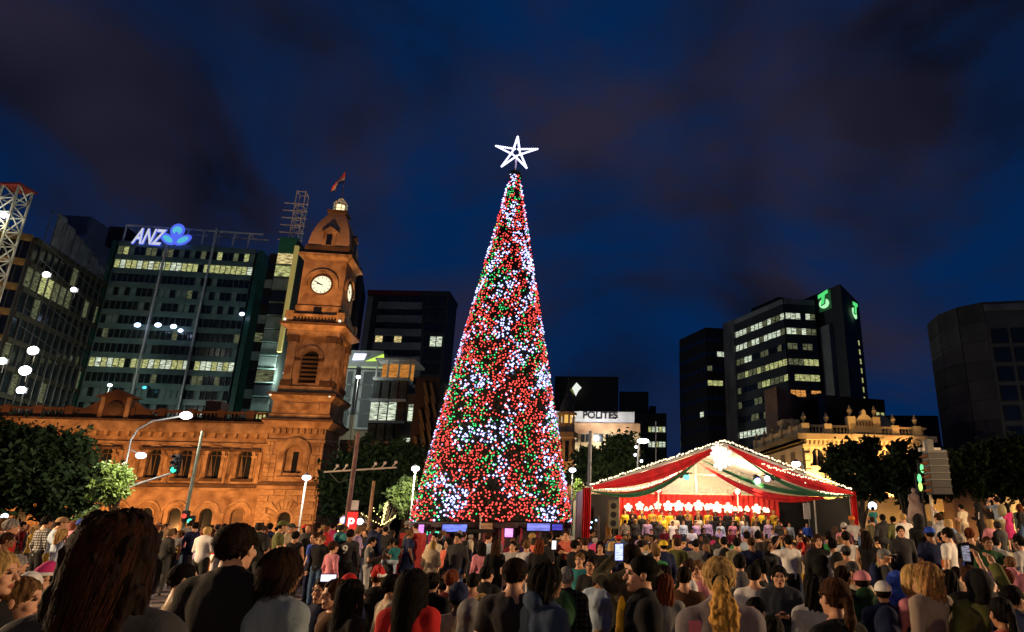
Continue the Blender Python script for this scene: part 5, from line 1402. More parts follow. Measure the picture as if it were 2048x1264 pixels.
# clear plastic rear gable
clr = bpy.data.materials.new('clear_plastic'); clr.use_nodes = True; t_n = clr.node_tree; pb0 = t_n.nodes['Principled BSDF']
pb0.inputs['Base Color'].default_value = (.9, .85, .7, 1); pb0.inputs['Roughness'].default_value = .25; pb0.inputs['Alpha'].default_value = .30
nn_ = t_n.nodes.new('ShaderNodeTexNoise'); nn_.inputs['Scale'].default_value = 9; bb_ = t_n.nodes.new('ShaderNodeBump'); bb_.inputs['Strength'].default_value = 1; bb_.inputs['Distance'].default_value = .1
co_ = t_n.nodes.new('ShaderNodeTexCoord'); t_n.links.new(co_.outputs['Object'], nn_.inputs['Vector']); t_n.links.new(nn_.outputs[0], bb_.inputs['Height']); t_n.links.new(bb_.outputs[0], pb0.inputs['Normal'])
MB().slab([(0.1, ze_ + .06), (s1_ - .1, ze_ + .06), (sa_, za_ - .1)], D_ - .02, D_).build('gable_plastic', clr, tent)
MB().box(sa_ - .06, sa_ + .06, D_ - .12, D_ - .03, ze_, za_ - .15).build('gable_post', alu, tent)
for k in (-1, 1): MB().box(sa_ + k * s1_ * .19 - .04, sa_ + k * s1_ * .19 + .04, D_ - .1, D_ - .03, ze_ + .06, roofp(sa_ + k * s1_ * .19, 0)[2] - .12).build('gable_post', alu, tent)
MB().box(sa_ + .07, sa_ + 2.6, D_ - .1, D_ - .03, ze_ + 1.05, ze_ + 1.15).build('gable_bar', alu, tent)
# side walls and back wall
MB().box(-.03, .03, .1, D_, 0, ze_).build('left_wall', pvcs, tent)
m = MB(); m.box(s1_ - .04, s1_ + .04, .3, D_, 0, ze_ - .3); m.build('right_wall', blk, tent)
ca, cb = qt(1238, 996, D_)[0], qt(1553, 998, D_)[0]
MB().box(0.1, ca, D_ + .02, D_ + .1, 0, ze_ - .1).build('black_back', blk, tent); MB().box(cb, s1_, D_ + .02, D_ + .1, 0, ze_ - .1).build('black_back', blk, tent)
cm = MB(); nn2 = 150; zc0_, zc1_ = .75, ze_ - .05
for i in range(nn2):
    xa, xb = ca + (cb - ca) * i / nn2, ca + (cb - ca) * (i + 1) / nn2
    ya, yb = (D_ - .25 + .07 * math.sin(i * 1.25), D_ - .25 + .07 * math.sin((i + 1) * 1.25))
    cm.quad((xa, ya, zc0_), (xb, yb, zc0_), (xb, yb, zc1_), (xa, ya, zc1_))
cm.build('back_curtain', cur, tent, True)
# front red corner drapes
def drape_col(x, w_, y, z0, z1, nm='corner_drape'):
    m = MB(); k = 14
    for i in range(k):
        xa, xb = x + w_ * i / k, x + w_ * (i + 1) / k
        f = lambda i: y + .07 * math.sin(i * 1.9)
        m.quad((xa, f(i), z0), (xb, f(i + 1), z0), (xb, f(i + 1), z1), (xa, f(i), z1))
    m.build(nm, reds, tent, True)
drape_col(-.32, .42, -.12, 0, ze_ - .05); drape_col(s1_ - .12, .36, -.12, 0, ze_)
# fabric swags: between two points with sag, given width
def swag(a, b, sag, wid, y, mat, nm, taper=.3, tw=0.0):
    m = MB(); n = 18; rows = 5
    def pt(i, j):
        t = i / n; c = Vector(a).lerp(Vector(b), t); c.z -= sag * math.sin(math.pi * t)
        ww = wid * (taper + (1 - taper) * math.sin(math.pi * min(1, max(0, t))))
        return (c.x + tw * j / rows, y + .06 * math.sin(j * 2.1 + i * .2) - .05 * j, c.z - ww * j / rows)
    for i in range(n):
        for j in range(rows): m.quad(pt(i, j), pt(i + 1, j), pt(i + 1, j + 1), pt(i, j + 1))
    return m.build(nm, mat, tent, True)
Lp = lambda f, off=0: (sa_ * f, 0, ze_ + (za_ - ze_) * f + off)
Rp = lambda f, off=0: (s1_ - sa_ * f, 0, ze_ + (za_ - ze_) * f + off)
swag(Lp(.02), Lp(.97, -.1), .12, .62, -.15, reds, 'red_swag')
swag(Rp(.0), Rp(.97, -.1), .12, .66, -.15, reds, 'red_swag')
swag(Lp(.0, -.15), Lp(.80, -.5), .75, .25, -.08, grn, 'green_swag')
swag(Rp(.0, -.15), Rp(.86, -.4), .55, .3, -.08, grn, 'green_swag')
# inner swags from rear-apex out to the rear right / left
ai = qt(1400, 925, 1.2); bi = qt(1612, 1000, 3.5)
swag((ai[0], 0, ai[1]), (bi[0], 0, bi[1] + .1), .55, .45, 1.4, reds, 'inner_red_swag')
swag((ai[0] + .2, 0, ai[1] + .2), (bi[0], 0, bi[1] + .2), .28, .32, 1.6, grn, 'inner_green_swag')
bi2 = qt(1180, 985, .3)
swag((ai[0] - .3, 0, ai[1] + .1), (bi2[0] + .2, 0, bi2[1] + .1), .65, .35, .5, reds, 'inner_red_swag')
# fairy lights
fb = em('fairy_bulb', (1, .80, .48), 3.2)
fbm = MB().ball((0, 0, 0), .042, 7, 5).mesh('fairy_bulb', fb, True)
nb_ = 0
def string(a, b, sag, n, y, jit=.03):
    global nb_
    for i in range(n):
        t = (i + .5) / n; c = Vector(a).lerp(Vector(b), t); c.z -= sag * math.sin(math.pi * t)
        if nb_ < 298: link('fairy_bulb', fbm, tent, (c.x + random.uniform(-jit, jit), y + random.uniform(-.03, .03), c.z + random.uniform(-jit, jit))); nb_ += 1
string(Lp(.0, .08), Lp(1.0, .08), .0, 72, -.22, .035); string(Rp(.0, .08), Rp(1.0, .08), .0, 72, -.22, .035)
string(Lp(.02, -.1), Lp(.8, -.45), .62, 56, -.2); string(Rp(.0, -.05), Rp(.42, -.45), .35, 34, -.2); string(Rp(.45, .0), Rp(.86, -.4), .28, 24, -.2); string(Rp(.18, .0), Rp(.72, -.4), .1, 30, -.25)
# snowflake flowers at the apex
flw = em('flower_white', (1, .93, .82), 1.3, sample=True, var=.35, scale=7)
def flower(x, z, y, r, name='snowflake', mat=flw, parent=tent, n=6):
    pts = []
    for i in range(n * 4):
        t = 2 * math.pi * i / (n * 4); rr = r * (.62 + .38 * abs(math.cos(t * n / 2)) ** .7); pts.append((x + rr * math.sin(t), z + rr * math.cos(t)))
    return MB().slab(pts, y, y + .06).build(name, mat, parent)
for (px, py, r) in ((1434, 902, .38), (1449, 911, .42), (1440, 926, .40), (1427, 910, .22), (1458, 925, .2)):
    a = qt(px, py, -.3); flower(a[0], a[1], -.32 - random.random() * .1, r)
# stage
st_x1 = qt(1625, 1060, 2)[0]
MB().box(.15, st_x1 + .3, .3, D_ - .05, .02, .70).build('stage_deck', pm('deck_black', (.02, .02, .022), .5), tent)
MB().box(.15, st_x1 + .3, D_ - 1.7, D_ - .06, .701, .95).build('riser', blk, tent); MB().box(.15, st_x1 + .3, D_ - .95, D_ - .07, .951, 1.25).build('riser', blk, tent)
MB().box(ca - 1.5, ca - .1, D_ - .5, D_ - .1, .71, 3.1).build('left_wing_flat', blk, tent)
a = qt(1624, 1002, D_ - .6); MB().box(a[0] - .05, a[0] + .05, D_ - 1.0, D_ - .9, 0, ze_ - .1).build('inner_post', pvc, tent)
# stars on the curtain
stw = em('star_lantern', (1, .80, .55), 2.2, sample=True)
for i, (px, py, r) in enumerate(((1257, 1015, .26), (1280, 1012, .27), (1293, 1018, .15), (1303, 1016, .15), (1316, 1011, .24), (1337, 1012, .32), (1358, 1012, .34), (1378, 1014, .28), (1398, 1011, .33), (1415, 1014, .22), (1422, 1013, .2), (1435, 1015, .36), (1457, 1016, .34), (1471, 1018, .16), (1481, 1018, .18), (1495, 1018, .2), (1514, 1018, .32), (1530, 1020, .18), (1536, 1021, .16))):
    a = qt(px, py, D_ - .5)
    t = thing('star_lantern', '%s white glowing flower lantern, %s on the red stage curtain' % ('large' if r > .29 else 'small' if r < .2 else 'middle sized', ['first from the left', 'second from the left', 'third from the left', 'fourth from the left', 'fifth from the left', 'sixth from the left', 'seventh from the left', 'eighth from the left', 'ninth from the left', 'tenth from the left', 'tenth from the right, low', 'eighth from the right', 'seventh from the right', 'sixth from the right', 'fifth from the right', 'fourth from the right', 'third from the right', 'second from the right', 'last on the right'][i]), 'lantern', wq_.w(a[0], D_ - .45, a[1]), wq_.a, 'glowing lanterns on the stage curtain')
    flower(0, 0, 0, r * .95, 'flower', stw, t, 5 if r > .2 else 3); MB().box(-.02, .02, .061, .12, -.05, .05).build('hook', blk, t)
# spot bars
def bar(px, py, wdt, lamps, lb, dd):
    a = qt(px, py, dd); t = thing('stage_light_bar', lb, 'stage lights', wq_.w(a[0], dd, a[1]), wq_.a)
    MB().tube((0, 0, 0), (wdt, 0, 0), .035).build('bar', blackm, t)
    MB().tube((wdt * .5, 0, 0), (wdt * .5, 0, .6), .02).build('hanger', blackm, t)
    for (x, dz, r, c, s) in lamps:
        h = MB().lathe([(r * .6, .0), (r, -.05), (r, -.3), (r * .8, -.34)], 10).build('spot_can', blackm, t, True); h.location = (x, 0, -.08); h.rotation_euler = (R(-62), 0, 0)
        if c: MB().ball((x, -.28, -.12 + dz - .1), r * 1.0, 10, 6, (1, .6, 1)).build('lens', em('stage_lens', c, s), t)
bar(1322, 945, 1.7, [(.05, 0, .13, None, 0), (.6, .05, .22, (1, .8, .85), 6), (1.0, 0, .09, None, 0), (1.3, 0, .17, (.15, 1, .5), 2.5)], 'hanging stage light bar with white and green lamps on the left', 1.2)
bar(1507, 950, 1.6, [(.1, -.1, .18, (.35, .4, 1), 5), (.65, .02, .17, (.6, .55, 1), 5), (1.0, 0, .09, None, 0), (1.3, 0, .14, None, 0)], 'hanging stage light bar with blue white lamps on the right', 1.2)
for i, (px, py) in enumerate(((1317, 979), (1475, 983))):
    a = qt(px, py, D_ - .8); t = thing('red_lamp', ['round lit red lantern on a pole left of the gable centre', 'round lit red lantern on a pole right of the gable centre'][i], 'lantern', wq_.w(a[0], D_ - .8, a[1]), wq_.a)
    MB().ball((0, 0, 0), .16, 10, 6).build('globe', em('lantern_hot', (1, .55, .35), 4), t); MB().tube((0, 0, -.16), (0, 0, -1.2), .04).build('pole', pvc, t); MB().ball((0, .1, -.12), .26, 10, 6, (1, .4, .6)).build('shade', reds, t)
# left speaker on stand, rack
a = qt(1227, 1030, 1.0); t = thing('stage_loudspeaker', 'tall olive grey loudspeaker on a stand at the left of the stage', 'loudspeaker', wq_.w(a[0], 1.0, 0), wq_.a)
MB().box(-.25, .25, 0, .45, a[1] - .65, a[1] + .75).build('cabinet', pm('olive_grey', (.14, .13, .06), .6), t); MB().tube((0, .2, 0), (0, .2, a[1] - .65), .04).build('pole', blackm, t)
for k in range(3): MB().ball((0, -.0, a[1] - .4 + k * .42), .16, 10, 5, (1, .15, 1)).build('driver', blackm, t)
a = qt(1187, 1053, .6); t = thing('equipment_rack', 'open equipment rack with small blue lights inside the left tent side', 'rack', wq_.w(a[0], .6, 0), wq_.a)
m = MB().box(-.3, -.26, 0, .5, .0, a[1] + .5).box(.26, .3, 0, .5, 0, a[1] + .5)
for k in range(6): MB().box(-.25, .25, 0, .48, .5 + k * .28, .53 + k * .28).build('shelf', trim, t)
m.build('upright', trim, t)
for k, (dx, dz) in enumerate(((-.1, .2), (.12, .3), (-.15, -.05))): MB().ball((dx, -.03, a[1] + dz), .05, 6, 4).build('indicator', em('ind%d' % k, (.3, .6, 1), 5), t)
a = qt(1612, 1022, D_ - .9); MB().box(a[0] - .2, a[0] + .2, D_ - 1.05, D_ - .98, a[1] - .45, a[1] + .45).build('notice', pm('notice_white', (.5, .48, .5)), tent)
# stage lighting
W_ = wq_.w
for (s, d, z, ts, td, tz, pw, c, an) in ((3.4, .9, 4.9, 3.0, D_ - .8, 2.4, 600, (1, .62, .28), 95), (9.4, .9, 4.9, 8.0, D_ - .8, 2.4, 600, (1, .66, .32), 95), (6.3, .6, 5.4, 5.8, D_ - .6, 2.2, 650, (1, .6, .3), 100), (6.5, -3.0, 4.8, 6, 3.2, 1.7, 500, (.85, .7, 1.0), 80)):
    spot('stage_spot', W_(s, d, z), W_(ts, td, tz), pw, c, an, .9, .12)
plight('curtain_wash', W_(2.6, D_ - 1.3, 3.5), 30, (1, .45, .3), .3); plight('curtain_wash', W_(6.0, D_ - 1.3, 3.6), 34, (1, .45, .3), .3); plight('curtain_wash', W_(8.6, D_ - 1.3, 3.5), 26, (1, .45, .3), .3)
plight('tent_lamp', W_(8.9, 2.6, 4.6), 330, (1, .8, .5), .2); plight('tent_lamp', W_(3.4, 2.8, 4.7), 260, (1, .8, .5), .2); plight('gable_fill_light', W_(6.2, D_ + 1.2, 4.9), 500, (1, .75, .35), .3); plight('gable_fill_light', W_(6.2, D_ - 1.4, 5.3), 170, (1, .8, .45), .3)  # gable lights are added to brighten the rear plastic, without fixtures
spot('swag_wash', W_(2, -7, 2.4), W_(3, 0, 5), 900, (1, .7, .55), 75, .9, .3); spot('swag_wash', W_(11, -7, 2.4), W_(10, 0, 5), 900, (1, .7, .55), 75, .9, .3)
spot('side_wash', W_(-5, -2, 1.5), W_(0, 1.6, 2.2), 160, (1, .25, .2), 60, .9, .3)
# ================================================================== living trees
leafm = pm('foliage_unlit', (.028, .045, .014), .75, .5, 1.5, dark=(.010, .018, .006), spec=.1)  # darkness of the unlit crowns is put into this leaf colour
leafl = pm('foliage_lit', (.16, .22, .06), .55, .3, 1.5, dark=(.07, .11, .03))  # paler leaf copy for trees near lamps, lamplight put into the colour
bark = pm('bark', (.12, .08, .05), .9, .4, 4, .6, 20)
def crown(parent, lobes, dens, size, mat, seed, name='crown'):
    g_ = np.random.default_rng(seed); Cs = []
    for (x, y, z, rx, ry, rz) in lobes:
        n = int(dens * rx * rz * 3.3)
        # clumps within the lobe, leaves within the clumps
        nc = max(6, n // 60); d = g_.normal(size=(nc, 3)); d /= np.linalg.norm(d, axis=1, keepdims=True)
        cc_ = d * (g_.random((nc, 1)) ** .45) * (.72 + .55 * g_.random((nc, 1))) * np.array([rx, ry, rz]) + np.array([x, y, z])
        k = g_.integers(0, nc, n); rad = (.32 + .3 * g_.random(nc))[k][:, None] * min(1.6, (rx + rz) / 2.6)
        Cs.append(cc_[k] + g_.normal(size=(n, 3)) * rad * .55)
    c = np.concatenate(Cs); n = len(c)
    a = g_.normal(size=(n, 3)); a /= np.linalg.norm(a, axis=1, keepdims=True); b = g_.normal(size=(n, 3)); b = np.cross(a, b); b /= np.linalg.norm(b, axis=1, keepdims=True)
    sz_ = size * (.6 + .8 * g_.random((n, 1))); a = a * sz_; b = b * sz_ * .5
    V = np.stack([c - a, c + b, c + a, c - b], 1).reshape(-1, 3)
    o = link(name, np_mesh(name, V, np.arange(4 * n).reshape(-1, 4), mat), parent); o['kind'] = 'stuff'; return o
def tree(name, label, px, pyt, Y, lobes, dens, size, mat, seed, trunk_px=None, tr=.22, cat='tree'):
    """lobes in pixels of the photograph: (px, py, rx, rz[, dy]) at the tree's distance"""
    tx = P(trunk_px or px, 1045, Y).x
    t = thing(name, label, cat, (tx, Y, 0)); k = 1404 / Y; Ls = []
    for lb in lobes:
        p = P(lb[0], lb[1], Y); dy = lb[4] if len(lb) > 4 else 0
        Ls.append((p.x - tx, dy, p.z, lb[2] / k, max(lb[2], lb[3]) / k * .8, lb[3] / k))
    zc = min(l[2] for l in Ls); top = max(l[2] for l in Ls)
    MB().tube((0, 0, 0), (0.1, 0, zc * .55), tr, tr * .75, 9).build('trunk', bark, t)
    br = MB()
    for l in Ls:
        mid = (l[0] * .45, l[1] * .4, (zc * .55 + l[2]) / 2); br.tube((0.1, 0, zc * .5), mid, tr * .6, tr * .35, 6).tube(mid, (l[0] * .9, l[1], l[2] + l[5] * .2), tr * .35, tr * .1, 6)
    br.build('limb', bark, t)
    crown(t, Ls, dens, size, mat, seed); return t
tree('broadleaf_tree', 'big dark leafy tree at the left edge in front of the post office', 80, 850, 42, [(20, 900, 75, 48), (-40, 950, 70, 70), (95, 890, 60, 42), (60, 960, 90, 60), (150, 940, 50, 60), (140, 1000, 55, 32), (-70, 880, 80, 55), (190, 975, 32, 40)], 260, .2, leafm, 1, 100)
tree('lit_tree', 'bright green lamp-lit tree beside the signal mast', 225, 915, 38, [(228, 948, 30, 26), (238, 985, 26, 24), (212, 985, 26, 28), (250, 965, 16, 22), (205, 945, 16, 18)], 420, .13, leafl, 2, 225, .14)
spot('tree_spot', tuple(P(300, 905, 36.6)), tuple(P(232, 965, 38)), 1500, (1, .95, .55), 60, .7, .2)
tree('broadleaf_tree', 'dark leafy tree behind the tram pole right of the clock tower', 745, 870, 52, [(700, 960, 45, 60), (755, 925, 50, 42), (805, 930, 42, 50), (745, 985, 60, 42), (790, 895, 26, 18), (670, 990, 25, 40), (825, 985, 30, 45)], 260, .22, leafm, 3, 745)
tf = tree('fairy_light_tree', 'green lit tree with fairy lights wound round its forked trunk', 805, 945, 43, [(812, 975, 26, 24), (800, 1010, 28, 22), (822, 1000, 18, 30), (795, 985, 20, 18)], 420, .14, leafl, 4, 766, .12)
spot('tree_spot', tuple(P(833, 937, 39.6)), tuple(P(805, 985, 43)), 1500, (1, .97, .5), 60, .7, .2)
bl = []
for (a, b, n) in (((762, 1050), (775, 1003), 26), ((764, 1048), (770, 1005), 20), ((755, 1047), (717, 1024), 9), ((768, 1048), (793, 1030), 12), ((762, 1040), (740, 1010), 5)):
    for i in range(n):
        t = i / n; p = P(a[0] + (b[0] - a[0]) * t + random.uniform(-2, 2), a[1] + (b[1] - a[1]) * t, 42.6); bl.append((p.x - tf.location.x, -.3, p.z))
for p in bl: link('fairy_bulb', cached('fb2', lambda: MB().ball((0, 0, 0), .035, 6, 4).mesh('fairy_bulb', em('fairy_yellow', (1, .8, .3), 3))), tf, p)
MB().tube((0, 0, 0), (.3, -.2, P(775, 1003, 42.6).z), .12, .05).tube((0, 0, .2), (-1.2, -.2, P(720, 1026, 42.6).z), .07, .03).build('forked_trunk', bark, tf)
tree('broadleaf_tree', 'dark leafy tree between the christmas tree and the tent roof', 1210, 870, 52, [(1240, 905, 36, 38), (1190, 925, 42, 32), (1215, 950, 55, 32), (1255, 940, 25, 40), (1160, 955, 28, 28)], 280, .2, leafm, 6, 1210)
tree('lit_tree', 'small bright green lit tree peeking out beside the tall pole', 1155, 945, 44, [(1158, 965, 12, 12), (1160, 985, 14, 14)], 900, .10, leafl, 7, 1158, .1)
spot('tree_spot', tuple(P(1147, 942, 42.5)), tuple(P(1160, 975, 44)), 500, (1, .97, .5), 60, .7, .2)
tree('broadleaf_tree', 'dark round tree in front of the ornate building, right of the tent', 1700, 885, 48, [(1690, 915, 42, 30), (1735, 900, 34, 26), (1720, 945, 60, 36), (1670, 940, 28, 24), (1760, 960, 36, 38), (1725, 985, 40, 22)], 280, .2, leafm, 8, 1722)
tree('broadleaf_tree', 'dark tree behind the statue and the loudspeaker stack', 1815, 895, 46, [(1800, 915, 40, 28), (1840, 925, 42, 34), (1790, 955, 30, 32), (1850, 965, 40, 34), (1820, 1000, 40, 22), (1880, 980, 30, 26)], 270, .2, leafm, 9, 1812)
tree('broadleaf_tree', 'dark spreading tree at the right edge over the golden low building', 1965, 885, 44, [(1930, 925, 40, 34), (1980, 915, 45, 38), (2035, 920, 45, 45), (1950, 965, 50, 30), (2010, 965, 50, 28), (2070, 970, 40, 40), (1905, 960, 28, 25)], 260, .2, leafm, 10, 1985)
tree('shrub', 'yellow lit leafy shrub behind the crowd below the dark left tree', 175, 1020, 40, [(172, 1030, 22, 12), (190, 1022, 14, 10)], 700, .1, leafl, 11, 175, .05, 'shrub')
spot('shrub_light', tuple(P(200, 1042, 38)), tuple(P(176, 1028, 40)), 160, (1, .7, .25), 80, .7, .1)
# ================================================================== people
def smin(a, b, k):
    h = np.clip(.5 + .5 * (b - a) / k, 0, 1)
    return b * (1 - h) + a * h - k * h * (1 - h)
def d_cap(P_, a, b, ra, rb):
    a, b = np.array(a, np.float32), np.array(b, np.float32); ab = b - a
    t = np.clip(((P_ - a) @ ab) / max(1e-9, float(ab @ ab)), 0, 1)
    return np.linalg.norm(P_ - a - t[..., None] * ab, axis=-1) - (ra + (rb - ra) * t)
def d_ell(P_, c, r, rot=None):
    q = P_ - np.array(c, np.float32)
    if rot is not None: q = q @ np.array(rot, np.float32)
    r = np.array(r, np.float32); k = np.linalg.norm(q / r, axis=-1); g = np.linalg.norm(q / (r * r), axis=-1) + 1e-9
    return k * (k - 1) / g
def axis_coords(lo, hi, fine_lo, fine_hi, fine, coarse):
    xs = [lo]
    while xs[-1] < hi:
        x = xs[-1]; xs.append(x + (fine if fine_lo - coarse <= x <= fine_hi else coarse))
    return np.array(xs, np.float32)
def surface_nets(fn, X, Y_, Z_):
    G = np.stack(np.meshgrid(X, Y_, Z_, indexing='ij'), -1).astype(np.float32)
    D = fn(G.reshape(-1, 3)).reshape(G.shape[:3]).astype(np.float32)
    S = D < 0
    nx, ny, nz = S.shape
    c = np.zeros((nx - 1, ny - 1, nz - 1), np.int8)
    for i in (0, 1):
        for j in (0, 1):
            for k in (0, 1): c += S[i:nx - 1 + i, j:ny - 1 + j, k:nz - 1 + k]
    mix = (c > 0) & (c < 8)
    idx = -np.ones(mix.shape, np.int64); cells = np.argwhere(mix); idx[mix] = np.arange(len(cells))
    acc = np.zeros((len(cells), 3)); cnt = np.zeros(len(cells))
    corners = [(i, j, k) for i in (0, 1) for j in (0, 1) for k in (0, 1)]
    for a in corners:
        for ax in range(3):
            if a[ax]: continue
            b = list(a); b[ax] = 1
            ia = cells + np.array(a); ib = cells + np.array(b)
            da = D[ia[:, 0], ia[:, 1], ia[:, 2]]; db = D[ib[:, 0], ib[:, 1], ib[:, 2]]
            m = (da < 0) != (db < 0); t = np.where(m, da / (da - db + 1e-12), 0)[:, None]
            pa = G[ia[:, 0], ia[:, 1], ia[:, 2]]; pb = G[ib[:, 0], ib[:, 1], ib[:, 2]]
            acc += np.where(m[:, None], pa + (pb - pa) * t, 0); cnt += m
    V = acc / cnt[:, None]; Fs = []
    for ax in range(3):
        sl0 = [slice(None)] * 3; sl1 = [slice(None)] * 3; sl0[ax] = slice(0, -1); sl1[ax] = slice(1, None)
        a, b = S[tuple(sl0)], S[tuple(sl1)]
        E = np.argwhere(a != b); o1, o2 = [(1, 2), (2, 0), (0, 1)][ax]
        ok = (E[:, o1] > 0) & (E[:, o2] > 0) & (E[:, o1] < S.shape[o1] - 1) & (E[:, o2] < S.shape[o2] - 1); E = E[ok]
        if not len(E): continue
        def cid(d1, d2):
            q = E.copy(); q[:, o1] -= d1; q[:, o2] -= d2; return idx[q[:, 0], q[:, 1], q[:, 2]]
        q = np.stack([cid(1, 1), cid(0, 1), cid(0, 0), cid(1, 0)], 1)
        inside = a[E[:, 0], E[:, 1], E[:, 2]]
        q[~inside] = q[~inside][:, ::-1]; Fs.append(q)
    return V, np.concatenate(Fs)
def wob(P_, f, seed=0.0):
    x, y, z = P_[:, 0] * f, P_[:, 1] * f, P_[:, 2] * f
    return (np.sin(x * 1.3 + 1.7 * np.sin(z * .9 + seed) + seed) + np.sin(y * 1.7 + 1.3 * np.sin(x * 1.1 + seed)) + np.sin(z * 1.1 + 1.9 * np.sin(y * .8 + x * .5 + seed * 2))) / 3

HEAD = (0, .01, 1.575)
def skel(pose='stand', child=False):
    J = dict(head=(0, .012, 1.575), neck=(0, -.02, 1.43), chest=(0, 0, 1.25), waist=(0, .005, 1.07), pelvis=(0, 0, .94))
    for s, n in ((-1, 'l'), (1, 'r')):
        J['sh' + n] = (s * .162, -.01, 1.355); J['el' + n] = (s * .225, -.03, 1.10); J['wr' + n] = (s * .235, .05, .87)
        J['hip' + n] = (s * .085, 0, .91); J['kn' + n] = (s * .105, .02, .50); J['an' + n] = (s * .115, -.02, .09); J['to' + n] = (s * .14, .13, .03)
    if pose == 'contra':
        J['knr'] = (.12, .08, .5); J['wrl'] = (-.16, .15, 1.02); J['ell'] = (-.25, -.02, 1.12)
    if pose == 'phone':
        for s, n in ((-1, 'l'), (1, 'r')): J['el' + n] = (s * .225, .02, 1.11); J['wr' + n] = (s * .07, .23, 1.16)
        J['head'] = (0, .05, 1.56)
    if pose == 'fold':
        for s, n in ((-1, 'l'), (1, 'r')): J['el' + n] = (s * .24, .06, 1.14); J['wr' + n] = (s * -.04, .17, 1.18 + s * .02)
    if pose == 'raise2':
        for s, n in ((-1, 'l'), (1, 'r')): J['el' + n] = (s * .26, .17, 1.40); J['wr' + n] = (s * .08, .27, 1.60)
    if pose == 'raise1':
        J['elr'] = (.27, .15, 1.48); J['wrr'] = (.20, .20, 1.74)
    if pose == 'walk':
        J['knl'] = (-.1, .2, .52); J['anl'] = (-.1, .28, .1); J['tol'] = (-.11, .44, .05); J['knr'] = (.1, -.05, .5); J['anr'] = (.1, -.25, .13); J['tor'] = (.1, -.12, .03)
        J['elr'] = (.23, -.12, 1.12); J['wrr'] = (.22, -.02, .9); J['ell'] = (-.23, .02, 1.1); J['wrl'] = (-.2, .2, .95)
    if pose in ('sit', 'sitlean'):
        dz = -.80
        for k in list(J):
            if k[:3] not in ('hip', 'knl', 'knr', 'anl', 'anr', 'tol', 'tor'): x, y, z = J[k]; J[k] = (x, y, z + dz)
        for s, n in ((-1, 'l'), (1, 'r')):
            J['hip' + n] = (s * .09, .02, .12); J['kn' + n] = (s * .2, .38, .34); J['an' + n] = (s * .1, .50, .07); J['to' + n] = (s * .12, .64, .05)
            J['wr' + n] = (s * .14, .30, .40); J['el' + n] = (s * .24, .08, .36)
        if pose == 'sitlean': J['head'] = (.03, .06, .765); J['wrr'] = (.06, .28, .5); J['wrl'] = (-.06, .28, .52)
    if pose == 'bench':   # sitting on a seat .45 high
        dz = -.42
        for k in list(J):
            if k[:3] not in ('knl', 'knr', 'anl', 'anr', 'tol', 'tor'): x, y, z = J[k]; J[k] = (x, y, z + dz)
        for s, n in ((-1, 'l'), (1, 'r')):
            J['hip' + n] = (s * .09, .03, .50); J['kn' + n] = (s * .12, .44, .49); J['an' + n] = (s * .12, .42, .09); J['to' + n] = (s * .13, .56, .03)
            J['wr' + n] = (s * .1, .3, .60); J['el' + n] = (s * .23, .05, .70)
    if child:
        x, y, z = J['head']; J['head'] = (x, y, z + .02)
    return J
TOPZ = {'sit': .90, 'sitlean': .885, 'bench': 1.28}
def fem_w(f): return (.93, 1.0) if f else (1.03, 1.0)
def body_fn(J, fem, hs=1.0, inf=0.0):
    sw = .92 if fem else 1.04; hx, hy, hz = J['head']; fc = .95 if fem else 1.0
    def sc_(p): return (p[0] * sw, p[1], p[2])
    T = []
    ch, wa_, pe = J['chest'], J['waist'], J['pelvis']
    T.append(('e', ch, ((.155 if not fem else .14), .105, .17)))
    T.append(('e', (ch[0], ch[1] - .01, ch[2] + .07), (.15 * sw, .095, .10)))
    T.append(('e', wa_, ((.135 if not fem else .118), .095, .15)))
    T.append(('e', pe, ((.15 if not fem else .168), .12, .12)))
    if fem: T.append(('e', (ch[0], ch[1] + .075, ch[2] + .02), (.12, .06, .065)))
    for n in 'lr':
        T.append(('c', sc_(J['neck'][:1] and (J['sh' + n][0] * .28, J['neck'][1], J['neck'][2] - .012)), sc_(J['sh' + n]), .042, .05))
    A = []
    for n in 'lr':
        A.append(('c', sc_(J['sh' + n]), sc_(J['el' + n]), .052 * fc, .040 * fc)); A.append(('c', sc_(J['el' + n]), J['wr' + n], .040 * fc, .027 * fc))
    Lg = []
    for n in 'lr':
        Lg.append(('c', J['hip' + n], J['kn' + n], .088, .056)); Lg.append(('c', J['kn' + n], J['an' + n], .056, .036))
    return T, A, Lg
def ev(P_, prims, k, inf=0.0, d=None):
    for p in prims:
        q = d_cap(P_, p[1], p[2], p[3] + inf, p[4] + inf) if p[0] == 'c' else d_ell(P_, p[1], tuple(r + inf for r in p[2]))
        d = q if d is None else smin(d, q, k)
    return d
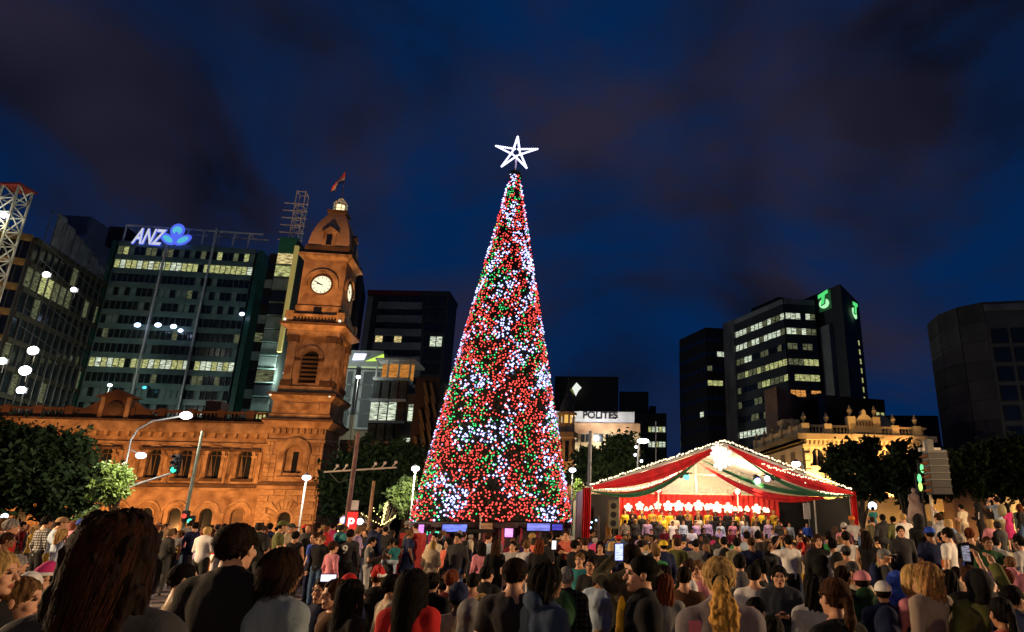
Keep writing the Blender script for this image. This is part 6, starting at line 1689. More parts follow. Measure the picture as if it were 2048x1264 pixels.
def head_sdf(P_, h, s=1.0, fem=False):
    x, y, z = h; e = lambda dx, dy, dz: (x + dx * s, y + dy * s, z + dz * s); r = lambda *a: tuple(v * s for v in a)
    d = d_ell(P_, e(0, -.012, .025), r(.076, .094, .092))
    d = smin(d, d_ell(P_, e(0, .022, -.045), r(.056, .064, .070)), .03 * s)
    d = smin(d, d_ell(P_, e(0, .066, -.092), r(.024, .020, .018)), .02 * s)      # chin
    for sx in (-1, 1):
        d = np.maximum(d, -(d_ell(P_, e(sx * .031, .098, .012), r(.020, .016, .012)))) if 0 else -smin(-d, d_ell(P_, e(sx * .031, .097, .010), r(.018, .014, .010)), .008 * s)
        d = smin(d, d_ell(P_, e(sx * .078, -.008, -.005), r(.010, .020, .031)), .006 * s)   # ear
        d = smin(d, d_ell(P_, e(sx * .040, .060, -.028), r(.020, .018, .018)), .015 * s)    # cheek
        d = smin(d, d_ell(P_, e(sx * .028, .083, .027), r(.022, .010, .007)), .008 * s)     # brow
    d = smin(d, d_cap(P_, e(0, .083, .018), e(0, .106, -.022), .008 * s, .0125 * s), .012 * s)  # nose
    d = smin(d, d_ell(P_, e(0, .083, -.055), r(.023, .012, .0075)), .007 * s)    # lips
    d = smin(d, d_ell(P_, e(0, .080, -.066), r(.019, .012, .0065)), .006 * s)
    return d
def finger_tubes(J, n, s):
    el, wr = Vector(J['el' + n]), Vector(J['wr' + n]); d = (wr - el).normalized()
    side = Vector((0, 0, 1)).cross(d)
    if side.length < .3: side = Vector((0, 1, 0))
    side.normalize(); pal = d.cross(side).normalized(); sx = -1 if n == 'l' else 1
    if pal.x * sx > 0 and abs(pal.x) > .3: pal = -pal
    m = MB(); o = wr + d * .07
    for k, ln in enumerate((.068, .078, .073, .056)):
        b = o + side * (k - 1.5) * .0185; p1 = b + d * ln * .5 + pal * .008; p2 = p1 + (d * .75 + pal * .65).normalized() * ln * .34; p3 = p2 + (d * .35 + pal * .95).normalized() * ln * .26
        m.tube(b - d * .02, p1, .0095, .0088, 6).tube(p1, p2, .0088, .0080, 6).tube(p2, p3, .0080, .0062, 6)
    b = wr + d * .02 - side * .024; p1 = b + (d - side * .8 + pal * .3).normalized() * .04; m.tube(b, p1, .012, .010, 6).tube(p1, p1 + (d + pal * .5).normalized() * .03, .010, .0075, 6)
    return m
skin_m = pm('skin', (1, 1, 1), .55, .12, 12, objcol=True, spec=.35)
shoe_m = pm('shoe', (.05, .045, .045), .6); eye_m = pm('eye_dark', (.02, .014, .012), .3); lip_m = pm('lips', (.28, .07, .055), .5)
cloth_m = pm('cloth', (1, 1, 1), .9, .22, 5, .10, 45, objcol=True, spec=.2)
def pattern(name, kind):
    m = pm(name, (1, 1, 1), .9, .22, 5, .35, 45, objcol=True, spec=.2); t = m.node_tree; b = t.nodes['Principled BSDF']; src = b.inputs['Base Color'].links[0].from_socket
    co = [x for x in t.nodes if x.type == 'TEX_COORD'][0]; out_ = None
    for dr in (('Z',) if kind == 'stripe' else ('Z', 'X')):
        wv = t.nodes.new('ShaderNodeTexWave'); wv.bands_direction = dr; wv.inputs['Scale'].default_value = 5 if kind == 'stripe' else 6; wv.inputs['Distortion'].default_value = .6; t.links.new(co.outputs['Object'], wv.inputs[0])
        r_ = t.nodes.new('ShaderNodeValToRGB'); r_.color_ramp.elements[0].position = .45; r_.color_ramp.elements[1].position = .55; r_.color_ramp.elements[0].color = (.25, .25, .25, 1); t.links.new(wv.outputs[0], r_.inputs[0])
        mm = t.nodes.new('ShaderNodeMixRGB'); mm.blend_type = 'MULTIPLY'; mm.inputs[0].default_value = 1; t.links.new(src, mm.inputs[1]); t.links.new(r_.outputs[0], mm.inputs[2]); src = mm.outputs[0]
    t.links.new(src, b.inputs['Base Color']); return m
PAT = {'striped': pattern('striped_cloth', 'stripe'), 'checked': pattern('checked_cloth', 'check')}
def hair_mat(name='hair'):
    m = pm(name, (1, 1, 1), .8, .6, 8, objcol=True, spec=.10)
    t = m.node_tree; n = [x for x in t.nodes if x.type == 'TEX_NOISE'][0]; co = [x for x in t.nodes if x.type == 'TEX_COORD'][0]
    mp_ = t.nodes.new('ShaderNodeMapping'); mp_.inputs['Scale'].default_value = (9, 9, .8); t.links.new(co.outputs['Object'], mp_.inputs[0]); t.links.new(mp_.outputs[0], n.inputs['Vector']); n.inputs['Scale'].default_value = 7
    bp = t.nodes.new('ShaderNodeBump'); bp.inputs['Strength'].default_value = .6; bp.inputs['Distance'].default_value = .01; t.links.new(n.outputs[0], bp.inputs['Height']); t.links.new(bp.outputs[0], t.nodes['Principled BSDF'].inputs['Normal'])
    return m
hair_m = hair_mat()
def bounds(J, pad=.14):
    a = np.array(list(J.values())); return a.min(0) - pad, a.max(0) + pad
def body_mesh(pose, fem, child, fine=False):
    J = skel(pose, child); T, A, Lg = body_fn(J, fem); h = J['head']; hs = 1.22 if child else 1.0
    T2 = [('c', J['an' + n], J['to' + n], .045, .038) for n in 'lr']; pal = []
    for n in 'lr':
        el, wr = Vector(J['el' + n]), Vector(J['wr' + n]); d = (wr - el).normalized(); pal.append(('c', tuple(wr), tuple(wr + d * .075), .028, .031))
    def fn(P_):
        d = ev(P_, T, .06); d = smin(d, d_cap(P_, J['neck'], (h[0], h[1] - .02, h[2] - .06), .056 if not fem else .047, .05 if not fem else .043), .035)
        da = ev(P_, A, .03); d = smin(d, da, .03); d = smin(d, ev(P_, pal, .02), .015); d = smin(d, ev(P_, Lg, .04), .035); d = smin(d, ev(P_, T2, .03), .03)
        return smin(d, head_sdf(P_, h, hs, fem), .018)
    lo, hi = bounds(J); co = .024 if not fine else .02; fi = .0095 if not fine else .0062
    X = axis_coords(lo[0], hi[0], h[0] - .1 * hs, h[0] + .1 * hs, fi, co); Yy = axis_coords(lo[1], hi[1], h[1] - .1 * hs, h[1] + .13 * hs, fi, co); Zz = axis_coords(lo[2], hi[2] + .03, h[2] - .14 * hs, h[2] + .14 * hs, fi, co)
    V, Fq = surface_nets(fn, X, Yy, Zz)
    ctr = V[Fq].mean(1); mi = np.zeros(len(Fq), np.int32)
    for n in 'lr':
        f = d_cap(ctr, J['an' + n], J['to' + n], .07, .06); mi[(f < 0) & (ctr[:, 2] < J['an' + n][2] + .03)] = 1
    lp = d_ell(ctr, (h[0], h[1] + .09 * hs, h[2] - .060 * hs), (.024 * hs, .02 * hs, .012 * hs)); mi[lp < 0] = 3
    eb = MB()
    for sx in (-1, 1): eb.ball((h[0] + sx * .031 * hs, h[1] + .080 * hs, h[2] + .010 * hs), .0115 * hs, 8, 5, (1.25, .75, .7))
    for n in 'lr': 
        fm_ = finger_tubes(J, n, 1); k = len(eb.v); nf = len(eb.f); eb.v += fm_.v; eb.f += [tuple(i + k for i in f) for f in fm_.f]
    nv = len(V); allv = [tuple(v) for v in V] + eb.v; 
    me = bpy.data.meshes.new('person'); me.from_pydata(allv, [], [tuple(q) for q in Fq.tolist()] + [tuple(i + nv for i in f) for f in eb.f])
    for m in (skin_m, shoe_m, eye_m, lip_m): me.materials.append(m)
    mi2 = np.concatenate([mi, np.zeros(len(eb.f), np.int32)]); nb = 8 * 5 * 2; mi2[len(Fq):len(Fq) + nb] = 2
    me.polygons.foreach_set('material_index', mi2); me.polygons.foreach_set('use_smooth', np.ones(len(me.polygons), bool)); me.update()
    return me
def top_mesh(pose, kind, fem, child, fine=False):
    """tee, long, hoodie, jacket, dress"""
    J = skel(pose, child); T, A, Lg = body_fn(J, fem)
    inf = {'tee': .010, 'long': .012, 'hoodie': .020, 'jacket': .021, 'dress': .012, 'vest': .012}[kind]
    hem = J['pelvis'][2] - {'tee': .06, 'long': .07, 'hoodie': .09, 'jacket': .12, 'dress': .45, 'vest': .04}[kind]
    arms = []
    for i, n in enumerate('lr'):
        up, fo = A[2 * i], A[2 * i + 1]
        if kind in ('tee', 'dress'):
            a, b = np.array(up[1]), np.array(up[2]); arms.append(('c', up[1], tuple(a + (b - a) * .55), up[3] + .012, up[4] + .018))
        elif kind != 'vest':
            a, b = np.array(fo[1]), np.array(fo[2]); arms.append(up); arms.append(('c', fo[1], tuple(a + (b - a) * .93), fo[3], fo[4] + .006))
    nk, h = J['neck'], J['head']; pe = J['pelvis']; sit = pose in ('sit', 'sitlean', 'bench')
    sd = (hash_(pose + kind) % 97) * .31
    def fn(P_):
        d = ev(P_, T, .045, inf)
        if arms: d = smin(d, ev(P_, arms, .03, inf * .9), .04)
        if kind == 'dress' and not sit: d = smin(d, d_cap(P_, (0, 0, pe[2]), (0, 0, pe[2] - .42), .15, .23), .08)
        if kind in ('hoodie',): d = smin(d, d_ell(P_, (nk[0], nk[1] - .075, nk[2] + .03), (.10, .05, .075)), .03)
        if kind in ('hoodie', 'jacket'): d = smin(d, d_cap(P_, (nk[0], nk[1], nk[2] - .03), (nk[0], nk[1] + .008, nk[2] + .025), .070, .064), .02)
        elif kind != 'dress': d = smin(d, d_cap(P_, (nk[0], nk[1], nk[2] - .03), nk, .066, .058), .02)
        d = d - .006 * wob(P_ * np.array([1, 1, .45]), 24, sd) - .0035 * wob(P_ * np.array([1, 1, .35]) + .1 * P_[:, [2, 0, 1]], 60, sd)
        if kind not in ('hoodie', 'jacket'): d = np.maximum(d, P_[:, 2] - (nk[2] + .022) + .35 * (P_[:, 1] - nk[1]))
        return np.maximum(d, hem - P_[:, 2]) if not sit else d
    lo, hi = bounds(J, .17); co = .024 if not fine else .0135
    hi[2] = min(hi[2], max(J['wrl'][2], J['wrr'][2], nk[2]) + .2); lo[2] = max(lo[2], hem - .05)
    X, Yy, Zz = [axis_coords(lo[i], hi[i], 9, 9, co, co) for i in range(3)]
    V, Fq = surface_nets(fn, X, Yy, Zz); return np_mesh('top', V, Fq, cloth_m, True)
def leg_mesh(pose, kind, fem, child):
    J = skel(pose, child); T, A, Lg = body_fn(J, fem); pe = J['pelvis']
    cut = {'trousers': .92, 'shorts': 0, 'skirt': 0}[kind]; pr = [('e', pe, (.155 if not fem else .17, .122, .12))]
    for i, n in enumerate('lr'):
        th, shn = Lg[2 * i], Lg[2 * i + 1]
        if cut: a, b = np.array(shn[1]), np.array(shn[2]); pr += [th, ('c', shn[1], tuple(a + (b - a) * cut), shn[3], shn[4] + .018)]
        else: a, b = np.array(th[1]), np.array(th[2]); pr.append(('c', th[1], tuple(a + (b - a) * .85), th[3] + .01, th[4] + .035))
    def fn(P_): 
        d = ev(P_, pr, .035, .013) - .005 * wob(P_, 30, 2.0); return np.maximum(d, P_[:, 2] - (pe[2] + .07))
    lo, hi = bounds(J, .15); hi[2] = pe[2] + .2
    X, Yy, Zz = [axis_coords(lo[i], hi[i], 9, 9, .026, .026) for i in range(3)]
    V, Fq = surface_nets(fn, X, Yy, Zz); return np_mesh('trousers', V, Fq, cloth_m, True)
def hash_(s):
    h = 7
    for c in s: h = (h * 31 + ord(c)) % 100003
    return h
def hair_mesh(kind, fine=False):
    """in head space: face to +Y, origin at the head centre"""
    def cap_shape(P_, g=0.0, low=-.055):
        d = d_ell(P_, (0, -.020, .030), (.086 + g, .104 + g, .098 + g))
        d = np.maximum(d, -d_ell(P_, (0, .115, -.020), (.085, .088, .085)))
        return np.maximum(d, (low + .35 * np.clip(P_[:, 1], -.05, .1)) - P_[:, 2])
    def fn(P_):
        ang = np.arctan2(P_[:, 0], P_[:, 1] + .02); rid = .0016 * np.sin(ang * 46 + 9 * P_[:, 2] * 3) + .0035 * np.sin(ang * 13 + P_[:, 2] * 25)
        if kind == 'short': return cap_shape(P_, .001) - .0045 * wob(P_, 80) - .003 * wob(P_ * np.array([1, 1, .5]), 190, 1) - rid
        if kind == 'crop': return cap_shape(P_, -.004, -.03)
        if kind == 'afro': return d_ell(P_, (0, -.035, .045), (.125, .125, .12)) - .012 * wob(P_, 90)
        if kind == 'bob':
            d = smin(cap_shape(P_, .006), d_ell(P_, (0, -.045, -.045), (.098, .075, .095)), .03); d = np.maximum(d, -d_ell(P_, (0, .10, -.05), (.072, .09, .12))); return d - rid
        if kind in ('long', 'wavy'):
            w = .008 if kind == 'long' else .016
            d = smin(cap_shape(P_, .008), d_ell(P_, (0, -.062, -.13), (.10 + w, .055 + w * .5, .20 + w)), .05)
            d = np.maximum(d, -d_ell(P_, (0, .11, -.06), (.075, .10, .14)))
            if kind == 'wavy': d = d - .010 * wob(P_, 48) - .005 * wob(P_, 110, 3)
            return d - rid * 1.6
        if kind == 'ponytail':
            d = cap_shape(P_, .000); d = smin(d, d_ell(P_, (0, -.118, .015), (.022, .02, .022)), .012)
            d = smin(d, d_cap(P_, (0, -.13, .0), (.005, -.135, -.12), .030, .036), .015); d = smin(d, d_cap(P_, (.005, -.135, -.12), (.01, -.125, -.22), .034, .012), .015)
            return d - .0035 * wob(P_, 90) - rid * .7
        if kind == 'bun':
            d = cap_shape(P_, .0); return smin(d, d_ell(P_, (0, -.115, .06), (.042, .04, .042)), .012) - .003 * wob(P_, 100) - rid * .5
        if kind == 'cap':
            d = np.maximum(d_ell(P_, (0, -.012, .035), (.094, .112, .102)), .028 - P_[:, 2]); br = np.maximum(d_ell(P_, (0, .125, .034), (.068, .075, .012)), -(P_[:, 1] - .05)); return smin(d, br, .006)
        if kind == 'beanie': return np.maximum(d_ell(P_, (0, -.014, .042), (.092, .110, .110)), .012 + .2 * P_[:, 1] - P_[:, 2]) - .0015 * np.sin(P_[:, 2] * 400)
        if kind == 'santa':
            d = np.maximum(d_ell(P_, (0, -.014, .04), (.092, .110, .105)), .03 - P_[:, 2]); d = smin(d, d_cap(P_, (0, -.04, .12), (.05, -.12, .13), .06, .03), .04); return smin(d, d_cap(P_, (.05, -.12, .13), (.07, -.15, .06), .03, .018), .02)
        if kind == 'turban': return smin(np.maximum(d_ell(P_, (0, -.012, .06), (.105, .122, .095)), .03 - P_[:, 2]), d_ell(P_, (0, .02, .10), (.08, .08, .06)), .03) - .004 * np.sin((P_[:, 2] + P_[:, 0] * .6) * 160)
        if kind in ('hood', 'scarf'):
            g = .02 if kind == 'hood' else .008
            d = smin(d_ell(P_, (0, -.028, .02), (.095 + g, .115 + g, .115 + g)), d_ell(P_, (0, -.03, -.12), (.095 + g, .085 + g, .09)), .05); d = np.maximum(d, -d_ell(P_, (0, .115, -.02), (.062, .085, .085))); return d - .004 * wob(P_, 45)
    lo = np.array([-.2, -.26, -.42]); hi = np.array([.2, .22, .24])
    if kind in ('short', 'crop', 'cap', 'beanie', 'bun', 'santa', 'turban', 'afro'): lo[2] = -.14
    s = .0095 if not fine else .006
    X, Yy, Zz = [axis_coords(lo[i], hi[i], 9, 9, s, s) for i in range(3)]
    V, Fq = surface_nets(fn, X, Yy, Zz)
    return np_mesh('hair', V, Fq, hair_m if kind not in ('cap', 'beanie', 'santa', 'turban', 'hood', 'scarf') else cloth_m, True)
def pack_mesh():
    m = surface_nets(lambda P_: smin(d_ell(P_, (0, 0, 0), (.14, .085, .20)) , d_ell(P_, (0, -.06, -.06), (.10, .06, .10)), .02) - .004 * wob(P_, 40), *[np.arange(-a, a, .016, dtype=np.float32) for a in (.2, .18, .26)])
    return np_mesh('backpack', m[0], m[1], cloth_m, True)
COLN = {'black': (.010, .010, .011), 'charcoal': (.035, .035, .038), 'grey': (.16, .16, .165), 'light grey': (.36, .36, .37), 'white': (.68, .67, .66), 'cream': (.58, .50, .36), 'beige': (.42, .34, .23), 'tan': (.30, .19, .10), 'brown': (.09, .045, .022),
 'maroon': (.11, .008, .014), 'red': (.45, .018, .018), 'coral': (.55, .13, .09), 'orange': (.55, .15, .02), 'mustard': (.42, .26, .03), 'yellow': (.70, .50, .04), 'olive': (.10, .11, .035), 'dark green': (.016, .06, .025), 'green': (.04, .24, .08),
 'teal': (.025, .18, .20), 'sky blue': (.20, .38, .58), 'pale blue': (.38, .48, .60), 'denim blue': (.055, .11, .22), 'navy': (.010, .016, .055), 'royal blue': (.025, .07, .45), 'purple': (.09, .03, .17), 'lilac': (.38, .28, .48), 'pink': (.58, .22, .28), 'hot pink': (.52, .035, .17), 'khaki': (.25, .22, .12)}
HAIRC = {'black': (.005, .0035, .003), 'dark brown': (.011, .005, .003), 'brown': (.04, .017, .008), 'light brown': (.13, .07, .03), 'blond': (.42, .27, .10), 'grey': (.28, .27, .26), 'auburn': (.12, .03, .012)}
SKINC = {'light': (.54, .29, .18), 'tan': (.42, .21, .115), 'brown': (.22, .105, .052), 'dark': (.08, .038, .02)}
used_labels = {}
n_people = 0
def strands(parent, J, length, n, col, seed, rad=(.085, .104, .097), flare=.05, wave=.012, back_only=True, wd=.0022, name='hair_strands', top_c=(0, -.02, .03)):
    g_ = np.random.default_rng(seed); h = np.array(J['head']) + np.array(top_c)
    th = g_.uniform(-2.35, 2.35, n) + np.pi * 1.5; up = g_.uniform(.0, 1.0, n) ** .7 * 1.25
    r0 = np.array(rad)[None]; nseg = 12; V = np.zeros((n, nseg + 1, 3))
    ph = g_.uniform(0, 6.28, n); ln = length * (.75 + .35 * g_.random(n)); fl = flare * (.3 + g_.random(n))
    for k in range(nseg + 1):
        t = k / nseg; e = up * (1 - min(1, t * 2.2)); 
        rr = 1.02 + .05 * g_.random(n) * 0 + fl * np.sin(min(1, t * 1.6) * np.pi * .5)[None] * 1.0
        x = np.cos(th) * np.cos(e) * r0[0, 0] * rr; y = np.sin(th) * np.cos(e) * r0[0, 1] * rr; z = np.sin(e) * r0[0, 2] * 1.03
        z = z - np.clip(t - .3, 0, 1) / .7 * ln
        V[:, k] = np.stack([x + wave * np.sin(ph + t * 9), y + wave * np.cos(ph + t * 8) , z], 1) + h
    side = np.stack([-np.sin(th), np.cos(th), np.zeros(n)], 1)[:, None, :] * wd
    VV = np.concatenate([V - side, V + side], 2).reshape(n, (nseg + 1) * 2, 3).reshape(-1, 3)
    base = np.arange(n)[:, None, None] * (nseg + 1) * 2; k = np.arange(nseg)[None, :, None] * 2
    Fq = (base + k + np.array([0, 1, 3, 2])[None, None]).reshape(-1, 4)
    o = link(name, np_mesh(name, VV, Fq, hair_m, True), parent); o.color = (*col, 1); return o
def person(x, y, z, sc_, pose, face, top, tcol, leg, lcol, hair, hcol, skin, label, fem=False, child=False, fine=False, wide=1.0, bag=None, group=None, hatc=None, name='person', patt=None, top2=None):
    global n_people
    n_people += 1
    b = link(name, cached(('body', pose, fem, child, fine), lambda: body_mesh(pose, fem, child, fine)))
    b.location = (x, y, z); b.rotation_euler = (0, 0, R(face)); b.scale = (sc_ * wide, sc_ * wide, sc_)
    b.color = (*SKINC[skin], 1); tag(b, label, 'person', group)
    t = link('shirt' if top in ('tee', 'long', 'vest') else 'dress' if top == 'dress' else 'jacket', cached(('top', pose, top, fem, child, fine), lambda: top_mesh(pose, top, fem, child, fine)), b)
    t.color = (*COLN[tcol], 1)
    if patt: t.material_slots[0].link = 'OBJECT'; t.material_slots[0].material = patt
    l = link('skirt' if leg == 'skirt' else leg, cached(('leg', pose, leg, fem, child), lambda: leg_mesh(pose, leg, fem, child)), b); l.color = (*COLN[lcol], 1)
    J = skel(pose, child); hs = 1.22 if child else 1.0
    ho = None
    if hair != 'none':
        hats = ('cap', 'beanie', 'santa', 'turban', 'hood', 'scarf')
        if hair in ('cap', 'beanie', 'santa'):
            u_ = link('hair', cached(('hair', 'crop' if not fem else 'bob', False), lambda: hair_mesh('crop' if not fem else 'bob')), b, J['head']); u_.color = (*HAIRC[hcol], 1); u_.scale = (hs * .99,) * 3
        ho = link({'cap': 'cap', 'beanie': 'beanie', 'santa': 'santa_hat', 'turban': 'turban', 'hood': 'hood', 'scarf': 'headscarf'}.get(hair, 'hair'), cached(('hair', hair, fine), lambda: hair_mesh(hair, fine)), b, J['head'])
        ho.scale = (hs,) * 3; ho.color = (*(COLN[hatc or tcol] if hair in hats else HAIRC[hcol]), 1)
        if hair == 'santa':
            w_ = link('hat_trim', cached('santatrim', lambda: MB().lathe([(.088, .022), (.102, .03), (.102, .055), (.09, .062)], 16).ball((.07, -.15, .05), .025, 8, 5).mesh('hat_trim', cloth_m, True)), ho); w_.color = (.7, .7, .7, 1); w_.scale = (1, 1.15, 1)
    if bag:
        q = link('backpack', cached('pack', pack_mesh), b, (0, J['chest'][1] - .19, J['chest'][2] + .02)); q.color = (*COLN[bag], 1)
    if fine and hair in ('short', 'crop', 'afro', 'bob', 'long', 'wavy', 'ponytail', 'bun'):
        c_ = tuple(v * 1.25 for v in HAIRC[hcol])
        if hair in ('short', 'crop', 'bun', 'ponytail'): strands(b, J, .012, 1100, c_, n_people, rad=(.085, .103, .098), flare=.02, wave=.005, wd=.0012, name='fine_hair')
        else: strands(b, J, .16, 380, c_, n_people, rad=(.088, .104, .099), flare=.07, wave=.010, wd=.0010, name='fine_hair')
    return b, J
def kid(b, *n):
    return [o for o in COL.objects if o.parent == b and o.name.split('.')[0] in n][0]
def place(px, pyt, Y, pose, face, top, tcol, leg, lcol, hair, hcol, skin, label, zbase=None, fit=True, **k):
    """stand somebody at the depth Y so that the top of the head shows at (px, pyt)"""
    p = P(px, pyt, Y); gz = ground_z(p.x, Y) if zbase is None else zbase
    H_ = TOPZ.get(pose, 1.70) + (.02 if k.get('child') else 0)
    s = (p.z - gz) / H_
    lo, hi = (.5, 1.0) if k.get('child') else (.86, 1.14)
    s2 = min(hi, max(lo, s))
    if abs(s2 - s) > .06 and zbase is None and pose not in TOPZ: print('FIT', label, round(s, 2), 'Y', Y)
    return person(p.x, Y, gz, s2, pose, face, top, tcol, leg, lcol, hair, hcol, skin, label, **k)
phone_m = em('phone_screen', (.5, .6, 1), 1.4)
def phone(px, py, Y, lb, w_=.08, h_=.15, horiz=False, mat=None, rz=0):
    p = P(px, py, Y); t = thing('phone', lb, 'phone', p, R(rz))
    if horiz: w_, h_ = h_, w_
    MB().box(-w_ / 2, w_ / 2, 0, .01, -h_ / 2, h_ / 2).build('case', blackm, t); MB().box(-w_ / 2 + .006, w_ / 2 - .006, -.004, -.0005, -h_ / 2 + .008, h_ / 2 - .008).build('screen', mat or phone_m, t)

# ---------------- the people nearest the camera
# 1 the woman with the big dark hair
b, J = place(246, 1026, 2.05, 'stand', 12, 'jacket', 'charcoal', 'trousers', 'black', 'wavy', 'dark brown', 'light', 'very close woman with big loose dark brown hair filling the lower left of the picture', fem=True, fine=True)
strands(b, J, .52, 7000, (.009, .003, .002), 1, rad=(.080, .10, .094), flare=.12, wave=.010); strands(b, J, .40, 1800, (.024, .007, .003), 2, rad=(.082, .102, .098), flare=.11, wave=.014, wd=.0016)
place(2, 1103, 4.0, 'stand', -78, 'long', 'black', 'trousers', 'black', 'bob', 'blond', 'light', 'person with short blond hair seen in profile at the left edge', fem=True, fine=True)
place(48, 1162, 4.2, 'stand', -75, 'long', 'hot pink', 'trousers', 'black', 'short', 'light brown', 'light', 'smiling child in hot pink top at the left edge under the blond person', child=True, fine=True)
place(480, 1047, 4.0, 'stand', -10, 'jacket', 'black', 'trousers', 'black', 'short', 'dark brown', 'light', 'tall man in black jacket with short dark hair, seen from behind near the left', fine=True, wide=1.08)
b, J = place(570, 1097, 3.95, 'stand', -28, 'jacket', 'grey', 'trousers', 'black', 'bob', 'dark brown', 'light', 'woman in blue grey zip top with gathered dark hair, right of the man in black', fem=True, fine=True, wide=1.06)
kid(b, 'shirt', 'jacket').color = (.19, .24, .27, 1)
strands(b, J, .05, 2600, (.03, .013, .007), 3, flare=.1, wave=.004)
b, J = place(372, 1127, 5.8, 'stand', -58, 'tee', 'beige', 'trousers', 'black', 'short', 'black', 'light', 'man in beige tee turned to the right, left of the man in black', fine=True)
b, J = place(706, 1160, 5.5, 'stand', -40, 'long', 'black', 'trousers', 'black', 'long', 'black', 'light', 'woman in black with long black hair and gold hoop earring', fem=True, fine=True)
strands(b, J, .34, 3000, (.006, .004, .004), 4, flare=.12, wave=.006)
er = MB().arch_ring(J['head'][0] + .088, J['head'][2] - .075, .018, .023, J['head'][1] - .01, J['head'][1] - .005, 12, 0, 2 * math.pi).build('earring', pm('gold', (.8, .5, .15), .3, metal=1), b)
place(788, 1148, 6.8, 'stand', -50, 'long', 'cream', 'trousers', 'black', 'short', 'black', 'tan', 'person in chunky cream jumper with short black hair, left of the red jacket', wide=1.08, fine=True)
b, J = place(828, 1140, 5.2, 'stand', 0, 'jacket', 'red', 'trousers', 'black', 'wavy', 'black', 'light', 'woman in bright red jacket with very long wavy black hair', fem=True, fine=True, wide=1.04)
strands(b, J, .46, 5500, (.008, .005, .004), 5, flare=.2, wave=.018)
place(918, 1174, 6.8, 'stand', 10, 'tee', 'beige', 'trousers', 'black', 'beanie', 'black', 'dark', 'boy in beige tee with dark blue beanie beside the grey headscarf', hatc='navy', fine=True, child=True)
place(940, 1205, 6.0, 'stand', 15, 'long', 'black', 'skirt', 'black', 'scarf', 'black', 'tan', 'girl wearing a plain grey headscarf near the bottom centre', hatc='grey', fem=True, child=True, fine=True)
place(963, 1192, 6.6, 'stand', 0, 'tee', 'black', 'trousers', 'black', 'short', 'blond', 'light', 'small fair haired toddler held beside the grey headscarf', child=True)
place(1032, 1116, 5.6, 'stand', -8, 'tee', 'charcoal', 'trousers', 'black', 'short', 'dark brown', 'light', 'broad man in dark grey tee with brown hair at the bottom centre', fine=True, wide=1.1)
b, J = place(1094, 1128, 5.0, 'stand', -52, 'hoodie', 'navy', 'trousers', 'black', 'long', 'black', 'light', 'woman in navy hood and denim jacket with face turned right', fem=True, fine=True, wide=1.1)
kid(b, 'shirt', 'jacket').color = (.028, .05, .10, 1)
place(1203, 1128, 8.0, 'stand', 165, 'long', 'pale blue', 'trousers', 'beige', 'long', 'brown', 'light', 'woman in loose pale blue blouse with red shoulder strap facing the camera', fem=True, fine=True, wide=1.05)
b, J = place(1284, 1110, 4.9, 'stand', 100, 'jacket', 'black', 'trousers', 'black', 'crop', 'black', 'light', 'man in black shirt with yellow scarf and bare forehead, seen in left profile', fine=True, wide=1.03)
sm_ = surface_nets(lambda Q: d_ell(Q, (0, 0, 0), (.065, .04, .22)) - .004 * wob(Q, 60), *[np.arange(-a, a, .009, dtype=np.float32) for a in (.08, .06, .26)])
yl = link('yellow_scarf', np_mesh('yellow_scarf', sm_[0], sm_[1], cloth_m, True), b, (.045, .125, 1.22)); yl.color = (.75, .42, .02, 1)
lg_ = MB().slab([(0, 0), (.012, 0), (.02, .025), (.028, 0), (.04, 0), (.055, .05), (.04, .05), (.034, .02), (.026, .045), (.016, .045), (.01, .02), (-.005, .05), (-.018, .05)], -.003, 0).box(.005, .035, -.003, 0, -.022, -.012).build('chest_emblem', pm('emblem_red', (.7, .03, .02)), b, loc=(-.10, .155, 1.18)); lg_.rotation_euler = (0, 0, R(165))
b, J = place(1262, 1088, 7.2, 'raise2', 8, 'jacket', 'olive', 'trousers', 'black', 'short', 'dark brown', 'light', 'man in dark olive jacket holding a phone up with both hands', fine=True, wide=1.08)
kid(b, 'shirt', 'jacket').color = (.045, .038, .022, 1)
wr = b.matrix_basis @ Vector((0, .34, 1.66)); t = thing('phone', 'glowing phone held up by the man in the dark olive jacket', 'phone', P(1238, 1104, 6.9), R(10))
MB().box(-.05, .05, 0, .01, -.085, .085).build('case', blackm, t); MB().box(-.038, .038, -.004, -.0005, -.075, .075).build('screen', em('phone_blue', (.35, .4, 1), 2.2, var=.4, scale=30), t)
b, J = place(1437, 1113, 3.95, 'stand', -4, 'jacket', 'grey', 'trousers', 'black', 'ponytail', 'blond', 'light', 'woman with thick blond ponytail in grey jacket with pink strap', fem=True, fine=True, wide=1.08)
kid(b, 'shirt', 'jacket').color = (.17, .15, .165, 1)
h_ = J['head']
strands(b, J, .0, 3500, (.38, .22, .075), 6, rad=(.088, .106, .100), flare=-.02, wave=.0)
pt = surface_nets(lambda Q: smin(smin(d_cap(Q, (0, -.03, .02), (.01, -.055, -.10), .035, .060), d_cap(Q, (.01, -.055, -.10), (.02, -.045, -.30), .062, .035), .02), d_ell(Q, (.015, -.05, -.16), (.07, .045, .09)), .03) - .010 * wob(Q, 75) - .005 * wob(Q, 150, 2), *[np.arange(a, c, .0075, dtype=np.float32) for a, c in ((-.14, .16), (-.16, .08), (-.42, .1))])
po = link('curly_ponytail', np_mesh('curly_ponytail', pt[0], pt[1], hair_m, True), b, (h_[0], h_[1] - .10, h_[2] - .03)); po.color = (.46, .25, .06, 1)
MB().arch_ring(0, 0, .028, .046, -.012, .012, 16, 0, 2 * math.pi).build('hair_tie', pm('hair_tie', (.01, .01, .01), .8), b, loc=(h_[0], h_[1] - .118, h_[2] - .005))
